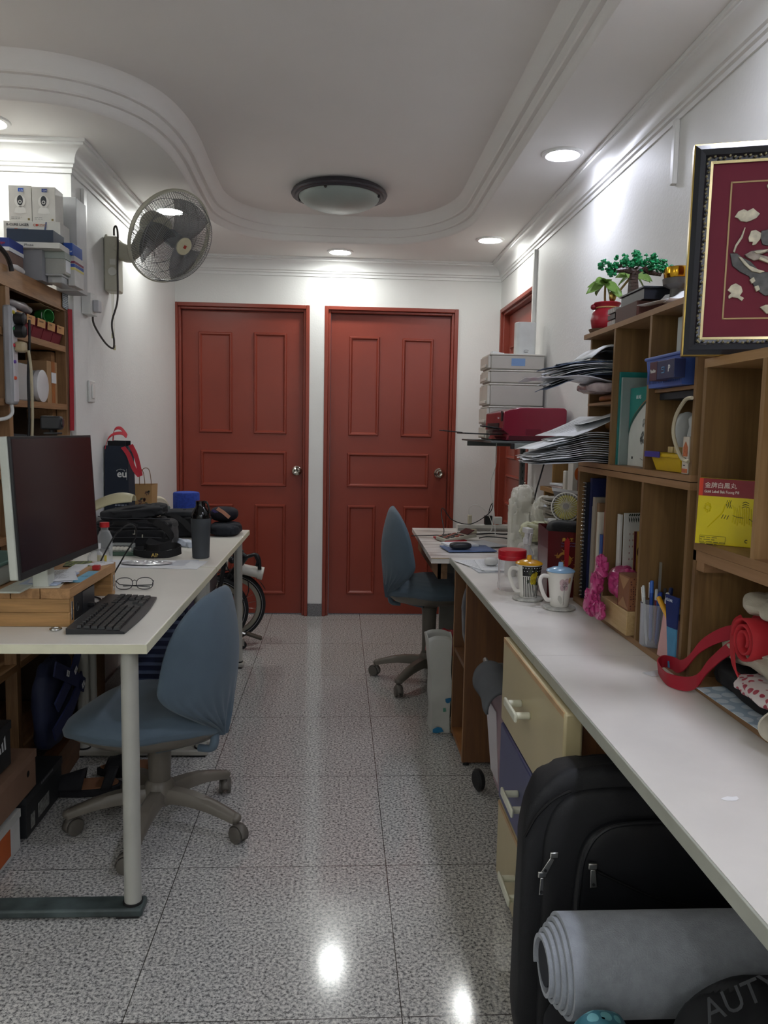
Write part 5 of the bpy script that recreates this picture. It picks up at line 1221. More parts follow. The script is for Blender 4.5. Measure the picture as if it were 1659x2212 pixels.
for (x, y) in ((-.535, 4.40), (-.70, 4.36)):
    part(bk, 'roller_wheel', MB().lathe([(0, -.01), (.018, -.01), (.022, -.005), (.022, .005), (.018, .01), (0, .01)], (x, y, .0225), 20, (.3, -1, 0)), BLK)
    part(bk, 'roller_bracket', MB().box((x-.01, y-.014, .02), (x+.01, y-.012, .06)), METAL)
part(bk, 'seat_post_frame', MB().tube([(-.72, 4.40, .13), (-.66, 4.42, .38), (-.64, 4.43, .50)], .013, 10), FR_)
# ------------------------------------------------ picture, plants and shelf top
BR = Vector((math.cos(.31), -math.sin(.31), 0))
P0 = at(1471, 770, z=1.4088)
pf = thing('framed_picture', 'black and gold framed red picture of a pale dragon on the near shelf', 'picture')
PW, PH = .36, None
ptop = at(1494.7, 314.8, y=P0.y+.004).z; PH = ptop-P0.z
UPV = Vector((.012, .012, 1)).normalized(); PN = BR.cross(UPV).normalized()      # PN points to the viewer
def PP(a, b, d=0): return P0+BR*a+UPV*b+PN*d
def pslab(mb, a0, a1, b0, b1, d0, d1): return mb.quadbox([PP(a0, b0, d0), PP(a1, b0, d0), PP(a1, b1, d0), PP(a0, b1, d0)], PN*(d1-d0))
GOLD = mat('b59a55', .28, .9, var=.1, ns=60); FRB = mat('22242a', .28, var=.03)
fm = MB(); fw_ = .034
def fring(mb, d0, d1, h0, h1):
    o0 = len(mb.v)
    for dd, hh in ((d0, h0), (d1, h1)):
        for (a, b) in ((dd, dd), (PW-dd, dd), (PW-dd, PH-dd), (dd, PH-dd)): mb.v.append(PP(a, b, hh))
    for j in range(4): mb.f.append((o0+j, o0+(j+1) % 4, o0+4+(j+1) % 4, o0+4+j))
fring(fm, 0.0025, .0025, -.018, .008); fring(fm, .0025, .012, .008, .014); fring(fm, .012, .022, .014, .010); fring(fm, .022, .026, .010, .004); fring(fm, .026, .034, .004, .002)
part(pf, 'frame', fm, FRB, ang=30, label='black moulded frame')
ge = MB(); fring(ge, 0, 0, -.018, .006); fring(ge, 0, .0026, .006, .0082)
part(pf, 'outer_gilding', ge, GOLD, smooth=False)
gi = MB(); fring(gi, .0325, .0375, .004, .003)
part(pf, 'inner_gilding', gi, mat('c9b98a', .25, .8, var=.05), smooth=False)
orn = MB()
def scroll(a, b): 
    orn.ball(PP(a, b, .0085), .0028, 6)
k = 0
for i in range(44):
    b = .03+(PH-.06)*i/43; scroll(.0275+.0022*math.sin(i*1.9), b)
for i in range(34):
    a = .03+(PW-.06)*i/33; scroll(a, .0275+.0022*math.sin(i*1.9)); scroll(a, PH-.0275+.0022*math.sin(i*1.9))
part(pf, 'carved_ornament', orn, mat('8f8a6e', .3, .7, var=.2, ns=80))
bkm = MB(); pslab(bkm, .003, PW-.003, .003, PH-.003, -.016, -.002); part(pf, 'backing', bkm, mat('6e1f33', .75, var=.03), smooth=False, label='dark red fabric ground')
il = MB()
for dd in (.072,):
    for (a0, a1, b0, b1) in ((dd, PW-dd, dd, dd+.003), (dd, PW-dd, PH-dd-.003, PH-dd), (dd, dd+.003, dd, PH-dd), (PW-dd-.003, PW-dd, dd, PH-dd)): pslab(il, a0, a1, b0, b1, -.0015, -.0005)
part(pf, 'gold_border_line', il, mat('b39a6a', .5), smooth=False)
def pic(px, py):                                              # picture point from the photo, in frame coordinates
    n_ = PN; d = at(px, py, y=1.5)-CAMP; t = (P0-CAMP).dot(n_)/d.dot(n_); q = CAMP+d*t-P0; return q.dot(BR), q.dot(UPV)
def patch(pts, name, m, h=.004):
    pp_ = [pic(*p) for p in pts]; mb = MB()
    mb.prism(pp_, PN*h, P0-PN*.0019, BR, UPV); part(pf, name, mb, m, bev=.0008)
PEARL = mat('c9c4ac', .3, var=.2, ns=60); PDARK = mat('4a4a48', .4, var=.3, ns=70); PMID = mat('8f8578', .35, var=.3, ns=70)
patch([(1584, 470), (1592, 458), (1604, 453), (1612, 457), (1624, 451), (1632, 458), (1639, 463), (1632, 472), (1620, 478), (1610, 481), (1597, 479), (1592, 473)], 'cloud', PEARL)
patch([(1653, 402), (1659, 396), (1668, 396), (1668, 410), (1655, 408)], 'cloud', PEARL)
patch([(1606, 492), (1608, 493), (1602, 515), (1590, 533), (1585, 547), (1581, 545), (1586, 530), (1598, 512)], 'whisker', PEARL)
patch([(1614, 515), (1620, 500), (1630, 498), (1642, 505), (1640, 518), (1630, 530), (1622, 531), (1624, 524), (1616, 524)], 'claw', PEARL)
patch([(1642, 500), (1668, 495), (1668, 535), (1645, 530), (1640, 515)], 'dragon_body', PDARK, .003)
patch([(1575, 548), (1590, 548), (1600, 556), (1620, 566), (1640, 588), (1668, 590), (1668, 640), (1650, 640), (1630, 625), (1616, 598), (1596, 588), (1580, 575)], 'dragon_head', PDARK, .003)
patch([(1592, 556), (1600, 558), (1616, 575), (1636, 584), (1650, 588), (1640, 592), (1622, 588), (1606, 574)], 'jaw', PEARL, .006)
patch([(1606, 552), (1620, 544), (1635, 542), (1655, 540), (1660, 545), (1640, 552), (1655, 556), (1668, 565), (1640, 562), (1626, 565), (1612, 558)], 'brow', PMID, .006)
patch([(1625, 545), (1645, 543), (1658, 540), (1650, 547), (1632, 551)], 'mane', PEARL, .008)
patch([(1640, 556), (1668, 570), (1668, 575), (1636, 562)], 'mane', PEARL, .007)
patch([(1570, 628), (1578, 617), (1588, 613), (1600, 620), (1603, 631), (1597, 640), (1606, 645), (1601, 652), (1592, 645), (1580, 643), (1573, 647), (1572, 640), (1578, 634)], 'claw', PEARL)
patch([(1617, 606), (1626, 600), (1630, 609), (1622, 615)], 'scale', PEARL, .006); patch([(1627, 621), (1636, 618), (1640, 627), (1632, 632)], 'scale', PEARL, .006)
patch([(1640, 665), (1652, 660), (1668, 660), (1668, 675), (1655, 680), (1648, 673)], 'cloud', PEARL)
solo('red_folder', MB().quadbox([PP(.09, .0, -.04), PP(.33, .0, -.04), PP(.33, .03, -.04), PP(.09, .03, -.04)], PN*.008), mat('7a1626', .6), 'dark red folder lying behind the bottom of the framed picture', 'folder', smooth=False)

ZS = 1.5525
pp = thing('potted_plant', 'leafy green plant in a red pot wrapped with a gold cord', 'plant')
c = (.865, 2.60-.0, ZS) if False else (.865, 2.36, ZS)
pc_ = at(1313, 700, z=ZS); pc_ = Vector((.81, at(1313, 672, x=.81).y+.01, ZS))
sau = MB().lathe([(0, .001), (.035, 0), (.048, .008), (.052, .016), (.049, .016), (.04, .008), (0, .006)], pc_, 32)
part(pp, 'saucer', sau, mat('6b5a48', .5))
part(pp, 'pot', MB().lathe([(0, .009), (.030, .008), (.043, .022), (.047, .045), (.043, .066), (.033, .078), (.034, .082), (.042, .093), (.040, .096), (.032, .088), (0, .086)], pc_, 36), mat('9a1e2c', .28, var=.08), label='red glazed pot')
part(pp, 'gold_cord', MB().tube([pc_+Vector((.0345*math.cos(a), .0345*math.sin(a), .080)) for a in [i*PI/12 for i in range(24)]], .0025, 6, closed=True), mat('b08a5a', .5))
part(pp, 'pot_ear', MB().ball(pc_+Vector((-.042, 0, .083)), .009, 10), mat('7a1824', .3))
GREEN = mat('7fa552', .4, var=.2, ns=30)
def leaf(mb, p, d, L_, w_, dr):
    d = Vector(d).normalized(); s_ = d.cross(Vector((-.15, -.75, .55))).normalized(); up_ = s_.cross(d)
    mb.grid(lambda u, v: p+d*(L_*u)+s_*(w_*(v-.5)*math.sin(PI*min(1, u*.97+.03))**.8)+Vector((0, 0, -dr*u*u))+up_*(.12*w_*abs(v-.5)*2), 8, 4)
stems = [((-.01, 0), .045, (-.02, .0)), ((.02, .01), .07, (.03, .01)), ((.005, -.01), .05, (.0, -.01))]
rnd = random.Random(11)
for i, (px_, py_, hub_) in enumerate(((1308, 612, 0), (1368, 592, 0))):
    top = at(px_, py_, y=pc_.y-.01)
    sm_ = MB().tube(smooth_pts([pc_+Vector((-.006+.014*i, 0, .085)), pc_+Vector((-.008+.035*i, 0, .12)), top], 6), .0035, 8)
    part(pp, 'stem', sm_, mat('9a8452', .6))
    for k in range(9):
        a = 2*PI*k/9+.3+i*.4; q = MB(); leaf(q, top, (math.cos(a), math.sin(a)*.8, .35-.95*rnd.random()), .050+.012*rnd.random(), .034, .020)
        part(pp, 'leaf', q, GREEN, solid=.0006)
part(pp, 'golden_fruit_ornament', MB().ball(pc_+Vector((.012, -.012, .115)), .014, 14, (.8, .8, 1.35)), GOLD)
bz = thing('toy_brick_bonsai', 'toy brick bonsai tree with green blossoms in a black tray', 'model tree')
bc_ = Vector((.86, 2.235, ZS)); BRNB = mat('3b2a22', .35)
bc_ = Vector((.80, 2.075, ZS))
part(bz, 'stand', MB().box((bc_.x-.045, bc_.y-.055, ZS+.001), (bc_.x+.055, bc_.y+.10, ZS+.040)), mat('4a2a22', .5), bev=.001)
part(bz, 'tray', MB().box((bc_.x-.035, bc_.y-.075, ZS+.0405), (bc_.x+.075, bc_.y+.09, ZS+.068)).box((bc_.x-.039, bc_.y-.079, ZS+.068), (bc_.x+.079, bc_.y+.094, ZS+.073)), mat('1c2026', .3), bev=.001)
def bpt(px, py, dy=0): return at(px, py, y=bc_.y+.03+dy)
def limb(px_list, rr, name='branch'):
    pts = [bpt(*p) for p in px_list]; mb = MB()
    for i in range(len(pts)-1):
        n_ = 4
        for j in range(n_):
            a = pts[i].lerp(pts[i+1], j/n_); b = pts[i].lerp(pts[i+1], (j+.92)/n_)
            r = rr[i]*(1-j/n_)+rr[i+1]*j/n_; mb.tube([a, b], [r, r*.94], 8)
    part(bz, name, mb, BRNB, ang=30)
limb([(1368, 634), (1368, 605), (1372, 583)], [.016, .013, .010], 'trunk')
limb([(1372, 588), (1350, 582), (1326, 585)], [.010, .008, .006]); limb([(1374, 586), (1388, 578), (1402, 588), (1428, 594)], [.010, .008, .007, .004])
limb([(1338, 580), (1344, 566)], [.005, .003]); limb([(1416, 582), (1418, 568)], [.005, .003])
GB_ = mat('1f8a54', .35, var=.2, ns=90)
clumps = [((1312, 572), 1.0), ((1326, 577), .9), ((1320, 590), .6), ((1345, 562), .9), ((1354, 566), .8), ((1380, 560), 1.3), ((1395, 570), 1.4), ((1405, 580), 1.1), ((1412, 562), .9), ((1425, 567), .6), ((1370, 574), .8), ((1428, 584), .8), ((1438, 580), .8), ((1440, 590), .5), ((1375, 550), .5), ((1298, 573), .4), ((1385, 568), 1.0)]
rnd = random.Random(2)
for (p, s_) in clumps:
    q = MB(); c = bpt(*p)
    for k in range(int(17*s_)+4):
        o_ = Vector((rnd.gauss(0, .010*s_), rnd.gauss(0, .010*s_), rnd.gauss(0, .006*s_)))
        a = rnd.random()*PI
        q.lathe([(.0, 0), (.0048, 0), (.0048, .004), (0, .004)], c+o_, 6, (rnd.gauss(0, .5), rnd.gauss(0, .5), 1)).tube([c+o_-Vector((.005*math.cos(a), .005*math.sin(a), 0)), c+o_+Vector((.005*math.cos(a), .005*math.sin(a), .001))], .0016, 5)
    part(bz, 'brick_blossoms', q, GB_, smooth=False)
bb = thing('black_box_file', 'stack of black and white ribbed pieces between the red pot and bonsai tray', 'stack')
for k in range(3):
    part(bb, 'layer', MB().box((bc_.x-.045, bc_.y+.105, ZS+.001+.017*k), (bc_.x+.06, bc_.y+.165, ZS+.014+.017*k)), stripes('d4d0cc', '2a2422', 1, 140, .45) if k != 1 else mat('1d1d20', .4), smooth=False)
gb = thing('gold_bowl', 'shiny gold round ornament half hidden by the framed picture', 'ornament')
gc = at(1464, 598, x=.83)
part(gb, 'bowl', MB().lathe([(0, -.028), (.012, -.028), (.02, -.024), (.032, -.006), (.034, .008), (.033, .02), (.030, .022), (.0, .018)], gc, 32), mat('c99a2e', .16, 1, var=0))
part(gb, 'stand', MB().lathe([(.020, ZS-gc.z+.0005), (.016, -.03), (.034, -.02), (.036, -.006), (.03, -.012)], gc, 28), mat('4a4642', .4))
solo('paper_sheet', MB().sheet((.795, 1.925, ZS+.022), .09, .11, .3, .001, curl=.012, tilt=-.35, n=8), PAP, 'curled white paper with plastic lying beside the gold ornament', 'paper')
solo('plastic_sleeve', MB().sheet((.80, 1.84, ZS+.012), .08, .08, -.2, .001, curl=.005, tilt=-.1, amp=.004, n=10), clear('e4e6ea', .1, .4), 'clear plastic sleeve at the shelf top edge next to the picture frame', 'plastic sleeve')

# ------------------------------------------------ paper stacks spilling from the far pigeonholes
GRP = mat('8f979c', .6, var=.1); BLP = mat('5d6b85', .6, var=.1)
rnd = random.Random(21)
def pile(z0, n_, x0, yc, label_list, grp, mats, spread=.05, w_=.26, d_=.20, seed=1, top_rows=True, dz=.0042, dr_=(.01, .035)):
    r2 = random.Random(seed); out = []
    for i in range(n_):
        xx = x0+r2.uniform(-spread, spread*.3); rz = r2.uniform(-.24, .24); z = z0+i*dz
        o = thing('paper_sheet', label_list[i % len(label_list)] if i < len(label_list) else label_list[-1], 'paper', grp)
        q = MB().sheet((xx+w_/2, yc+r2.uniform(-.012, .012), z), w_, d_*r2.uniform(.62, .80), rz, .0016, n=12)
        dd = dr_[1]+(dr_[0]-dr_[1])*i/n_
        q.v = [Vector((v.x, v.y, v.z-dd*(max(0, .752-v.x)/.14)**1.6+.010*abs(noise.noise(Vector((v.x*9, v.y*9, seed))))*min(1, max(0, .80-v.x)/.1))) for v in q.v]
        part(o, 'sheet', q, mats[i % len(mats)], ang=60)
        if i == n_-1 and top_rows: lines(o, (xx+.04, yc+.05, z+.003), (1, 0, 0), (0, 1, 0), 6, .13, .012, seed=seed)
        out.append(o)
    return out
ordn = ['bottom', 'second', 'third', 'fourth', 'fifth', 'sixth', 'seventh', 'eighth', 'ninth', 'tenth', 'eleventh', 'twelfth', 'thirteenth', 'topmost']
def labs(n_, what): return ['%s sheet (from below) of the %s' % (ordn[i] if i < n_-1 else 'topmost', what) for i in range(n_)]
YP = 2.29
pile(1.4185, 10, .62, YP, labs(10, 'upper paper pile sticking out of the far pigeonhole'), 'upper paper pile', [BLP, GRP, PAP2, BLP, PAP, GRP, PAP2, PAP], .05, .28, .22, 3)
cat_ = thing('open_catalogue', 'curled open catalogue on top of the upper paper pile', 'magazine')
def ctf(u, v): 
    x = .70+.22*u; return (x, YP-.09+.18*v, 1.463+.032*math.sin(PI*min(1, u*1.9+.0))*(1 if u < .53 else 0)+.012*u+.002*math.sin(v*9))
part(cat_, 'pages', MB().grid(ctf, 24, 6), PAP, solid=.005)
lines(cat_, (.83, YP+.05, 1.4795), (1, 0, 0), (0, 1, 0), 6, .07, .014, seed=9)
part(cat_, 'dark_cover', MB().grid(lambda u, v: (.70+.10*u, YP-.085+.17*v, 1.4615+.022*math.sin(PI*u)), 12, 3), mat('3a3d42', .5), solid=.002)
pb_ = solo('plastic_envelope', MB().sheet((.66, YP-.02, 1.4025), .24, .20, .1, .003, amp=.012, seed=5, n=16, tilt=.03), clear('e6e4e8', .15, .35), 'clear crinkled plastic envelope sticking far out under the upper paper pile', 'plastic bag')
solo('plastic_wrapped_packet', MB().blob((.78, YP, 1.384), (.16, .20, .03), .6, 36, .010, 22, 9), mat('b5a3a2', .2, var=.15, ns=40), 'pinkish plastic wrapped packet below the upper paper pile', 'packet')
solo('orange_packet', MB().blob((.84, YP, 1.356), (.13, .20, .022), .5, 30, .002, 12, 4), mat('a8642a', .4, var=.2), 'orange brown packet lying on the small pigeonhole shelf', 'packet')
solo('white_envelope', MB().sheet((.83, YP, 1.332), .13, .2, .1, .0012, n=6), PAP2, 'grey envelope just under the small pigeonhole shelf', 'envelope') if False else None
pile(1.1675, 14, .60, YP, labs(14, 'big lower paper pile in the far pigeonhole'), 'lower paper pile', [PAP2, PAP, GRP, PAP, PAP, PAP2, PAP, PAP2, PAP], .07, .30, .22, 8, dz=.0065, dr_=(.026, .004))
solo('orange_wrapped_block', MB().blob((.87, YP, 1.286), (.14, .2, .05), .4, 30, .004, 14, 3), mat('b5782a', .3, var=.3, ns=20), 'orange plastic wrapped block deep in the lower far pigeonhole', 'packet')
for i, (x, z, rz, ry, lab) in enumerate(((.695, 1.268, .35, -.36, 'white printed form tilted up at the front of the lower paper pile'), (.775, 1.30, -.15, -.33, 'large printed letter leaning on top of the lower paper pile'))):
    o = thing('printed_form', lab, 'paper', 'letters tilted on the lower pile')
    M0 = Matrix.Translation((x, YP, z)) @ Matrix.Rotation(rz, 4, 'Z') @ Matrix.Rotation(ry, 4, 'Y')
    part(o, 'sheet', MB().sheet((x, YP, z), .17, .185, rz, .001, tilt=ry, curl=.004, n=8), PAP, ang=60)
    lines(o, M0 @ Vector((-.06, .07, .0062)), M0.to_3x3() @ Vector((1, 0, 0)), M0.to_3x3() @ Vector((0, 1, 0)), 7, .11, .018, seed=i+30)

# teal box and folder
tf = solo('teal_folder', MB().box((.765, 2.140, 1.1665), (1.0, 2.150, 1.42)), mat('1f7a76', .4), 'tall teal folder standing beside the paper piles', 'folder', smooth=False)
solo('clear_button_pouch', MB().box((.768, 2.128, 1.1665), (1.0, 2.139, 1.405)), clear('a8b4b2', .2, .5), 'clear plastic pouch with green buttons behind the teal and white carton', 'pouch', smooth=False)
tbx = thing('product_box', 'teal and white carton with dark line drawings in the middle pigeonhole', 'box')
ty0_, ty1_, tz1_ = 1.985, 2.125, 1.375
part(tbx, 'carton', MB().box((.79, ty0_, 1.1665), (1.0, ty1_, tz1_)), mat('d4d6cf', .45), bev=.001, smooth=False)
def arcpoly(cy, cz, r, a0, a1, n_=14): return [(cy+r*math.cos(a0+(a1-a0)*i/n_), cz+r*math.sin(a0+(a1-a0)*i/n_)) for i in range(n_+1)]
XF_ = .7895
def face(poly, name, m, off=0): part(tbx, name, MB().add([(XF_-off, y, z) for y, z in poly], [tuple(range(len(poly)))]), m, smooth=False)
cv = [(ty1_-.0+(ty0_-ty1_)*t, 1.262+.085*t**.55) for t in [i/10 for i in range(11)]]
face([(ty1_, tz1_)]+cv+[(ty0_, tz1_)], 'teal_panel', mat('1f8077', .45))
face(cv+[(y, z-.010*(1-((ty1_-y)/.14))-.004) for y, z in reversed(cv)], 'dark_green_swoosh', mat('16544a', .4), .0004)
face([(y, z+.004*((ty1_-y)/.14)) for y, z in cv]+[(y, z) for y, z in reversed(cv)], 'brown_swoosh', mat('a06a4a', .4), .0006)
text(tbx, 'HI AS', .014, (.789, ty1_-.045, 1.345), (0, -1, 0), (0, 0, 1), PAP)
dr = MB(); rnd = random.Random(5)
for k in range(16):
    a = rnd.random()*2*PI; r = .008+.035*rnd.random(); cy, cz = ty0_+.025+r*math.cos(a)*.6, 1.245+r*math.sin(a)
    cy = max(ty0_+.008, cy); rr = .004+.003*rnd.random()
    pts = [Vector((XF_-.0008, cy+rr*math.cos(t), cz+rr*1.2*math.sin(t))) for t in [i*2*PI/(4 if k % 3 else 10) for i in range(4 if k % 3 else 10)]]
    dr.tube(pts, .0006, 3, closed=True)
dr.tube([Vector((XF_-.0008, ty0_+.03+.048*math.cos(t), 1.235+.05*math.sin(t))) for t in [1.7+i*.28 for i in range(13)] if ty0_+.03+.048*math.cos(t) > ty0_+.002], .0006, 3)
part(tbx, 'line_drawing', dr, INK)
text(tbx, '50', .010, (.789, ty1_-.030, 1.185), (0, -1, 0), (0, 0, 1), INK)
# blue basket, test kit, tubes
bk_ = thing('plastic_basket', 'blue ribbed plastic basket on the small shelf', 'basket')
x0, x1, y0, y1, z0, z1 = .745, .93, 1.70, 1.890, 1.3625, 1.43
ft = lambda k: [(x0-.006*k, y0-.004*k), (x1+.006*k, y0-.004*k), (x1+.006*k, y1+.006*k-.006), (x0-.006*k, y1+.006*k-.006)]
b0 = [(x, y, z0) for x, y in ft(0)]; b1 = [(x, y, z1) for x, y in ft(1)]
part(bk_, 'basket', MB().add(b0+b1, [(0, 3, 2, 1), (0, 1, 5, 4), (1, 2, 6, 5), (2, 3, 7, 6), (3, 0, 4, 7)]), mat('4a66b0', .4), solid=.003, smooth=False)
rb_ = MB()
for i in range(20): rb_.box((x0-.0065+.002, y0+.006+i*.0094, z0+.008), (x0-.0035, y0+.009+i*.0094, z1-.008))
part(bk_, 'ribs', rb_, mat('35508f', .4), smooth=False)
part(bk_, 'rim', MB().tube([(x0-.008, y0-.004, z1), (x1+.006, y0-.004, z1), (x1+.006, y1+.002, z1), (x0-.008, y1+.002, z1)], .004, 8, closed=True), mat('4a66b0', .4))
tk = thing('test_kit_box', 'navy and maroon printed box hanging over the front of the blue basket', 'box')
part(tk, 'carton', MB().box((.712, 1.668, 1.374), (.737, 1.80, 1.415)), mat('222c52', .4), bev=.001, smooth=False)
part(tk, 'maroon_end', MB().box((.7115, 1.76, 1.3735), (.7375, 1.8005, 1.4155)), mat('4a2030', .4), smooth=False)
text(tk, 'Panbio', .012, (.7112, 1.797, 1.391), (0, -1, 0), (0, 0, 1), WPL, sx=.95); text(tk, 'P', .02, (.7117, 1.70, 1.389), (0, -1, 0), (0, 0, 1), WPL, bold=.0004)
part(tk, 'logo_mark', MB().tube([(.7114, 1.733, 1.388), (.7114, 1.719, 1.388), (.7114, 1.719, 1.400), (.7114, 1.733, 1.400), (.7114, 1.733, 1.395), (.7114, 1.724, 1.395)], .0009, 4), mat('7ab0dc', .4, var=0))
for i, (y, zt, xw) in enumerate(((1.855, 1.53, .80), (1.82, 1.525, .81), (1.785, 1.50, .79), (1.745, 1.49, .79))):
    solo('plastic_tube', MB().box((xw, y-.014, 1.366), (xw+.10, y+.014, zt)), clear('e2e8e6', .3, .8), ['tall frosted plastic sleeve at the left of the blue basket', 'second frosted sleeve in the blue basket', 'third shorter frosted sleeve in the blue basket', 'frosted sleeve in the blue basket next to the picture frame'][i], 'plastic sleeve', 'frosted sleeves in the blue basket', bev=.002)
solo('dark_notebook', MB().box((.775, 1.70, 1.335), (.95, 1.89, 1.3505)), mat('24262c', .6), 'dark notebook lying under the small shelf below the blue basket', 'notebook', smooth=False)
# yellow basket with bags
yb = thing('plastic_basket', 'small yellow plastic basket with a blue rim strip', 'basket')
part(yb, 'basket', MB().add([(.765, 1.72, 1.1685), (.93, 1.72, 1.1685), (.93, 1.86, 1.1685), (.765, 1.86, 1.1685), (.755, 1.712, 1.203), (.94, 1.712, 1.203), (.94, 1.872, 1.203), (.755, 1.872, 1.203)], [(0, 3, 2, 1), (0, 1, 5, 4), (1, 2, 6, 5), (2, 3, 7, 6), (3, 0, 4, 7)]), mat('d6b21e', .35), solid=.003, smooth=False)
part(yb, 'rim', MB().tube([(.752, 1.71, 1.204), (.94, 1.71, 1.204), (.94, 1.875, 1.204), (.752, 1.875, 1.204)], .005, 8, closed=True), mat('d6b21e', .35))
part(yb, 'blue_strip', MB().box((.742, 1.80, 1.198), (.7465, 1.885, 1.212)), mat('3a2f8a', .4), bev=.001)
solo('zip_bag', MB().blob((.83, 1.83, 1.246), (.07, .05, .115), .6, 30, .008, 22, 3), clear('d6dada', .1, .45), 'clear zip bag of white beads standing in the yellow basket', 'plastic bag')
solo('zip_bag', MB().blob((.82, 1.765, 1.244), (.05, .06, .11), .6, 30, .008, 25, 8), clear('e2e6e6', .08, .35), 'crinkled empty zip bag in the yellow basket nearest the picture', 'plastic bag')
for i in range(2):
    solo('wooden_block', MB().box((.77+.0*i, 1.79-.034*i, 1.2095), (.79, 1.815-.034*i, 1.224)), mat('c9b07a', .5), ['left small pale wooden block on the rim of the yellow basket', 'right small pale wooden block on the rim of the yellow basket'][i], 'block', bev=.001)
mb_ = thing('medicine_box', 'small white and orange upright box beside the yellow basket', 'box')
part(mb_, 'carton', MB().box((.757, 1.674, 1.1665), (.80, 1.705, 1.248)), mat('d9cfc0', .5), bev=.001, smooth=False)
part(mb_, 'orange_print', MB().add([(.7565, 1.701, 1.205), (.7565, 1.678, 1.205), (.7565, 1.678, 1.225), (.7565, 1.6895, 1.238), (.7565, 1.701, 1.225)], [(0, 1, 2, 3, 4)]).box((.7562, 1.676, 1.169), (.7568, 1.703, 1.178)), mat('d0764a', .5, var=.15, ns=200), smooth=False)
lines(mb_, (.7566, 1.697, 1.20), (0, -1, 0), (0, 0, 1), 3, .014, .008, seed=2)
solo('dark_bottle', MB().lathe([(0, 0), (.016, 0), (.017, .003), (.017, .07), (.01, .08), (.01, .09), (0, .09)], (.84, 1.688, 1.1665), 24), mat('2a3230', .2), 'dark bottle behind the small white and orange box', 'bottle')
solo('loop_cable', MB().tube(smooth_pts([(.742, 1.640, 1.33), (.738, 1.665, 1.325), (.735, 1.70, 1.29), (.735, 1.705, 1.25), (.738, 1.67, 1.205), (.742, 1.640, 1.195)], 8), .0042, 8), mat('b5ac92', .5), 'beige cable looping out between the two shelf units', 'cable')

# lower pigeonholes: books, pens, boxes
def book(y0, y1, x0, z1, h, lab, name='book', z0=TZ+.0165, mm=None):
    return solo(name, MB().box((x0, y0, z0), (.99, y1, z1)), mm or mat(h, .5), lab, 'book', 'books in the lower left pigeonhole', bev=.001, smooth=False)
sn = thing('spiral_notebook', 'tall black spiral-bound notebook at the end of the lower pigeonhole', 'notebook', 'books in the lower left pigeonhole')
part(sn, 'pages', MB().box((.765, 2.395, TZ+.0165), (1.0, 2.412, 1.10)), mat('1b1e2c', .45), smooth=False)
for i in range(30):
    z = TZ+.028+i*.0121
    part(sn, 'wire_ring', MB().tube([(.762+.007*math.cos(a), 2.395+.009*math.sin(a), z) for a in [j*PI/4 for j in range(8)]], .0014, 4, closed=True), METAL)
solo('blue_binder', MB().box((.775, 2.370, TZ+.0165), (1.0, 2.389, 1.115)), mat('232a55', .4), 'dark blue binder behind the spiral notebook', 'binder', 'books in the lower left pigeonhole', smooth=False)
for y0, y1, x0, z1, h, lab in ((2.345, 2.362, .775, 1.03, '8f8f8a', 'grey plastic-covered booklet beside the dark blue binder'), (2.322, 2.342, .770, 1.06, '9a8f80', 'beige grey folder in the lower left pigeonhole'), (2.295, 2.318, .775, 1.045, '8a6a4a', 'tan card folder in the lower left pigeonhole'), (2.272, 2.290, .768, 1.02, 'd2cfc0', 'cream spined book in the lower left pigeonhole'), (2.25, 2.27, .772, .955, '35589a', 'blue spined book in the lower left pigeonhole'), (2.232, 2.248, .775, 1.03, 'a02a30', 'red spined book in the lower left pigeonhole'), (2.205, 2.228, .77, 1.0, 'd0d2cf', 'white spined book nearest the middle divider')):
    book(y0, y1, x0, z1, h, lab)
cl = thing('desk_calendar', 'white desk calendar with a leafy branch print in the middle pigeonhole', 'calendar')
ca0 = at(1348, 1200, y=2.10).x; part(cl, 'card', MB().quadbox([(ca0, 2.10, TZ+.0165), (ca0+.12, 2.13, TZ+.0165), (ca0+.12, 2.14, 1.035), (ca0, 2.11, 1.035)], (0, .006, 0)).quadbox([(ca0-.009, 2.109, TZ+.0165), (ca0-.002, 2.112, TZ+.0165), (ca0-.002, 2.118, 1.03), (ca0-.009, 2.115, 1.03)], (0, .025, 0)), mat('dadad6', .5), smooth=False)
def CLP(u, z): return Vector((ca0+u, 2.10+.25*u+.0095*(z-TZ)/.315-.0012, z))
q = MB()
for r in range(11):
    for c_ in range(6):
        if (r*5+c_) % 11 != 3 and r != 5:
            u = .016+c_*.010; z = .80+r*.0175; q.add([CLP(u, z), CLP(u+.003, z), CLP(u+.003, z+.005), CLP(u, z+.005)], [(0, 1, 2, 3)])
part(cl, 'date_grid', q, mat('a87a80', .5, var=0), smooth=False)
q = MB()
for k in range(7):
    u = .012+k*.007
    q.add([CLP(u, 1.026), CLP(u+.001, 1.014), CLP(u+.004, 1.008), CLP(u+.0045, 1.018)], [(0, 1, 2, 3)]); q.add([CLP(u, 1.028), CLP(u+.004, 1.026), CLP(u+.0075, 1.032), CLP(u+.003, 1.034)], [(0, 1, 2, 3)])
part(cl, 'leaf_print', q, mat('2f3a30', .5, var=0), smooth=False)
bk2 = thing('picture_card', 'ochre and brown picture card standing in front of the calendar', 'card')
cb0 = at(1371, 1200, y=2.06).x
part(bk2, 'card', MB().quadbox([(cb0, 2.06, TZ+.0165), (cb0+.09, 2.06, TZ+.0165), (cb0+.09, 2.07, .99), (cb0, 2.07, .99)], (0, .004, 0)), mat('c9a050', .5), smooth=False)
part(bk2, 'maroon_spine', MB().quadbox([(cb0-.001, 2.0592, TZ+.0165), (cb0+.006, 2.0592, TZ+.0165), (cb0+.006, 2.0692, .99), (cb0-.001, 2.0692, .99)], (0, -.0006, 0)), mat('5a1f2c', .5), smooth=False)
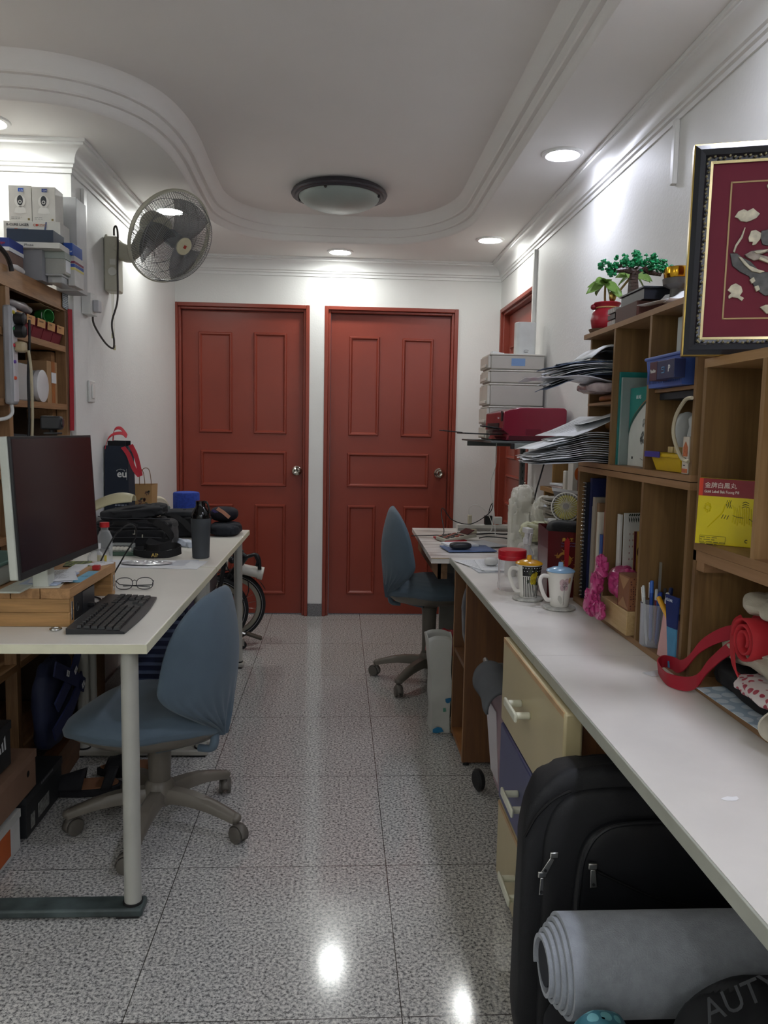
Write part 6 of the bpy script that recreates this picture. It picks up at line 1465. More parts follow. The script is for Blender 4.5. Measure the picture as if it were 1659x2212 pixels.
part(bk2, 'printed_disc', MB().lathe([(0, 0), (.026, 0)], (cb0+.034, 2.0655, .935), 24, (0, -1, .04)), mat('3a2420', .5), smooth=False)
# pine box, gift box, pink bag
pn = solo('pine_box', MB().box((.738, 1.935, TZ+.0165), (.81, 2.13, TZ+.080)), wood('cdb083', 'b29362', 'Y', 7), 'small pale pine wooden box on the pigeonhole base', 'box', bev=.002)
gf = thing('gift_box', 'small brown patterned gift box on the pine box', 'box')
part(gf, 'carton', MB().box((.741, 1.935, TZ+.0805), (.80, 2.012, TZ+.168)), mat('8a5a3c', .5), bev=.001, smooth=False)
part(gf, 'lid', MB().box((.7408, 2.0122, TZ+.0805), (.80, 2.0135, TZ+.168)), mat('6a2030', .5), smooth=False)
gm_ = MB()
gm_.add([(.7405, 2.010, TZ+.164), (.7405, 1.974, TZ+.130), (.7405, 1.938, TZ+.164)], [(0, 1, 2)]).add([(.7405, 2.010, TZ+.084), (.7405, 1.938, TZ+.084), (.7405, 1.974, TZ+.112)], [(0, 1, 2)])
part(gf, 'folded_flaps', gm_, mat('a8805a', .5), smooth=False)
part(gf, 'flower_print', MB().box((.744, 1.9344, TZ+.084), (.797, 1.9348, TZ+.165)), dots('8a5a3c', '4a1f24', 160, .5), smooth=False)
pk_ = thing('pink_plastic_bag', 'knotted bright pink plastic bag on the pine box', 'plastic bag')
PINK = mat('c23f80', .28, var=.12, ns=25, trans=.1)
part(pk_, 'bag', MB().blob((.785, 2.078, TZ+.128), (.09, .12, .092), .8, 64, .004, 22, 3, fold=.010, ff=24), PINK)
part(pk_, 'handle_knot', MB().blob((.719, 2.115, TZ+.12), (.040, .05, .07), .8, 44, .003, 30, 5, fold=.010, ff=40).blob((.722, 2.09, TZ+.172), (.03, .05, .065), .7, 48, .004, 26, 7, fold=.014, ff=36), PINK)
part(pk_, 'handle_tail', MB().blob((.708, 2.125, TZ+.062), (.035, .08, .08), .7, 56, .005, 24, 11, fold=.016, ff=34).blob((.715, 2.07, TZ+.052), (.025, .06, .05), .7, 40, .004, 30, 13, fold=.010, ff=40), PINK)
# pen cups
pcup = thing('pen_cup', 'clear plastic cup crowded with pens on the pigeonhole base', 'cup')
PCY = Vector((.775, 1.848, TZ+.0165))
part(pcup, 'cup', MB().lathe([(0, 0), (.030, 0), (.0335, .003), (.035, .10), (.0355, .106), (.034, .106), (.0325, .1), (.031, .004), (0, .003)], PCY, 36), clear('cfd2dc', .08, .22))
def pen(label, c, h, tip, L_=.14, lean=(0, 0), r=.0038, body='ballpoint_pen', clip=None, z0=.004):
    t = thing(body, label, 'pen', 'pens in the clear cup')
    p0 = PCY+Vector((c[0], c[1], z0)); d = Vector((lean[0], lean[1], 1)).normalized(); p1 = p0+d*L_
    part(t, 'barrel', MB().tube([p0, p0+d*.012, p0+d*(L_*.8)], [.001, r, r], 12), mat(h, .3, var=0))
    part(t, 'cap', MB().tube([p0+d*(L_*.8), p1-d*.002, p1], [r*1.12, r*1.05, r*.6], 12), mat(tip, .3, var=0))
    if clip: part(t, 'clip', MB().tube([p0+d*(L_*.97)+Vector((-r*1.4, 0, 0)), p0+d*(L_*.72)+Vector((-r*1.4, 0, 0))], .0012, 6), mat(clip, .25, .5, var=0))
pen('bright blue pen at the far side of the clear cup', (.0, .02), '2a55b0', '4a78d0', .152, (.0, .06), .0045, clip='d0d4e0')
pen('silver slim pen crossing the front of the clear cup', (-.022, -.012), 'c0c4c4', 'd0d4d4', .145, (-.02, .22), .0034, clip='e0e0e0')
pen('maroon pen in the middle of the cup', (.004, .004), '6a1f2c', 'c0c0c0', .135, (.0, .02), .004)
pen('black pen beside the maroon one', (.010, -.004), '1f2024', '2a2a2e', .13, (.02, .0), .004)
pen('dark blue capped pen leaning to the right in the cup', (.0, -.016), '2a4aa0', '1f3a8a', .135, (.0, -.08), .0045, clip='3a5ab0')
pen('red pen with clear grip at the near side of the cup', (.012, -.020), 'b02030', 'e0e0e0', .135, (.02, -.10), .0045)
pen('navy capped pen behind the red pen', (.018, -.016), '22305c', '1c2a58', .147, (.04, -.10), .0048)
pen('clear ballpoint at the back of the cup', (.02, .008), 'b8b4ae', '4a4a4e', .137, (.05, .02), .0036)
rl = thing('ruler', 'grey metal ruler standing high in the pen cup', 'ruler', 'pens in the clear cup')
part(rl, 'blade', MB().tube([PCY+Vector((.006, -.002, .004)), PCY+Vector((.012, .010, .205))], .0085, 4, flat=.08, up=(1, 0, 0)), mat('9a9a92', .35, .6))
part(pcup, 'pencil_bundle', MB().tube([PCY+Vector((-.008, .012, .004)), PCY+Vector((-.006, .010, .085))], .010, 8).tube([PCY+Vector((-.012, -.006, .004)), PCY+Vector((-.012, -.010, .08))], .009, 8), mat('4a4c56', .5, var=.2, ns=80)) if False else None
nb = thing('note_block', 'pink paper note block standing upright beside the pen cup', 'note block')
part(nb, 'pages', MB().quadbox([(.752, 1.770, TZ+.0165), (.757, 1.712, TZ+.0165), (.763, 1.717, TZ+.110), (.760, 1.764, TZ+.118)], (.03, 0, 0)), mat('d6a8a6', .6), smooth=False)
part(nb, 'gummed_top', MB().quadbox([(.7605, 1.764, TZ+.1185), (.7635, 1.717, TZ+.1105), (.7645, 1.7175, TZ+.125), (.7615, 1.7635, TZ+.132)], (.03, 0, 0)), mat('7a7068', .7, var=.2, ns=80), smooth=False)
solo('yellow_pen', MB().tube([(.748, 1.70, TZ+.115), (.752, 1.775, TZ+.150)], .006, 12), mat('e0a520', .35), 'yellow pen lying over the top of the pink note block', 'pen')
bp = thing('folded_brochure', 'blue to light blue brochure standing against the shelf upright', 'brochure')
part(bp, 'lower_half', MB().quadbox([(.735, 1.668, TZ+.0165), (.744, 1.655, TZ+.0165), (.744, 1.655, TZ+.105), (.736, 1.688, TZ+.105)], (.003, 0, 0)), mat('4a86ac', .4), smooth=False)
part(bp, 'upper_half', MB().quadbox([(.736, 1.688, TZ+.1052), (.744, 1.655, TZ+.1052), (.746, 1.655, TZ+.175), (.738, 1.708, TZ+.175)], (.003, 0, 0)), mat('1c2c66', .4), smooth=False)
text(bp, 'CLEAR', .009, (.7365, 1.700, TZ+.162), (.12, -.99, 0), (0, 0, 1), mat('c9d0e0', .5, var=0))
for i, (dy, hh) in enumerate(((.0, .205), (-.014, .20))):
    solo('dark_blue_pen', MB().tube([(.80, 1.700+dy, TZ+.017), (.80, 1.705+dy, TZ+hh)], .004, 10), mat('1d2c66', .3), ['upright dark blue pen behind the brochure', 'second upright dark blue pen behind the brochure'][i], 'pen', 'pens behind the brochure')

# yellow box
gl_ = thing('medicine_box', 'large yellow and red printed medicine box leaning in the near shelf', 'box')
q0 = at(1500, 1184, z=1.0312); q1 = at(1626, 1189, x=q0.x+.115)
ya = Vector((.805, 1.605, 1.0305)); 
A_ = at(1500, 1181, y=1.55); A_ = Vector((A_.x, 1.55, 1.0305)); ysc = 1.55
def YB_(px, py): return at(px, py, y=1.570 if px < 1560 else 1.50)
TL_, TR_, BL_, BR_ = YB_(1512, 1032), YB_(1637, 1040), YB_(1500, 1181), YB_(1628, 1188)
BL_.z = 1.0305; BR_.z = 1.0305
TL_ = CAMP+(TL_-CAMP)*(1.566/1.568) if False else TL_
part(gl_, 'carton', MB().quadbox([BL_, BR_, TR_, TL_], (0.012, .019, 0)), mat('e2cf12', .3, var=.02), bev=.0008, smooth=False, label='bright yellow carton')
YN_ = (BR_-BL_).cross(TL_-BL_).normalized()
def Y2(u, v, d=.0004):
    p = BL_.lerp(BR_, u).lerp(TL_.lerp(TR_, u), v); return p+YN_*d
part(gl_, 'red_panel', MB().quadbox([Y2(.07, .735), Y2(1, .735), Y2(1, 1), Y2(.07, 1)], (0, -.0003, 0)), mat('8a1a26', .35), smooth=False)
part(gl_, 'orange_spine', MB().quadbox([Y2(0, .735), Y2(.07, .735), Y2(.07, 1), Y2(0, 1)], (0, -.0003, 0)), mat('d63a1c', .35), smooth=False)
exx = (BR_-BL_).normalized(); eyy = (TL_-BL_).normalized(); CW = mat('e6dcd0', .4, var=0)
text(gl_, '金牌白鳳丸', .0125, Y2(.10, .865, .0014), exx, eyy, CW, sx=.98)
text(gl_, 'Gold Label Bak Foong Pill', .0078, Y2(.10, .785, .0014), exx, eyy, CW, sx=.82, bold=.0001)
em_ = MB()
def curve(pts, r=.0006): em_.tube(smooth_pts([Y2(u, v, .0006) for u, v in pts], 6), r, 5)
INKY = mat('4a4410', .4, var=0)
for k in range(3):
    em_.tube(smooth_pts([Y2(.52+.03*k, .69, .0008), Y2(.50+.03*k, .63, .0008), Y2(.53+.03*k, .57, .0008)], 5), .0006, 5)
    em_.tube(smooth_pts([Y2(.77, .66-.035*k, .0008), Y2(.82, .68-.035*k, .0008), Y2(.88, .66-.03*k, .0008)], 5), .0006, 5)
    em_.tube([Y2(.46+.045*k, .47-.005*k, .0008), Y2(.43+.045*k, .41-.005*k, .0008)], .0007, 5)
em_.tube(smooth_pts([Y2(.62, .47, .0008), Y2(.70, .445, .0008), Y2(.80, .44, .0008)], 6), .0007, 5)
em_.tube(smooth_pts([Y2(.90, .43, .0008), Y2(.96, .39, .0008), Y2(.995, .33, .0008)], 6), .0007, 5)
part(gl_, 'printed_strokes', em_, INKY)
eb = MB(); eb.tube(smooth_pts([Y2(.20, .26, .0004), Y2(.34, .40, .0004), Y2(.44, .50, .0004), Y2(.48, .62, .0004), Y2(.56, .68, .0004)], 6), .0012, 6)
for k in range(9): eb.tube(smooth_pts([Y2(.60+.04*k, .62-.02*(k % 3), .0003), Y2(.64+.035*k, .52-.03*(k % 4), .0003), Y2(.62+.04*k, .36-.02*(k % 3), .0003)], 5), .0012, 6)
for k in range(8): a = k*PI/4; eb.ball(Y2(.18+.05*math.cos(a), .56+.055*math.sin(a), .0), .0035, 8, (1, .4, 1))
part(gl_, 'embossed_figure', eb, mat('e2cf12', .25, var=.02))
lines(gl_, Y2(.09, .10, .0008), exx, eyy, 4, .05, .0045, INKY, seed=3, th=.0012)
fr_ = MB()
for (a, b) in (((.08, .13), (.52, .13)), ((.08, .02), (.52, .02)), ((.08, .02), (.08, .13)), ((.52, .02), (.52, .13))): fr_.tube([Y2(a[0], a[1], .0006), Y2(b[0], b[1], .0006)], .0003, 4)
part(gl_, 'text_frame', fr_, INKY)
part(gl_, 'seal_mark', MB().tube([Y2(.87+.022*math.cos(a), .09+.022*math.sin(a), .0006) for a in [i*PI/8 for i in range(2, 15)]], .0008, 5), INKY)

# cloth pile in the near lower compartment
NH = len(WORLD_ROOTS)
CAN = mat('bdb6a4', .85, var=.1, ns=14, bump=.4, bs=500); REDF = mat('a81c2a', .75, var=.08, ns=10, bump=.3, bs=500); BFB = mat('121316', .85, var=.1)
solo('black_cloth_bag', MB().blob((.875, 1.24, TZ+.050), (.20, .34, .060), .5, 60, .004, 11, 3, fold=.012), BFB, 'black cloth at the bottom of the heap of bags', 'cloth')
solo('canvas_bag', MB().blob((.885, 1.235, TZ+.110), (.20, .32, .055), .6, 80, .010, 12, 7, fold=.022, ff=17), CAN, 'crumpled off-white canvas bag in the middle of the heap', 'bag')
solo('floral_cloth', MB().blob((.845, 1.16, TZ+.074), (.19, .20, .03), .6, 60, .010, 16, 17, fold=.008), dots('cfc6c4', 'a23a4a', 55, .35), 'white and red patterned cloth below the canvas bag', 'cloth')
solo('printed_flyer', MB().sheet((.775, 1.215, TZ+.0255), .07, .24, .03, .001, n=6, tilt=-.04), dots('9ab0c2', 'c9d6de', 30, .4), 'light blue printed flyer lying under the heap of bags', 'flyer')
rdr = MB()
for k in range(4):
    r = .036-.008*k
    rdr.tube([(.80+.02*k*.2, 1.145+r*math.cos(a)*(1.0), TZ+.135+r*math.sin(a)*.9) for a in [i*2*PI/20*.95+k for i in range(20)]], .0045, 8)
rc = thing('red_cloth_roll', 'rolled bright red fabric bag on top of the heap', 'bag')
part(rc, 'roll', MB().grid(lambda u, v: Vector((.772+.14*u, 1.235+(.044-.030*v)*math.cos(v*5.2*PI)*1.0, TZ+.148+(.044-.030*v)*math.sin(v*5.2*PI))), 8, 90), mat('b8222c', .7, var=.06), solid=.004)
part(rc, 'strap', MB().strap(smooth_pts([(.80, 1.29, TZ+.178), (.782, 1.285, TZ+.165), (.775, 1.275, TZ+.12), (.777, 1.26, TZ+.08), (.785, 1.22, TZ+.07)], 6), .03, .003, (.2, .9, .25)), mat('b8222c', .7, var=.06), ang=60)
solo('red_cloth', MB().blob((.91, 1.25, TZ+.163), (.17, .22, .05), .6, 56, .008, 13, 27, fold=.014), REDF, 'dark red fabric bag between the canvas bags', 'bag')
solo('canvas_bag', MB().blob((.885, 1.21, TZ+.212), (.20, .22, .05), .6, 72, .008, 15, 37, fold=.022, ff=18), CAN, 'folded off-white canvas bag topping the heap', 'bag')
cs_ = solo('canvas_strap', MB().strap(smooth_pts([(.80, 1.02, TZ+.10), (.755, 1.05, TZ+.09), (.735, 1.075, TZ+.06), (.735, 1.07, TZ+.035), (.75, 1.03, TZ+.03), (.78, .99, TZ+.04)], 7), .026, .003, (.9, .4, .2)), CAN, 'off-white canvas strap loop at the right photo edge', 'strap', ang=60)
rs_ = thing('red_strap', 'long red fabric strap looping out of the shelf onto the counter', 'strap')
rp = [(1560, 1318, .85), (1500, 1335, .80), (1462, 1375, .77), (1490, 1400, .76)]
S1 = [Vector((.86, 1.27, TZ+.15)), Vector((.80, 1.33, TZ+.125)), Vector((.755, 1.39, TZ+.075)), Vector((.72, 1.43, TZ+.05))]
lp = smooth_pts([(.842, 1.24, TZ+.16), (.80, 1.33, TZ+.14), (.770, 1.385, TZ+.10), (.752, 1.412, TZ+.055), (.748, 1.44, TZ+.036), (.752, 1.485, TZ+.030), (.742, 1.512, TZ+.026), (.724, 1.495, TZ+.019), (.712, 1.43, TZ+.016), (.718, 1.40, TZ+.016), (.738, 1.378, TZ+.018), (.756, 1.368, TZ+.03), (.768, 1.345, TZ+.07), (.79, 1.29, TZ+.125), (.835, 1.21, TZ+.165)], 7)
part(rs_, 'webbing', MB().strap(lp, .030, .0025, [Vector((.25*math.sin(i*.09), .25*math.cos(i*.07), 1)) for i in range(len(lp))]), mat('a3182c', .6, var=.05), ang=60)
solo('clear_tape_piece', MB().sheet((.722, 1.50, TZ+.002), .05, .03, .4, .0008, n=4), clear('dfe2e2', .1, .3), 'small clear plastic piece under the loop of the red strap', 'plastic')

for o in WORLD_ROOTS[NH:]: o.location.y += .17; o.location.x -= .012
# ------------------------------------------------ rack, printer, drawer tower
RK = mat('5f6463', .45, .4, var=.04)
rk = thing('metal_rack', 'grey slotted metal rack carrying the red printer and the clear drawers', 'rack')
part(rk, 'platform', MB().box((.66, 3.42, 1.203), (1.03, 4.25, 1.212)), RK, bev=.001)
part(rk, 'side_rail', MB().box((.76, 3.40, 1.180), (1.03, 3.42, 1.2025)), mat('8b918e', .4, .3), bev=.002)
part(rk, 'end_cap', MB().box((.745, 3.398, 1.178), (.76, 3.422, 1.204)), BLK, bev=.002)
part(rk, 'side_rail', MB().box((.66, 4.05, 1.178), (1.03, 4.07, 1.2025)), RK, bev=.002)
for yy in (4.20,):
    part(rk, 'post', MB().box((.975, yy, TZ), (1.0, yy+.03, 1.2025)), RK, bev=.001)
part(rk, 'post', MB().box((.985, 3.425, TZ), (1.01, 3.45, 1.2025)), RK, bev=.001)
sl = MB()
for i in range(11): sl.box((.986, 4.1985, .78+i*.036), (.990, 4.1995, .795+i*.036))
part(rk, 'slots', sl, BLK, smooth=False)
pr = thing('printer', 'dark red inkjet printer on the metal rack with its paper tray open', 'printer')
PRR = mat('7a1830', .22, var=.03, coat=.3)
px0_, px1_, py0_, py1_ = .742, 1.015, 3.50, 3.93
prof_ = [(px0_+.0, 1.215), (px1_-.01, 1.215), (px1_, 1.225), (px1_, 1.352), (px1_-.01, 1.362), (px0_+.06, 1.362), (px0_+.02, 1.352), (px0_-.012, 1.34), (px0_-.014, 1.262), (px0_+.012, 1.24)]
part(pr, 'body', MB().prism(prof_, (0, py1_-py0_, 0), (0, py0_, 0), (1, 0, 0), (0, 0, 1)), PRR, bev=.004)
part(pr, 'side_panel_line', MB().box((.83, py0_-.001, 1.24), (.90, py0_, 1.266)), mat('6a142a', .3), smooth=False)
part(pr, 'base_strip', MB().box((px0_+.012, py0_-.0012, 1.215), (px1_-.004, py0_-.0001, 1.235)), mat('4a1220', .3), smooth=False)
part(pr, 'front_slot', MB().box((px0_-.016, py0_+.10, 1.262), (px0_-.0135, py1_-.06, 1.292)).box((px0_-.016, py0_+.02, 1.30), (px0_-.0135, py0_+.05, 1.345)), BLK, smooth=False)
part(pr, 'paper_tray', MB().quadbox([(px0_+.0, py0_+.10, 1.236), (px0_+.0, py1_-.08, 1.236), (px0_-.17, py1_-.08, 1.240), (px0_-.17, py0_+.10, 1.240)], (0, 0, .006)), BLK, bev=.001)
part(pr, 'tray_extension', MB().quadbox([(px0_-.171, py0_+.16, 1.244), (px0_-.171, py1_-.14, 1.244), (px0_-.265, py1_-.14, 1.252), (px0_-.265, py0_+.16, 1.252)], (0, 0, .004)), BLK, bev=.001)
part(pr, 'card_cover', MB().quadbox([(px0_+.0, py0_+.05, 1.262), (px0_+.0, py0_+.16, 1.262), (px0_-.09, py0_+.16, 1.276), (px0_-.09, py0_+.05, 1.276)], (0, 0, .005)), BLK, bev=.001)
text(pr, 'Canon', .011, (px0_-.0150, py0_+.125, 1.312), (0, -1, 0), (0, 0, 1), PAP)
solo('power_lead', MB().tube(smooth_pts([(.93, 3.47, 1.20), (.90, 3.44, 1.10), (.86, 3.40, .98), (.84, 3.38, .86), (.83, 3.38, Z0+.004)], 8), .0035, 8), BLK, 'black lead dropping from the printer to the marble desk', 'cable')
solo('power_lead', MB().tube(smooth_pts([(.955, 3.47, 1.20), (.95, 3.43, 1.14), (1.0, 3.40, 1.09), (.945, 3.38, 1.05), (.96, 3.36, 1.03), (1.0, 3.37, 1.0)], 8), .0035, 8), BLK, 'short wavy black lead below the rack by the wooden rack panel', 'cable')
solo('white_lead', MB().tube(smooth_pts([(.80, 4.0, 1.20), (.80, 4.0, 1.08), (.77, 3.98, .98), (.79, 3.96, .86), (.80, 3.95, Z0+.003)], 8), .002, 8), WPL, 'thin white lead hanging from the rack in front of the side door', 'cable')
dw = thing('plastic_chest', 'tower of translucent white plastic drawers on the metal rack', 'drawers')
FROST = mat('d2cfc6', .35, var=.03, trans=.25)
dx0, dx1, dy0, dy1 = .745, 1.03, 3.985, 4.22
zz = [(1.2125, 1.285), (1.287, 1.382), (1.384, 1.497), (1.499, 1.565), (1.567, 1.645)]
for i, (a, b) in enumerate(zz):
    part(dw, 'tier', MB().box((dx0+.012, dy0, a), (dx1, dy1, b-.008)), FROST, bev=.006)
    part(dw, 'tier_rim', MB().box((dx0+.006, dy0-.003, b-.008), (dx1+.002, dy1+.003, b-.0005)), mat('dedbd2', .35), bev=.002)
    d = part(dw, 'drawer_front', MB().box((dx0-.002, dy0+.006, a+.006), (dx0+.0115, dy1-.006, b-.011)), mat('cfccc2', .35), bev=.002)
    part(d, 'handle', MB().box((dx0-.009, dy0+.04, a+.012), (dx0-.0025, dy1-.04, a+.026)), mat('e2dfd6', .35), bev=.002)
part(dw, 'blue_contents', MB().box((.86, dy0-.0008, 1.585), (.93, dy0-.0001, 1.622)), mat('7a9cc9', .5, var=.02), smooth=False)
solo('paper_slip', MB().obox((.80, 4.06, 1.6515), (.06, .05, .010), .1, 0, .12), PAP, 'small white slip lying on top of the plastic drawers', 'paper', smooth=False)
rt = thing('wifi_router', 'tall white rounded router standing on the plastic drawers', 'router')
rcx = at(1136, 700, y=4.08).x
part(rt, 'body', MB().prism([(rcx+.054*math.copysign(abs(math.cos(a))**.6, math.cos(a)), 4.09+.04*math.copysign(abs(math.sin(a))**.7, math.sin(a))) for a in [i*PI/20 for i in range(40)]], (0, 0, .168), (0, 0, 1.6455)), mat('d8dad8', .4), bev=.004, ang=40)
part(rt, 'logo', MB().tube([(rcx+.012*math.cos(a), 4.0495, 1.668+.004*math.sin(a)) for a in [i*PI/8 for i in range(9)]], .0006, 4), INK)
text(rt, 'Singtel', .008, (rcx-.013, 4.0494, 1.659), (1, 0, 0), (0, 0, 1), INK)

# low wooden rack against the wall, with boxes
PW_ = wood('a98450', '8c6a3c', 'Z', 5)
wr_ = thing('wooden_rack', 'low wooden rack against the wall behind the canvas bags', 'rack')
part(wr_, 'shelf_board', MB().box((.87, 2.46, 1.005), (1.036, 3.36, 1.023)), wood('b08a5a', '93703f', 'Y', 5), smooth=False)
part(wr_, 'upright', MB().box((.88, 3.20, 1.0235), (1.036, 3.215, 1.19)), PW_, smooth=False)
part(wr_, 'upright', MB().box((.885, 3.34, TZ), (1.036, 3.355, 1.0045)), PW_, smooth=False)
part(wr_, 'upright', MB().box((.885, 2.46, TZ), (1.036, 2.475, 1.0045)), PW_, smooth=False)
part(wr_, 'top_board', MB().box((.88, 2.46, 1.19), (1.036, 3.36, 1.2)), PW_, smooth=False)
part(wr_, 'back_panel', MB().box((1.030, 2.476, TZ), (1.036, 3.339, 1.0045)).box((1.030, 2.47, 1.0235), (1.036, 3.35, 1.19)), mat('7a5c42', .7), smooth=False)
wbx = thing('white_file_box', 'upright white file box with an oval orange sticker in the wooden rack', 'box')
part(wbx, 'carton', MB().box((.873, 2.90, 1.0235), (1.02, 2.965, 1.185)), mat('cfccc4', .5), bev=.001, smooth=False)
part(wbx, 'orange_sticker', MB().prism([(.013*math.cos(a), .024*math.sin(a)) for a in [i*PI/12 for i in range(24)]], (0, -.0006, 0), (.892, 2.8998, 1.10), (1, 0, 0), (0, 0, 1)), mat('c9642a', .5), smooth=False)
solo('maroon_file_box', MB().box((.885, 2.80, 1.0235), (1.02, 2.88, 1.175)), mat('5f3a3a', .5), 'dull maroon file box in the wooden rack behind the paper pile', 'box', bev=.001, smooth=False)
solo('tissue_box', MB().box((.872, 2.50, 1.0235), (.98, 2.78, 1.075)), mat('cdc8ba', .55, var=.15, ns=40), 'pale flat box at the near end of the wooden rack shelf', 'box', bev=.003, smooth=False)
solo('white_charger', MB().box((.878, 3.02, 1.0235), (.92, 3.05, 1.105)), mat('d6d2c8', .45), 'small upright white device beside the orange stickered box', 'device', bev=.004)
for i in range(3):
    solo('notepad', MB().sheet((.905, 3.115, 1.0238+i*.009), .07, .12, .1*i, .007, n=4), [PAP, mat('c9b6b0', .6), PAP][i], ['bottom', 'middle', 'top'][i]+' of three small notepads on the wooden rack shelf', 'notepad', 'notepads on the wooden rack')
solo('black_stapler', MB().blob((.96, 3.285, 1.05), (.06, .08, .05), .5, 24, .006, 25, 4), BLK, 'black gadget at the far end of the wooden rack', 'gadget')

# bags heaped at the corner
PC1 = mat('dcd9cd', .55, var=.08, ns=12, bump=.3, bs=300); PC2 = mat('c9c8a6', .4, var=.15, ns=20)
solo('canvas_tote', MB().blob((.755, 3.19, TZ+.157), (.11, .11, .31), .5, 84, .010, 12, 41, fold=.020, ff=24), PC1, 'upright cream canvas bag at the corner of the marble desk', 'bag')
solo('canvas_tote', MB().blob((.825, 3.04, TZ+.145), (.13, .13, .285), .6, 72, .008, 12, 47, fold=.024, ff=15), mat('cfccbe', .6, var=.1, ns=14), 'second cream canvas bag leaning on the folded newspapers', 'bag')
solo('yellow_plastic_bag', MB().blob((.765, 2.88, TZ+.165), (.18, .11, .075), .6, 70, .006, 16, 51, fold=.018, ff=22), PC2, 'pale yellow crinkled plastic bag above the white bottle', 'plastic bag')
solo('white_plastic_bag', MB().blob((.745, 2.875, TZ+.098), (.15, .10, .055), .6, 64, .006, 18, 53, fold=.014, ff=24), mat('d9d6d2', .35, var=.08, ns=30), 'white plastic bag with red print under the yellow one', 'plastic bag')
npr = []
for i in range(6):
    o = solo('folded_newspaper', MB().sheet((.80+.012*(i % 2), 2.735, TZ+.235+.012*i), .15, .12, .15*((i % 3)-1), .008, amp=.006, seed=i*5, n=10), mat(['a8a395', 'b8b3a4', '9a9588'][i % 3], .7, var=.15, ns=40), ['lowest', 'second', 'third', 'fourth', 'fifth', 'topmost'][i]+' folded newspaper in the heap behind the mini fan', 'newspaper', 'folded newspapers behind the mini fan')
solo('cloth_bundle', MB().blob((.81, 2.735, TZ+.118), (.14, .11, .232), .5, 56, .006, 12, 61, fold=.015), mat('a8a590', .7, var=.1), 'beige cloth bundle supporting the folded newspapers', 'cloth')
solo('clear_plastic_sack', MB().blob((.83, 2.90, TZ+.235), (.11, .13, .085), .6, 30, .010, 14, 63), clear('c9d0dc', .12, .45), 'clear plastic sack behind the newspapers', 'plastic bag')
# mini fan
mf = thing('mini_fan', 'white hand fan with yellow blades lying on the red gift bag', 'fan')
mc = Vector((.765, 2.60, 1.003)); ma = Vector((-.30, -.85, .25)).normalized(); m1 = ma.orthogonal().normalized(); m2 = ma.cross(m1)
part(mf, 'rim', MB().lathe([(.046, -.014), (.050, -.014), (.051, .006), (.047, .008), (.046, -.014)], mc, 40, ma), mat('dcdcd8', .35))
wg = MB()
for i in range(28):
    a = 2*PI*i/28; wg.tube([mc+ma*(.020-.012*(k/4)**2)+(m1*math.cos(a+.25*k/4)+m2*math.sin(a+.25*k/4))*(.010+.037*k/4) for k in range(5)], .0009, 4)
part(mf, 'guard', wg, mat('d2d0c9', .4))
part(mf, 'blades', MB().lathe([(.0, .0), (.042, -.002)], mc, 24, ma), mat('c9c060', .5, var=.25, ns=60))
part(mf, 'hub', MB().lathe([(0, .021), (.010, .0205), (.011, .018), (0, .017)], mc, 20, ma), mat('8a8580', .4))
part(mf, 'handle', MB().cyl(mc-ma*.012+Vector((-.03, 0, -.045)), mc-ma*.012+Vector((-.055, .02, -.047)), .009), mat('dcdcd8', .35))
sbx = thing('white_card_cone', 'folded white card with a grey inner side behind the mini fan', 'card')
part(sbx, 'card', MB().quadbox([(.735, 2.665, 1.055), (.86, 2.64, 1.04), (.84, 2.66, .96), (.765, 2.67, .965)], (0, .003, 0)), mat('8a8a8c', .5), smooth=False)
part(sbx, 'white_edge', MB().quadbox([(.733, 2.663, 1.053), (.862, 2.638, 1.038), (.862, 2.638, 1.048), (.733, 2.663, 1.064)], (0, .006, 0)), PAP, smooth=False)
# red gift bag
rg = thing('red_gift_bag', 'dark red paper gift bag with a gold dragon print on the counter', 'paper bag')
RG = mat('5e1f22', .22, var=.04, coat=.2)
gx0, gx1, gy0, gy1, gz = .676, .81, 2.475, 2.60, .942
gA = Vector((gx0, gy0, Z0)); 
part(rg, 'bag', MB().add([(gx0, gy0, Z0), (gx1, gy0, Z0), (gx1, gy1, Z0), (gx0, gy1, Z0), (gx0-.003, gy0, gz-.004), (gx1, gy0, gz-.012), (gx1, gy1, gz), (gx0-.003, gy1+.002, gz+.006)], [(0, 3, 2, 1), (0, 1, 5, 4), (1, 2, 6, 5), (2, 3, 7, 6), (3, 0, 4, 7)]), RG, solid=.0012, smooth=False)
text(rg, '黄金王  南顺丰', .0125, (gx0+.042, gy0-.002, .905), (1, 0, 0), (0, 0, 1), mat('c99a3a', .4, var=0), bold=.0002)
text(rg, 'The Years of Wong Fu', .0065, (gx0+.040, gy0-.002, .896), (1, 0, 0), (0, 0, 1), mat('5f5a8c', .5, var=0)); text(rg, 'the Taste of South Sea', .0065, (gx0+.040, gy0-.002, .887), (1, 0, 0), (0, 0, 1), mat('5f5a8c', .5, var=0))
dg = MB(); dp = smooth_pts([(.030, .850, 0), (.045, .865, 0), (.062, .858, 0), (.070, .838, 0), (.055, .825, 0), (.040, .815, 0), (.042, .797, 0), (.060, .790, 0), (.078, .798, 0), (.088, .818, 0)], 5)
dg.tube([Vector((gx0+p.x, gy0-.0022, p.y)) for p in dp], [.003+.0035*math.sin(i/len(dp)*PI) for i in range(len(dp))], 6, flat=.15, up=(0, 1, 0))
for (a, b) in ((.028, .858), (.050, .873), (.075, .848), (.035, .80), (.080, .785), (.092, .828), (.048, .838), (.066, .812)):
    for k in range(4): t_ = k*1.57+a*50; dg.tube([Vector((gx0+a, gy0-.0022, b)), Vector((gx0+a+.009*math.cos(t_), gy0-.0022, b+.009*math.sin(t_)))], [.002, .0006], 5)
part(rg, 'gold_dragon_print', dg, mat('b07a2c', .4, var=.1))
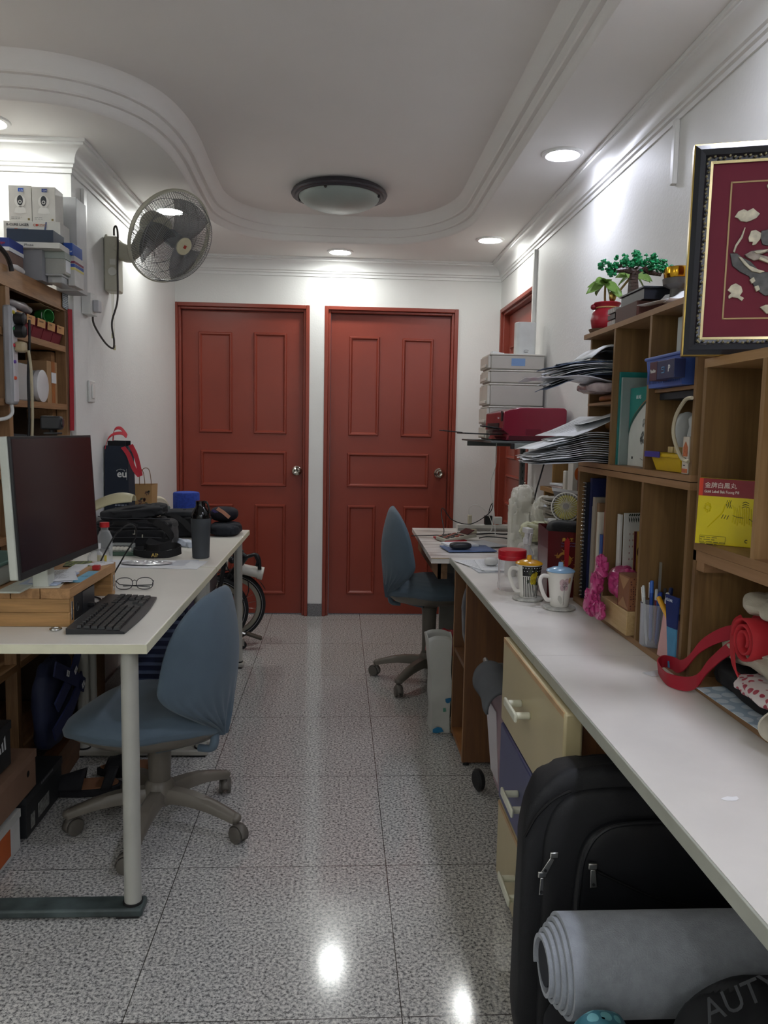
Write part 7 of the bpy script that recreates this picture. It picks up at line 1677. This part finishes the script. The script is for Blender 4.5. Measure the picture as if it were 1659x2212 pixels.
part(rg, 'red_ribbon_handle', MB().add([(gx0+.050, gy0-.004, .905), (gx0+.060, gy0-.004, .918), (gx0+.068, gy0-.004, .905), (gx0+.064, gy0-.004, .80), (gx0+.058, gy0-.004, .785), (gx0+.054, gy0-.004, .80)], [(0, 1, 2, 3, 4, 5)]), mat('b01a24', .5), solid=.0015, smooth=False)
part(rg, 'red_ribbon_handle', MB().strap(smooth_pts([(gx0+.122, gy0-.005, .85), (gx0+.115, gy0-.006, .82), (gx0+.098, gy0-.006, .795), (gx0+.085, gy0-.005, .785)], 5), .006, .001, (.7, 0, .7)), mat('b01a24', .5), label='curved red ribbon')
part(rg, 'star_print', MB().add([(gx0+.104, gy0-.0024, .868), (gx0+.107, gy0-.0024, .872), (gx0+.108, gy0-.0024, .880), (gx0+.109, gy0-.0024, .872), (gx0+.112, gy0-.0024, .868), (gx0+.108, gy0-.0024, .866)], [(0, 1, 2, 3, 4, 5)]), PAP, smooth=False)
solo('black_cloth', MB().blob((.75, 2.54, .935), (.12, .105, .06), .6, 36, .006, 14, 71), BLKF, 'black cloth stuffed into the mouth of the red gift bag', 'cloth')

# bottles, jar, mugs, papers on the counter
spx = thing('spray_bottle', 'clear spray bottle with a white trigger beside the red gift bag', 'bottle')
sq = Vector((.665, 2.72, Z0))
part(spx, 'bottle', MB().lathe([(0, 0), (.022, 0), (.025, .004), (.026, .085), (.022, .11), (.012, .128), (.011, .14)], sq, 28), clear('e2e4ea', .08, .28))
part(spx, 'pump', MB().lathe([(.013, .14), (.014, .141), (.014, .16), (.010, .165), (.009, .18), (0, .18)], sq, 20).obox(sq+Vector((.0, -.006, .188)), (.022, .045, .018), .2), mat('d9d9dc', .4), bev=.002)
part(spx, 'trigger', MB().obox(sq+Vector((.004, -.032, .160)), (.010, .006, .045), .2, .25), mat('d9d9dc', .4), bev=.002)
wbt = thing('white_bottle', 'plain white plastic bottle under the yellow plastic bag', 'bottle')
part(wbt, 'bottle', MB().lathe([(0, 0), (.020, 0), (.022, .004), (.021, .10), (.0, .101)], (.640, 2.86, Z0), 28), mat('dcdcd8', .4))
jr = thing('plastic_jar', 'large clear plastic jar with a red screw lid on the counter', 'jar')
jc = Vector((.587, 2.60, Z0))
part(jr, 'jar', MB().lathe([(0, .004), (.030, .002), (.042, .0), (.047, .006), (.048, .015), (.046, .03), (.0465, .085), (.045, .103), (.043, .106)], jc, 44), clear('e8e2e2', .03, .13))
part(jr, 'lid', MB().lathe([(.0455, .104), (.0465, .105), (.0475, .112), (.0475, .118), (.0470, .119), (.0475, .121), (.0475, .134), (.045, .1375), (.0, .1385)], jc, 44), mat('c4202e', .32, var=.02))
def mug(name_lab, c, lidc, hs=1):
    t = thing('lidded_mug', name_lab, 'mug', 'lidded mugs on the counter')
    c = Vector(c)
    CER = mat('e4e1d8', .14, var=0)
    cs = thing('coaster', 'round pale stone coaster under the mug with the '+('yellow' if lidc == 'e8a820' else 'blue')+' lid', 'coaster', 'stone coasters')
    part(cs, 'disc', MB().lathe([(0, 0), (.046, 0), (.049, .002), (.049, .006), (.046, .008), (0, .008)], c, 44), mat('b9b8b0', .6, var=.15, ns=80))
    b = c+Vector((0, 0, .0085))
    part(t, 'cup', MB().lathe([(0, .001), (.026, 0), (.028, .003), (.0305, .03), (.035, .07), (.0405, .104), (.0415, .106), (.0395, .105), (.034, .07), (.027, .01), (0, .008)], b, 48), CER)
    part(t, 'handle', MB().tube(smooth_pts([b+Vector((-.036, -.008, .092)), b+Vector((-.058, -.013, .094)), b+Vector((-.066, -.015, .078)), b+Vector((-.056, -.012, .045)), b+Vector((-.042, -.009, .022)), b+Vector((-.028, -.006, .020))], 7), .0048, 12, flat=1.3), CER)
    l = part(t, 'lid', MB().lathe([(.0425, .1065), (.0435, .108), (.040, .112), (.025, .118), (.008, .121), (.007, .131), (.0065, .134), (0, .1345)], b, 44), mat(lidc, .2, var=.03), label=('yellow' if lidc == 'e8a820' else 'light blue')+' lid')
    return t, b
def onmug(b, pts, name, t, m, off=.0006):
    """flat decoration wrapped on the mug: pts in (angle deg from the viewer-facing side, height)"""
    def R_(h): 
        for (r0, h0), (r1, h1) in zip([(.028, .003), (.0305, .03), (.035, .07), (.0405, .104)], [(.0305, .03), (.035, .07), (.0405, .104), (.042, .11)]):
            if h <= h1: return r0+(r1-r0)*(h-h0)/(h1-h0)
        return .041
    vs_ = []
    for (a, h) in pts:
        A = math.radians(a-90-14); r = R_(h)+off; vs_.append(b+Vector((math.cos(A)*r, math.sin(A)*r, h)))
    mb = MB(); cx3 = sum((v for v in vs_), Vector((0, 0, 0)))/len(vs_)
    ca_ = sum(p[0] for p in pts)/len(pts); ch_ = sum(p[1] for p in pts)/len(pts); A = math.radians(ca_-104); r = R_(ch_)+off
    vs_.append(b+Vector((math.cos(A)*r, math.sin(A)*r, ch_))); n_ = len(pts)
    mb.add(vs_, [(i, (i+1) % n_, n_) for i in range(n_)]); return part(t, name, mb, m, smooth=False)
def strip(b, a0, a1, h0, h1, name, t, m, off=.0005, n_=10):
    mb = MB()
    def R_(h): return .028+(.0405-.028)*((h-.003)/.101)**1.12
    mb.grid(lambda u, v: b+Vector((math.cos(math.radians(a0+(a1-a0)*u-104))*(R_(h0+(h1-h0)*v)+off), math.sin(math.radians(a0+(a1-a0)*u-104))*(R_(h0+(h1-h0)*v)+off), h0+(h1-h0)*v)), n_, 6)
    return part(t, name, mb, m)
m1_, b1_ = mug('mug with a yellow lid, polka dots, stripes and a yellow rose', (.607, 2.445, Z0), 'e8a820')
BKP = mat('1c1b1c', .25, var=0)
strip(b1_, -30, 85, .072, .1035, 'black_dotted_band', m1_, BKP, .0005, 16)
for r in range(3):
    for k in range(9): 
        a = -26+k*13+(r % 2)*6; h = .078+r*.010; onmug(b1_, [(a+2.2*math.cos(q*PI/4), h+.0016*math.sin(q*PI/4)) for q in range(8)], 'white_dot', m1_, PAP, .0009)
for k in range(11): a = -28+k*10; strip(b1_, a, a+4, .004, .070-.0*k, 'black_stripe', m1_, BKP, .0005, 2)
YR = mat('b5a01e', .35, var=.25, ns=120); LFM = mat('3f4632', .4, var=.2, ns=90)
for (a, h, s_) in ((8, .082, 9), (34, .088, 8), (-2, .055, 7), (46, .048, 8), (12, .092, 7)): onmug(b1_, [(a+s_*math.cos(q*PI/4)*(.6 if q % 2 else 1.1), h+s_*.0010*math.sin(q*PI/4)) for q in range(8)], 'grey_leaf', m1_, LFM, .0012)
for (a, h, s_) in ((24, .066, 17), (34, .075, 12), (18, .056, 11), (32, .055, 11)): onmug(b1_, [(a+s_*math.cos(q*PI/5)*(1 if q % 2 else .86), h+s_*.0010*math.sin(q*PI/5)) for q in range(10)], 'yellow_rose', m1_, YR, .0016+.0002*(a % 5))
m2_, b2_ = mug('white mug with a light blue lid and grey-pink clover drawing', (.672, 2.315, Z0), '8fb6d6')
PKG = mat('c9aeb0', .3, var=.12, ns=80); GYL = mat('5f5c5a', .35, var=0); GR2 = mat('bdbcb2', .35, var=.1)
for (a, h, s_) in ((8, .078, 13), (30, .080, 13), (10, .062, 12), (30, .062, 11)): onmug(b2_, [(a+s_*math.cos(q*PI/6), h+s_*.00085*math.sin(q*PI/6)) for q in range(12)], 'pink_petal', m2_, PKG, .0007+.0001*(h > .07))
onmug(b2_, [(44+7*math.cos(q*PI/4), .084+.010*math.sin(q*PI/4)) for q in range(8)], 'orange_patch', m2_, mat('c9a070', .3), .0009)
for q in range(10): a = 20; t_ = q*PI/5+.2; onmug(b2_, [(a, .0695), (a+11*math.cos(t_-.13), .070+.010*math.sin(t_-.13)), (a+13*math.cos(t_), .070+.012*math.sin(t_)), (a+11*math.cos(t_+.13), .070+.010*math.sin(t_+.13))], 'petal_vein', m2_, GYL, .0012)
strip(b2_, 19, 21, .008, .069, 'flower_stem', m2_, GYL, .001, 2)
onmug(b2_, [(-4, .018), (-12, .026), (-10, .036), (0, .038), (10, .030), (14, .016), (6, .010)], 'grey_leaf', m2_, GR2, .0007)
papers('papers on the far counter', [
    ('bottom printed sheet of the spread by the red-lidded jar', (.60, 3.05, Z0), .17, .28, .10, PAP2, dict(th=.003)),
    ('middle printed sheet turned askew by the red-lidded jar', (.585, 3.06, Z0+.0034), .15, .26, .34, PAP, dict(th=.002, rows=8)),
    ('top printed sheet of the spread by the red-lidded jar', (.63, 3.04, Z0+.0058), .16, .24, -.05, PAP, dict(th=.0015, rows=6))])
ep = at(1061, 1218, z=TZ+.015)
ebx = thing('earbud_case', 'small white rounded earbud case on the printed sheets', 'case')
part(ebx, 'case', MB().blob((ep.x, ep.y, Z0+.0245), (.055, .04, .033), .75, 28, rz=.3), mat('dcdcda', .25, var=0))
# far desk things
cq = Vector((.565, 3.83, Z0))
pdf = solo('red_notebook', MB().obox((.545, 3.80, Z0+.004), (.11, .17, .008), .25), mat('b01c28', .45), 'red notebook under the calculator on the marble desk', 'notebook', bev=.001)
ca_ = thing('calculator', 'beige desk calculator with a tilted display on the marble desk', 'calculator')
Mc = Matrix.Translation((.575, 3.79, Z0+.009)) @ Matrix.Rotation(-1.25, 4, 'Z') @ Matrix.Rotation(.12, 4, 'X')
def lb_(a, b): return MB().box(a, b).xf(Mc)
part(ca_, 'case', lb_((-.055, -.085, .0), (.055, .085, .016)), mat('b5b0a0', .45), bev=.003)
part(ca_, 'display', MB().quadbox([(-.045, .04, .0165), (.045, .04, .0165), (.045, .08, .032), (-.045, .08, .032)], (0, 0, .003)).xf(Mc), mat('3a2a2c', .2))
for r in range(4):
    for c_ in range(5): part(ca_, 'key', lb_((-.047+c_*.02, -.075+r*.026, .0165), (-.032+c_*.02, -.058+r*.026, .021)), mat('4a4844' if (r+c_) % 3 else 'a85a4a', .4, var=0), bev=.001)
solo('blue_folder', MB().obox((.585, 3.50, Z0+.003), (.22, .17, .005), .12), mat('5a6f96', .5), 'grey blue folder lying on the near half of the marble desk', 'folder', bev=.001)
solo('white_booklet', MB().obox((.56, 3.58, Z0+.011), (.15, .10, .010), .2), PAP, 'white booklet between calculator and black mouse', 'booklet', bev=.001)
solo('printed_card', MB().obox((.70, 3.66, Z0+.003), (.10, .20, .003), .4), PAP2, 'pale printed card right of the calculator', 'card', bev=.0005)
solo('computer_mouse', MB().blob((.545, 3.46, Z0+.022), (.10, .055, .032), .7, 30, rz=.15), mat('2a2c30', .35), 'black computer mouse on the grey blue folder', 'mouse')
es = thing('power_strip', 'long flat white power strip at the back of the marble desk', 'power strip')
ey0 = 4.18
part(es, 'body', MB().box((.64, ey0, Z0), (.968, ey0+.05, Z0+.030)), mat('cfccc6', .4), bev=.003)
part(es, 'front_edge', MB().box((.642, ey0-.001, Z0+.002), (.966, ey0-.0001, Z0+.012)), mat('8f8c88', .5), smooth=False)
part(es, 'orange_switch', MB().box((.84, ey0+.01, Z0+.030), (.865, ey0+.04, Z0+.033)), mat('d0683a', .4))
ad = [(1015, 'cream cylindrical plug with a white lead on the marble desk strip', 'c9c3ac', (.020, .020, .05)), (1055, 'black cube adapter plugged into the marble desk strip', '1c1c1e', (.042, .03, .048)), (1076, 'white cube adapter plugged into the marble desk strip', 'd9d9d4', (.042, .03, .042))]
for px, lab, h, sz_ in ad:
    x = at(px, 1110, y=ey0+.025).x
    solo('adapter', MB().box((x-sz_[0]/2, ey0+.01, Z0+.0305 if h != 'd0683a' else 0), (x+sz_[0]/2, ey0+.04, Z0+.0305+sz_[2])), mat(h, .4), lab, 'adapter', bev=.003)
xa = at(1015, 1110, y=ey0).x; xb = at(1055, 1110, y=ey0).x
cab = lambda pts, r, m, lab: solo('cable', MB().tube(smooth_pts(pts, 8), r, 8), m, lab, 'cable')
cab([(xa, ey0+.02, Z0+.081), (xa, ey0+.02, Z0+.12), (xa+.03, ey0, Z0+.14), (xa+.08, ey0-.02, Z0+.11), (xa+.11, ey0-.05, Z0+.05), (xa+.10, ey0-.07, Z0+.003), (xa+.04, ey0-.10, Z0+.003)], .002, WPL, 'white lead arching from the cream plug over the desk strip')
cab([(xb, ey0+.0, Z0+.082), (xb+.005, ey0-.02, Z0+.13), (xb+.02, ey0-.01, Z0+.15), (xb+.0, ey0-.03, Z0+.10), (xb-.10, ey0-.04, Z0+.04), (xb-.20, ey0-.04, Z0+.06), (xb-.25, ey0-.03, Z0+.12), (xb-.26, ey0-.04, Z0+.09), (xb-.26, ey0-.15, Z0+.003), (xb-.32, ey0-.24, Z0+.003), (xb-.44, ey0-.27, Z0+.003)], .0025, BLK, 'long black lead looping along the back of the marble desk')
cab([(.62, 4.05, Z0+.004), (.70, 4.0, Z0+.004), (.80, 4.02, Z0+.005), (.86, 3.95, Z0+.012), (.90, 3.97, Z0+.03)], .004, BLK, 'thick black lead lying in the middle of the marble desk')
cab([(.70, 3.85, Z0+.004), (.75, 3.90, Z0+.004), (.82, 3.86, Z0+.005), (.87, 3.78, Z0+.005)], .003, BLK, 'short black lead right of the calculator')
solo('cable_plug', MB().obox((.695, 4.06, Z0+.011), (.05, .03, .022), .3), mat('b8b096', .45), 'beige plug lying before the desk strip', 'plug', bev=.003)

# bin, carrier bag, hanging things under the counter edge
bn = thing('waste_bin', 'waste bin lined with a thin red plastic bag beside the bookcase', 'bin')
bxc = (.485, 3.40, 0)
part(bn, 'bin', MB().lathe([(0, .004), (.065, .002), (.07, .01), (.088, .30), (.085, .30), (.067, .012)], bxc, 28), mat('77756f', .5))
part(bn, 'red_liner', MB().grid(lambda u, v: Vector(bxc)+Vector((math.cos(2*PI*u)*(.092+.012*noise.noise(Vector((u*9, v*3, 1)))-.03*v), math.sin(2*PI*u)*(.092+.012*noise.noise(Vector((u*9, v*3, 1)))-.03*v), .28+.075*math.sin(v*PI*.8)+.012*noise.noise(Vector((math.cos(2*PI*u)*3, math.sin(2*PI*u)*3, v*4))))), 48, 8, closeu=True), mat('b8323a', .3, var=.12, ns=30, trans=.15), solid=.001, label='crumpled red bin liner')
cbg = thing('carrier_bag', 'white paper carrier bag with blue shapes standing against the bookcase', 'bag')
bb_ = [(.395, 3.142), (.472, 3.142), (.476, 3.25), (.39, 3.25)]
def cf(u, v):
    k = u*4; i = int(k) % 4; f_ = k-int(k); a = bb_[i]; b = bb_[(i+1) % 4]
    x = a[0]+(b[0]-a[0])*f_; y = a[1]+(b[1]-a[1])*f_; n3 = noise.noise(Vector((x*14, y*14, v*5)))
    x -= .022*v**3*(1 if x < .43 else 0); return (x+.010*n3*math.sin(v*PI), y+.008*noise.noise(Vector((y*15, x*12, v*4+5)))*math.sin(v*PI), .002+.40*v+(.012*math.sin(f_*PI) if v > .95 else 0))
cm_ = MB().grid(cf, 48, 24, closeu=True); cm_.f.append(tuple(i*25 for i in range(47, -1, -1)))
part(cbg, 'bag', cm_, mat('c2c3bd', .45, var=.03), solid=.0012, ang=25)
def dab(pts, m, nme): part(cbg, nme, MB().prism(pts, (0, -.0012, 0), (0, 3.1345, 0), (1, 0, 0), (0, 0, 1)), m, smooth=False)
dab([(.449, .150), (.472, .154), (.472, .142), (.466, .133), (.456, .131), (.450, .138)], mat('2a6f9c', .4), 'blue_shape')
dab([(.440, .110), (.451, .112), (.454, .096), (.442, .094)], mat('5fa08a', .4), 'green_shape')
dab([(.400, .020), (.420, .030), (.436, .026), (.446, .010), (.420, .004), (.400, .006)], mat('2a7fae', .4), 'blue_shape')
part(cbg, 'cardboard_inside', MB().box((.42, 3.16, .34), (.468, 3.166, .392)), CARD, smooth=False)
hg = thing('hanging_organizer', 'pink and clear hanging organiser on a rail between bookcase and drawers', 'organiser')
part(hg, 'rail', MB().cyl((.487, 2.50, .505), (.492, 2.13, .485), .0085, n=14), mat('8f8f8c', .35, .5))
part(hg, 'pocket_sheet', MB().quadbox([(.475, 2.42, .49), (.505, 2.15, .478), (.512, 2.15, .12), (.498, 2.36, .16)], (.004, 0, 0)), mat('9a7f86', .35, var=.2, ns=12), smooth=False)
part(hg, 'clear_pocket', MB().quadbox([(.472, 2.40, .42), (.486, 2.30, .40), (.500, 2.30, .17), (.490, 2.37, .19)], (.002, 0, 0)), clear('d2ccd0', .15, .6), smooth=False)
part(hg, 'hook', MB().tube([(.495+.012*math.cos(a), 2.20, .565+.018*math.sin(a)) for a in [i*PI/8 for i in range(13)]], .002, 6), METAL)
part(hg, 'post', MB().cyl((.60, 2.45, 0), (.60, 2.45, .50), .01, n=12).cyl((.487, 2.45, .502), (.60, 2.45, .502), .008, n=12), mat('8f8f8c', .35, .5))
ct_ = solo('grey_towel', MB().grid(lambda u, v: Vector((.492+(.05+.004*math.sin(v*9))*math.sin((u-.40)*PI*1.35)-.006, 2.42-.24*v, .495+(.058)*math.cos((u-.40)*PI*1.35)-.03-.02*v)), 20, 10), mat('5d6064', .9, var=.08, bump=.4, bs=500), 'grey felt cloth draped over the rail beside the cream drawers', 'cloth', solid=.008)
solo('castor', MB().lathe([(0, -.012), (.03, -.012), (.038, -.006), (.038, .006), (.03, .012), (0, .012)], (.50, 2.62, .0385), 28, (1, .3, 0)), BLK, 'black castor wheel on the floor between bookcase and drawers', 'wheel')

# ------------------------------------------------ kneehole: backpack, rolled mat, bags
BK = mat('131418', .6, var=.12, ns=6, bump=.25, bs=500)
bp_ = thing('black_backpack', 'big black backpack with silver zip pullers under the counter', 'backpack')
by0_ = 1.345
def bpf(q): 
    k = 1+.10*(q.z/.33); return (q.x*(1.0 if q.x > 0 else 1)-.012*(q.z/.33)**2*(1 if q.x < 0 else -1), q.y, q.z)
part(bp_, 'main_body', MB().blob((.617, 1.415, .318), (.535, .10, .632), .34, 72, .004, 6, 3, fold=.006, ff=7), BK)
part(bp_, 'middle_section', MB().blob((.635, 1.385, .310), (.50, .07, .582), .34, 60, .004, 7, 5), BK)
def pip(pts, r=.0035): return MB().tube(smooth_pts(pts, 8), r, 8)
part(bp_, 'front_pocket', MB().blob((.655, 1.352, .30), (.43, .05, .50), .36, 56, .004, 6, 8), mat('101115', .45, var=.15, ns=8))
yf = 1.330
part(bp_, 'piping', pip([(.448, yf+.012, .10), (.446, yf+.008, .30), (.448, yf+.004, .44), (.458, yf+.002, .50), (.485, yf+.002, .535), (.53, yf+.004, .547), (.62, yf+.006, .55)], .004), mat('1c1d20', .35))
part(bp_, 'zip_line', pip([(.462, yf-.003, .468), (.52, yf-.005, .440), (.60, yf-.005, .405), (.70, yf-.004, .385), (.80, yf, .38)], .003), mat('0b0b0d', .4))
part(bp_, 'zip_line', pip([(.352, 1.372, .505), (.37, 1.362, .55), (.40, 1.357, .585), (.43, 1.357, .60)], .003), mat('0b0b0d', .4))
def puller(p, q_, w_=.006):
    p = Vector(p); q_ = Vector(q_); d = (q_-p).normalized(); s_ = d.cross(Vector((0, 1, 0))).normalized()
    t = part(bp_, 'zip_puller', MB().quadbox([p-s_*w_*.7, p+s_*w_*.7, q_+s_*w_, q_-s_*w_], (0, -.002, 0)), METAL, bev=.001, label='silver zip puller')
    part(t, 'slider', MB().obox(p-d*.006, (.016, .006, .012)), METAL, bev=.002)
    part(t, 'hole', MB().lathe([(0, 0), (.0028, 0)], q_-d*.006+Vector((0, -.0025, 0)), 12, (0, -1, 0)), BLK, smooth=False)
puller((.466, 1.322, .468), (.468, 1.320, .435), .0065); puller((.398, 1.345, .478), (.382, 1.343, .450)); puller((.380, 1.345, .440), (.379, 1.343, .408), .0045)
rm = thing('rolled_mat', 'thick grey rolled felt mat lying across the opening below the counter', 'mat')
ry, rz_, RO = 1.215, .366, .0845
FELT = mat('9a9fa6', .95, var=.06, ns=60, bump=.6, bs=420, sheen=.2)
TURN = 5.0
def spir(t):                    # t in 0..1 from core to the outside
    a = -2*PI*TURN*(1-t)-.55; r = .044+(RO-.044)*t; return r, a
NS = 200
sp = MB(); th_ = (RO-.044)/TURN*.86
for i in range(NS+1):
    t = i/NS; r, a = spir(t); x_l = .345+.040*t+.0*(1-t); x_l += .0
    for (rr, xx) in ((r-th_, x_l), (r, x_l), (r, .985), (r-th_, .985)):
        sp.v.append(Vector((xx, ry+math.cos(a)*rr, rz_+math.sin(a)*rr)))
for i in range(NS):
    for j in range(4): sp.f.append((i*4+j, i*4+(j+1) % 4, i*4+4+(j+1) % 4, i*4+4+j))
sp.f.append((3, 2, 1, 0)); sp.f.append(tuple(NS*4+j for j in range(4)))
sp.v = [Vector((v.x, v.y, v.z)) for v in sp.v]
part(rm, 'felt', sp, FELT, ang=50)
part(rm, 'dark_core', MB().cyl((.352, ry, rz_), (.97, ry, rz_), .0345, n=28), mat('24272d', .8))
ab = thing('black_carry_bag', 'black bag with faint grey lettering in the bottom right corner', 'bag')
part(ab, 'bag', MB().blob((.74, 1.02, .225), (.50, .19, .448), .5, 70, .006, 7, 91, 0, fold=.014, ff=8), mat('101217', .7, var=.15, ns=6))
text(ab, 'AUTY', .050, at(1530, 2212, y=.905), (.93, -.0, .42), (-.42, .0, .93), mat('4a4c50', .5, var=0), sx=.8)
solo('teal_pouch', MB().blob((.405, 1.062, .197), (.10, .09, .39), .6, 40, .008, 12, 95), dots('2f6a78', '6aa4aa', 45, .4), 'teal patterned pouch standing below the rolled mat', 'pouch')
solo('dark_fabric_bundle', MB().blob((.62, 1.235, .135), (.50, .16, .262), .4, 40, .008, 9, 97), mat('15171d', .8, var=.1), 'dark fabric bundle carrying the rolled mat', 'bundle')
for o in list(WORLD_ROOTS): settle(o)
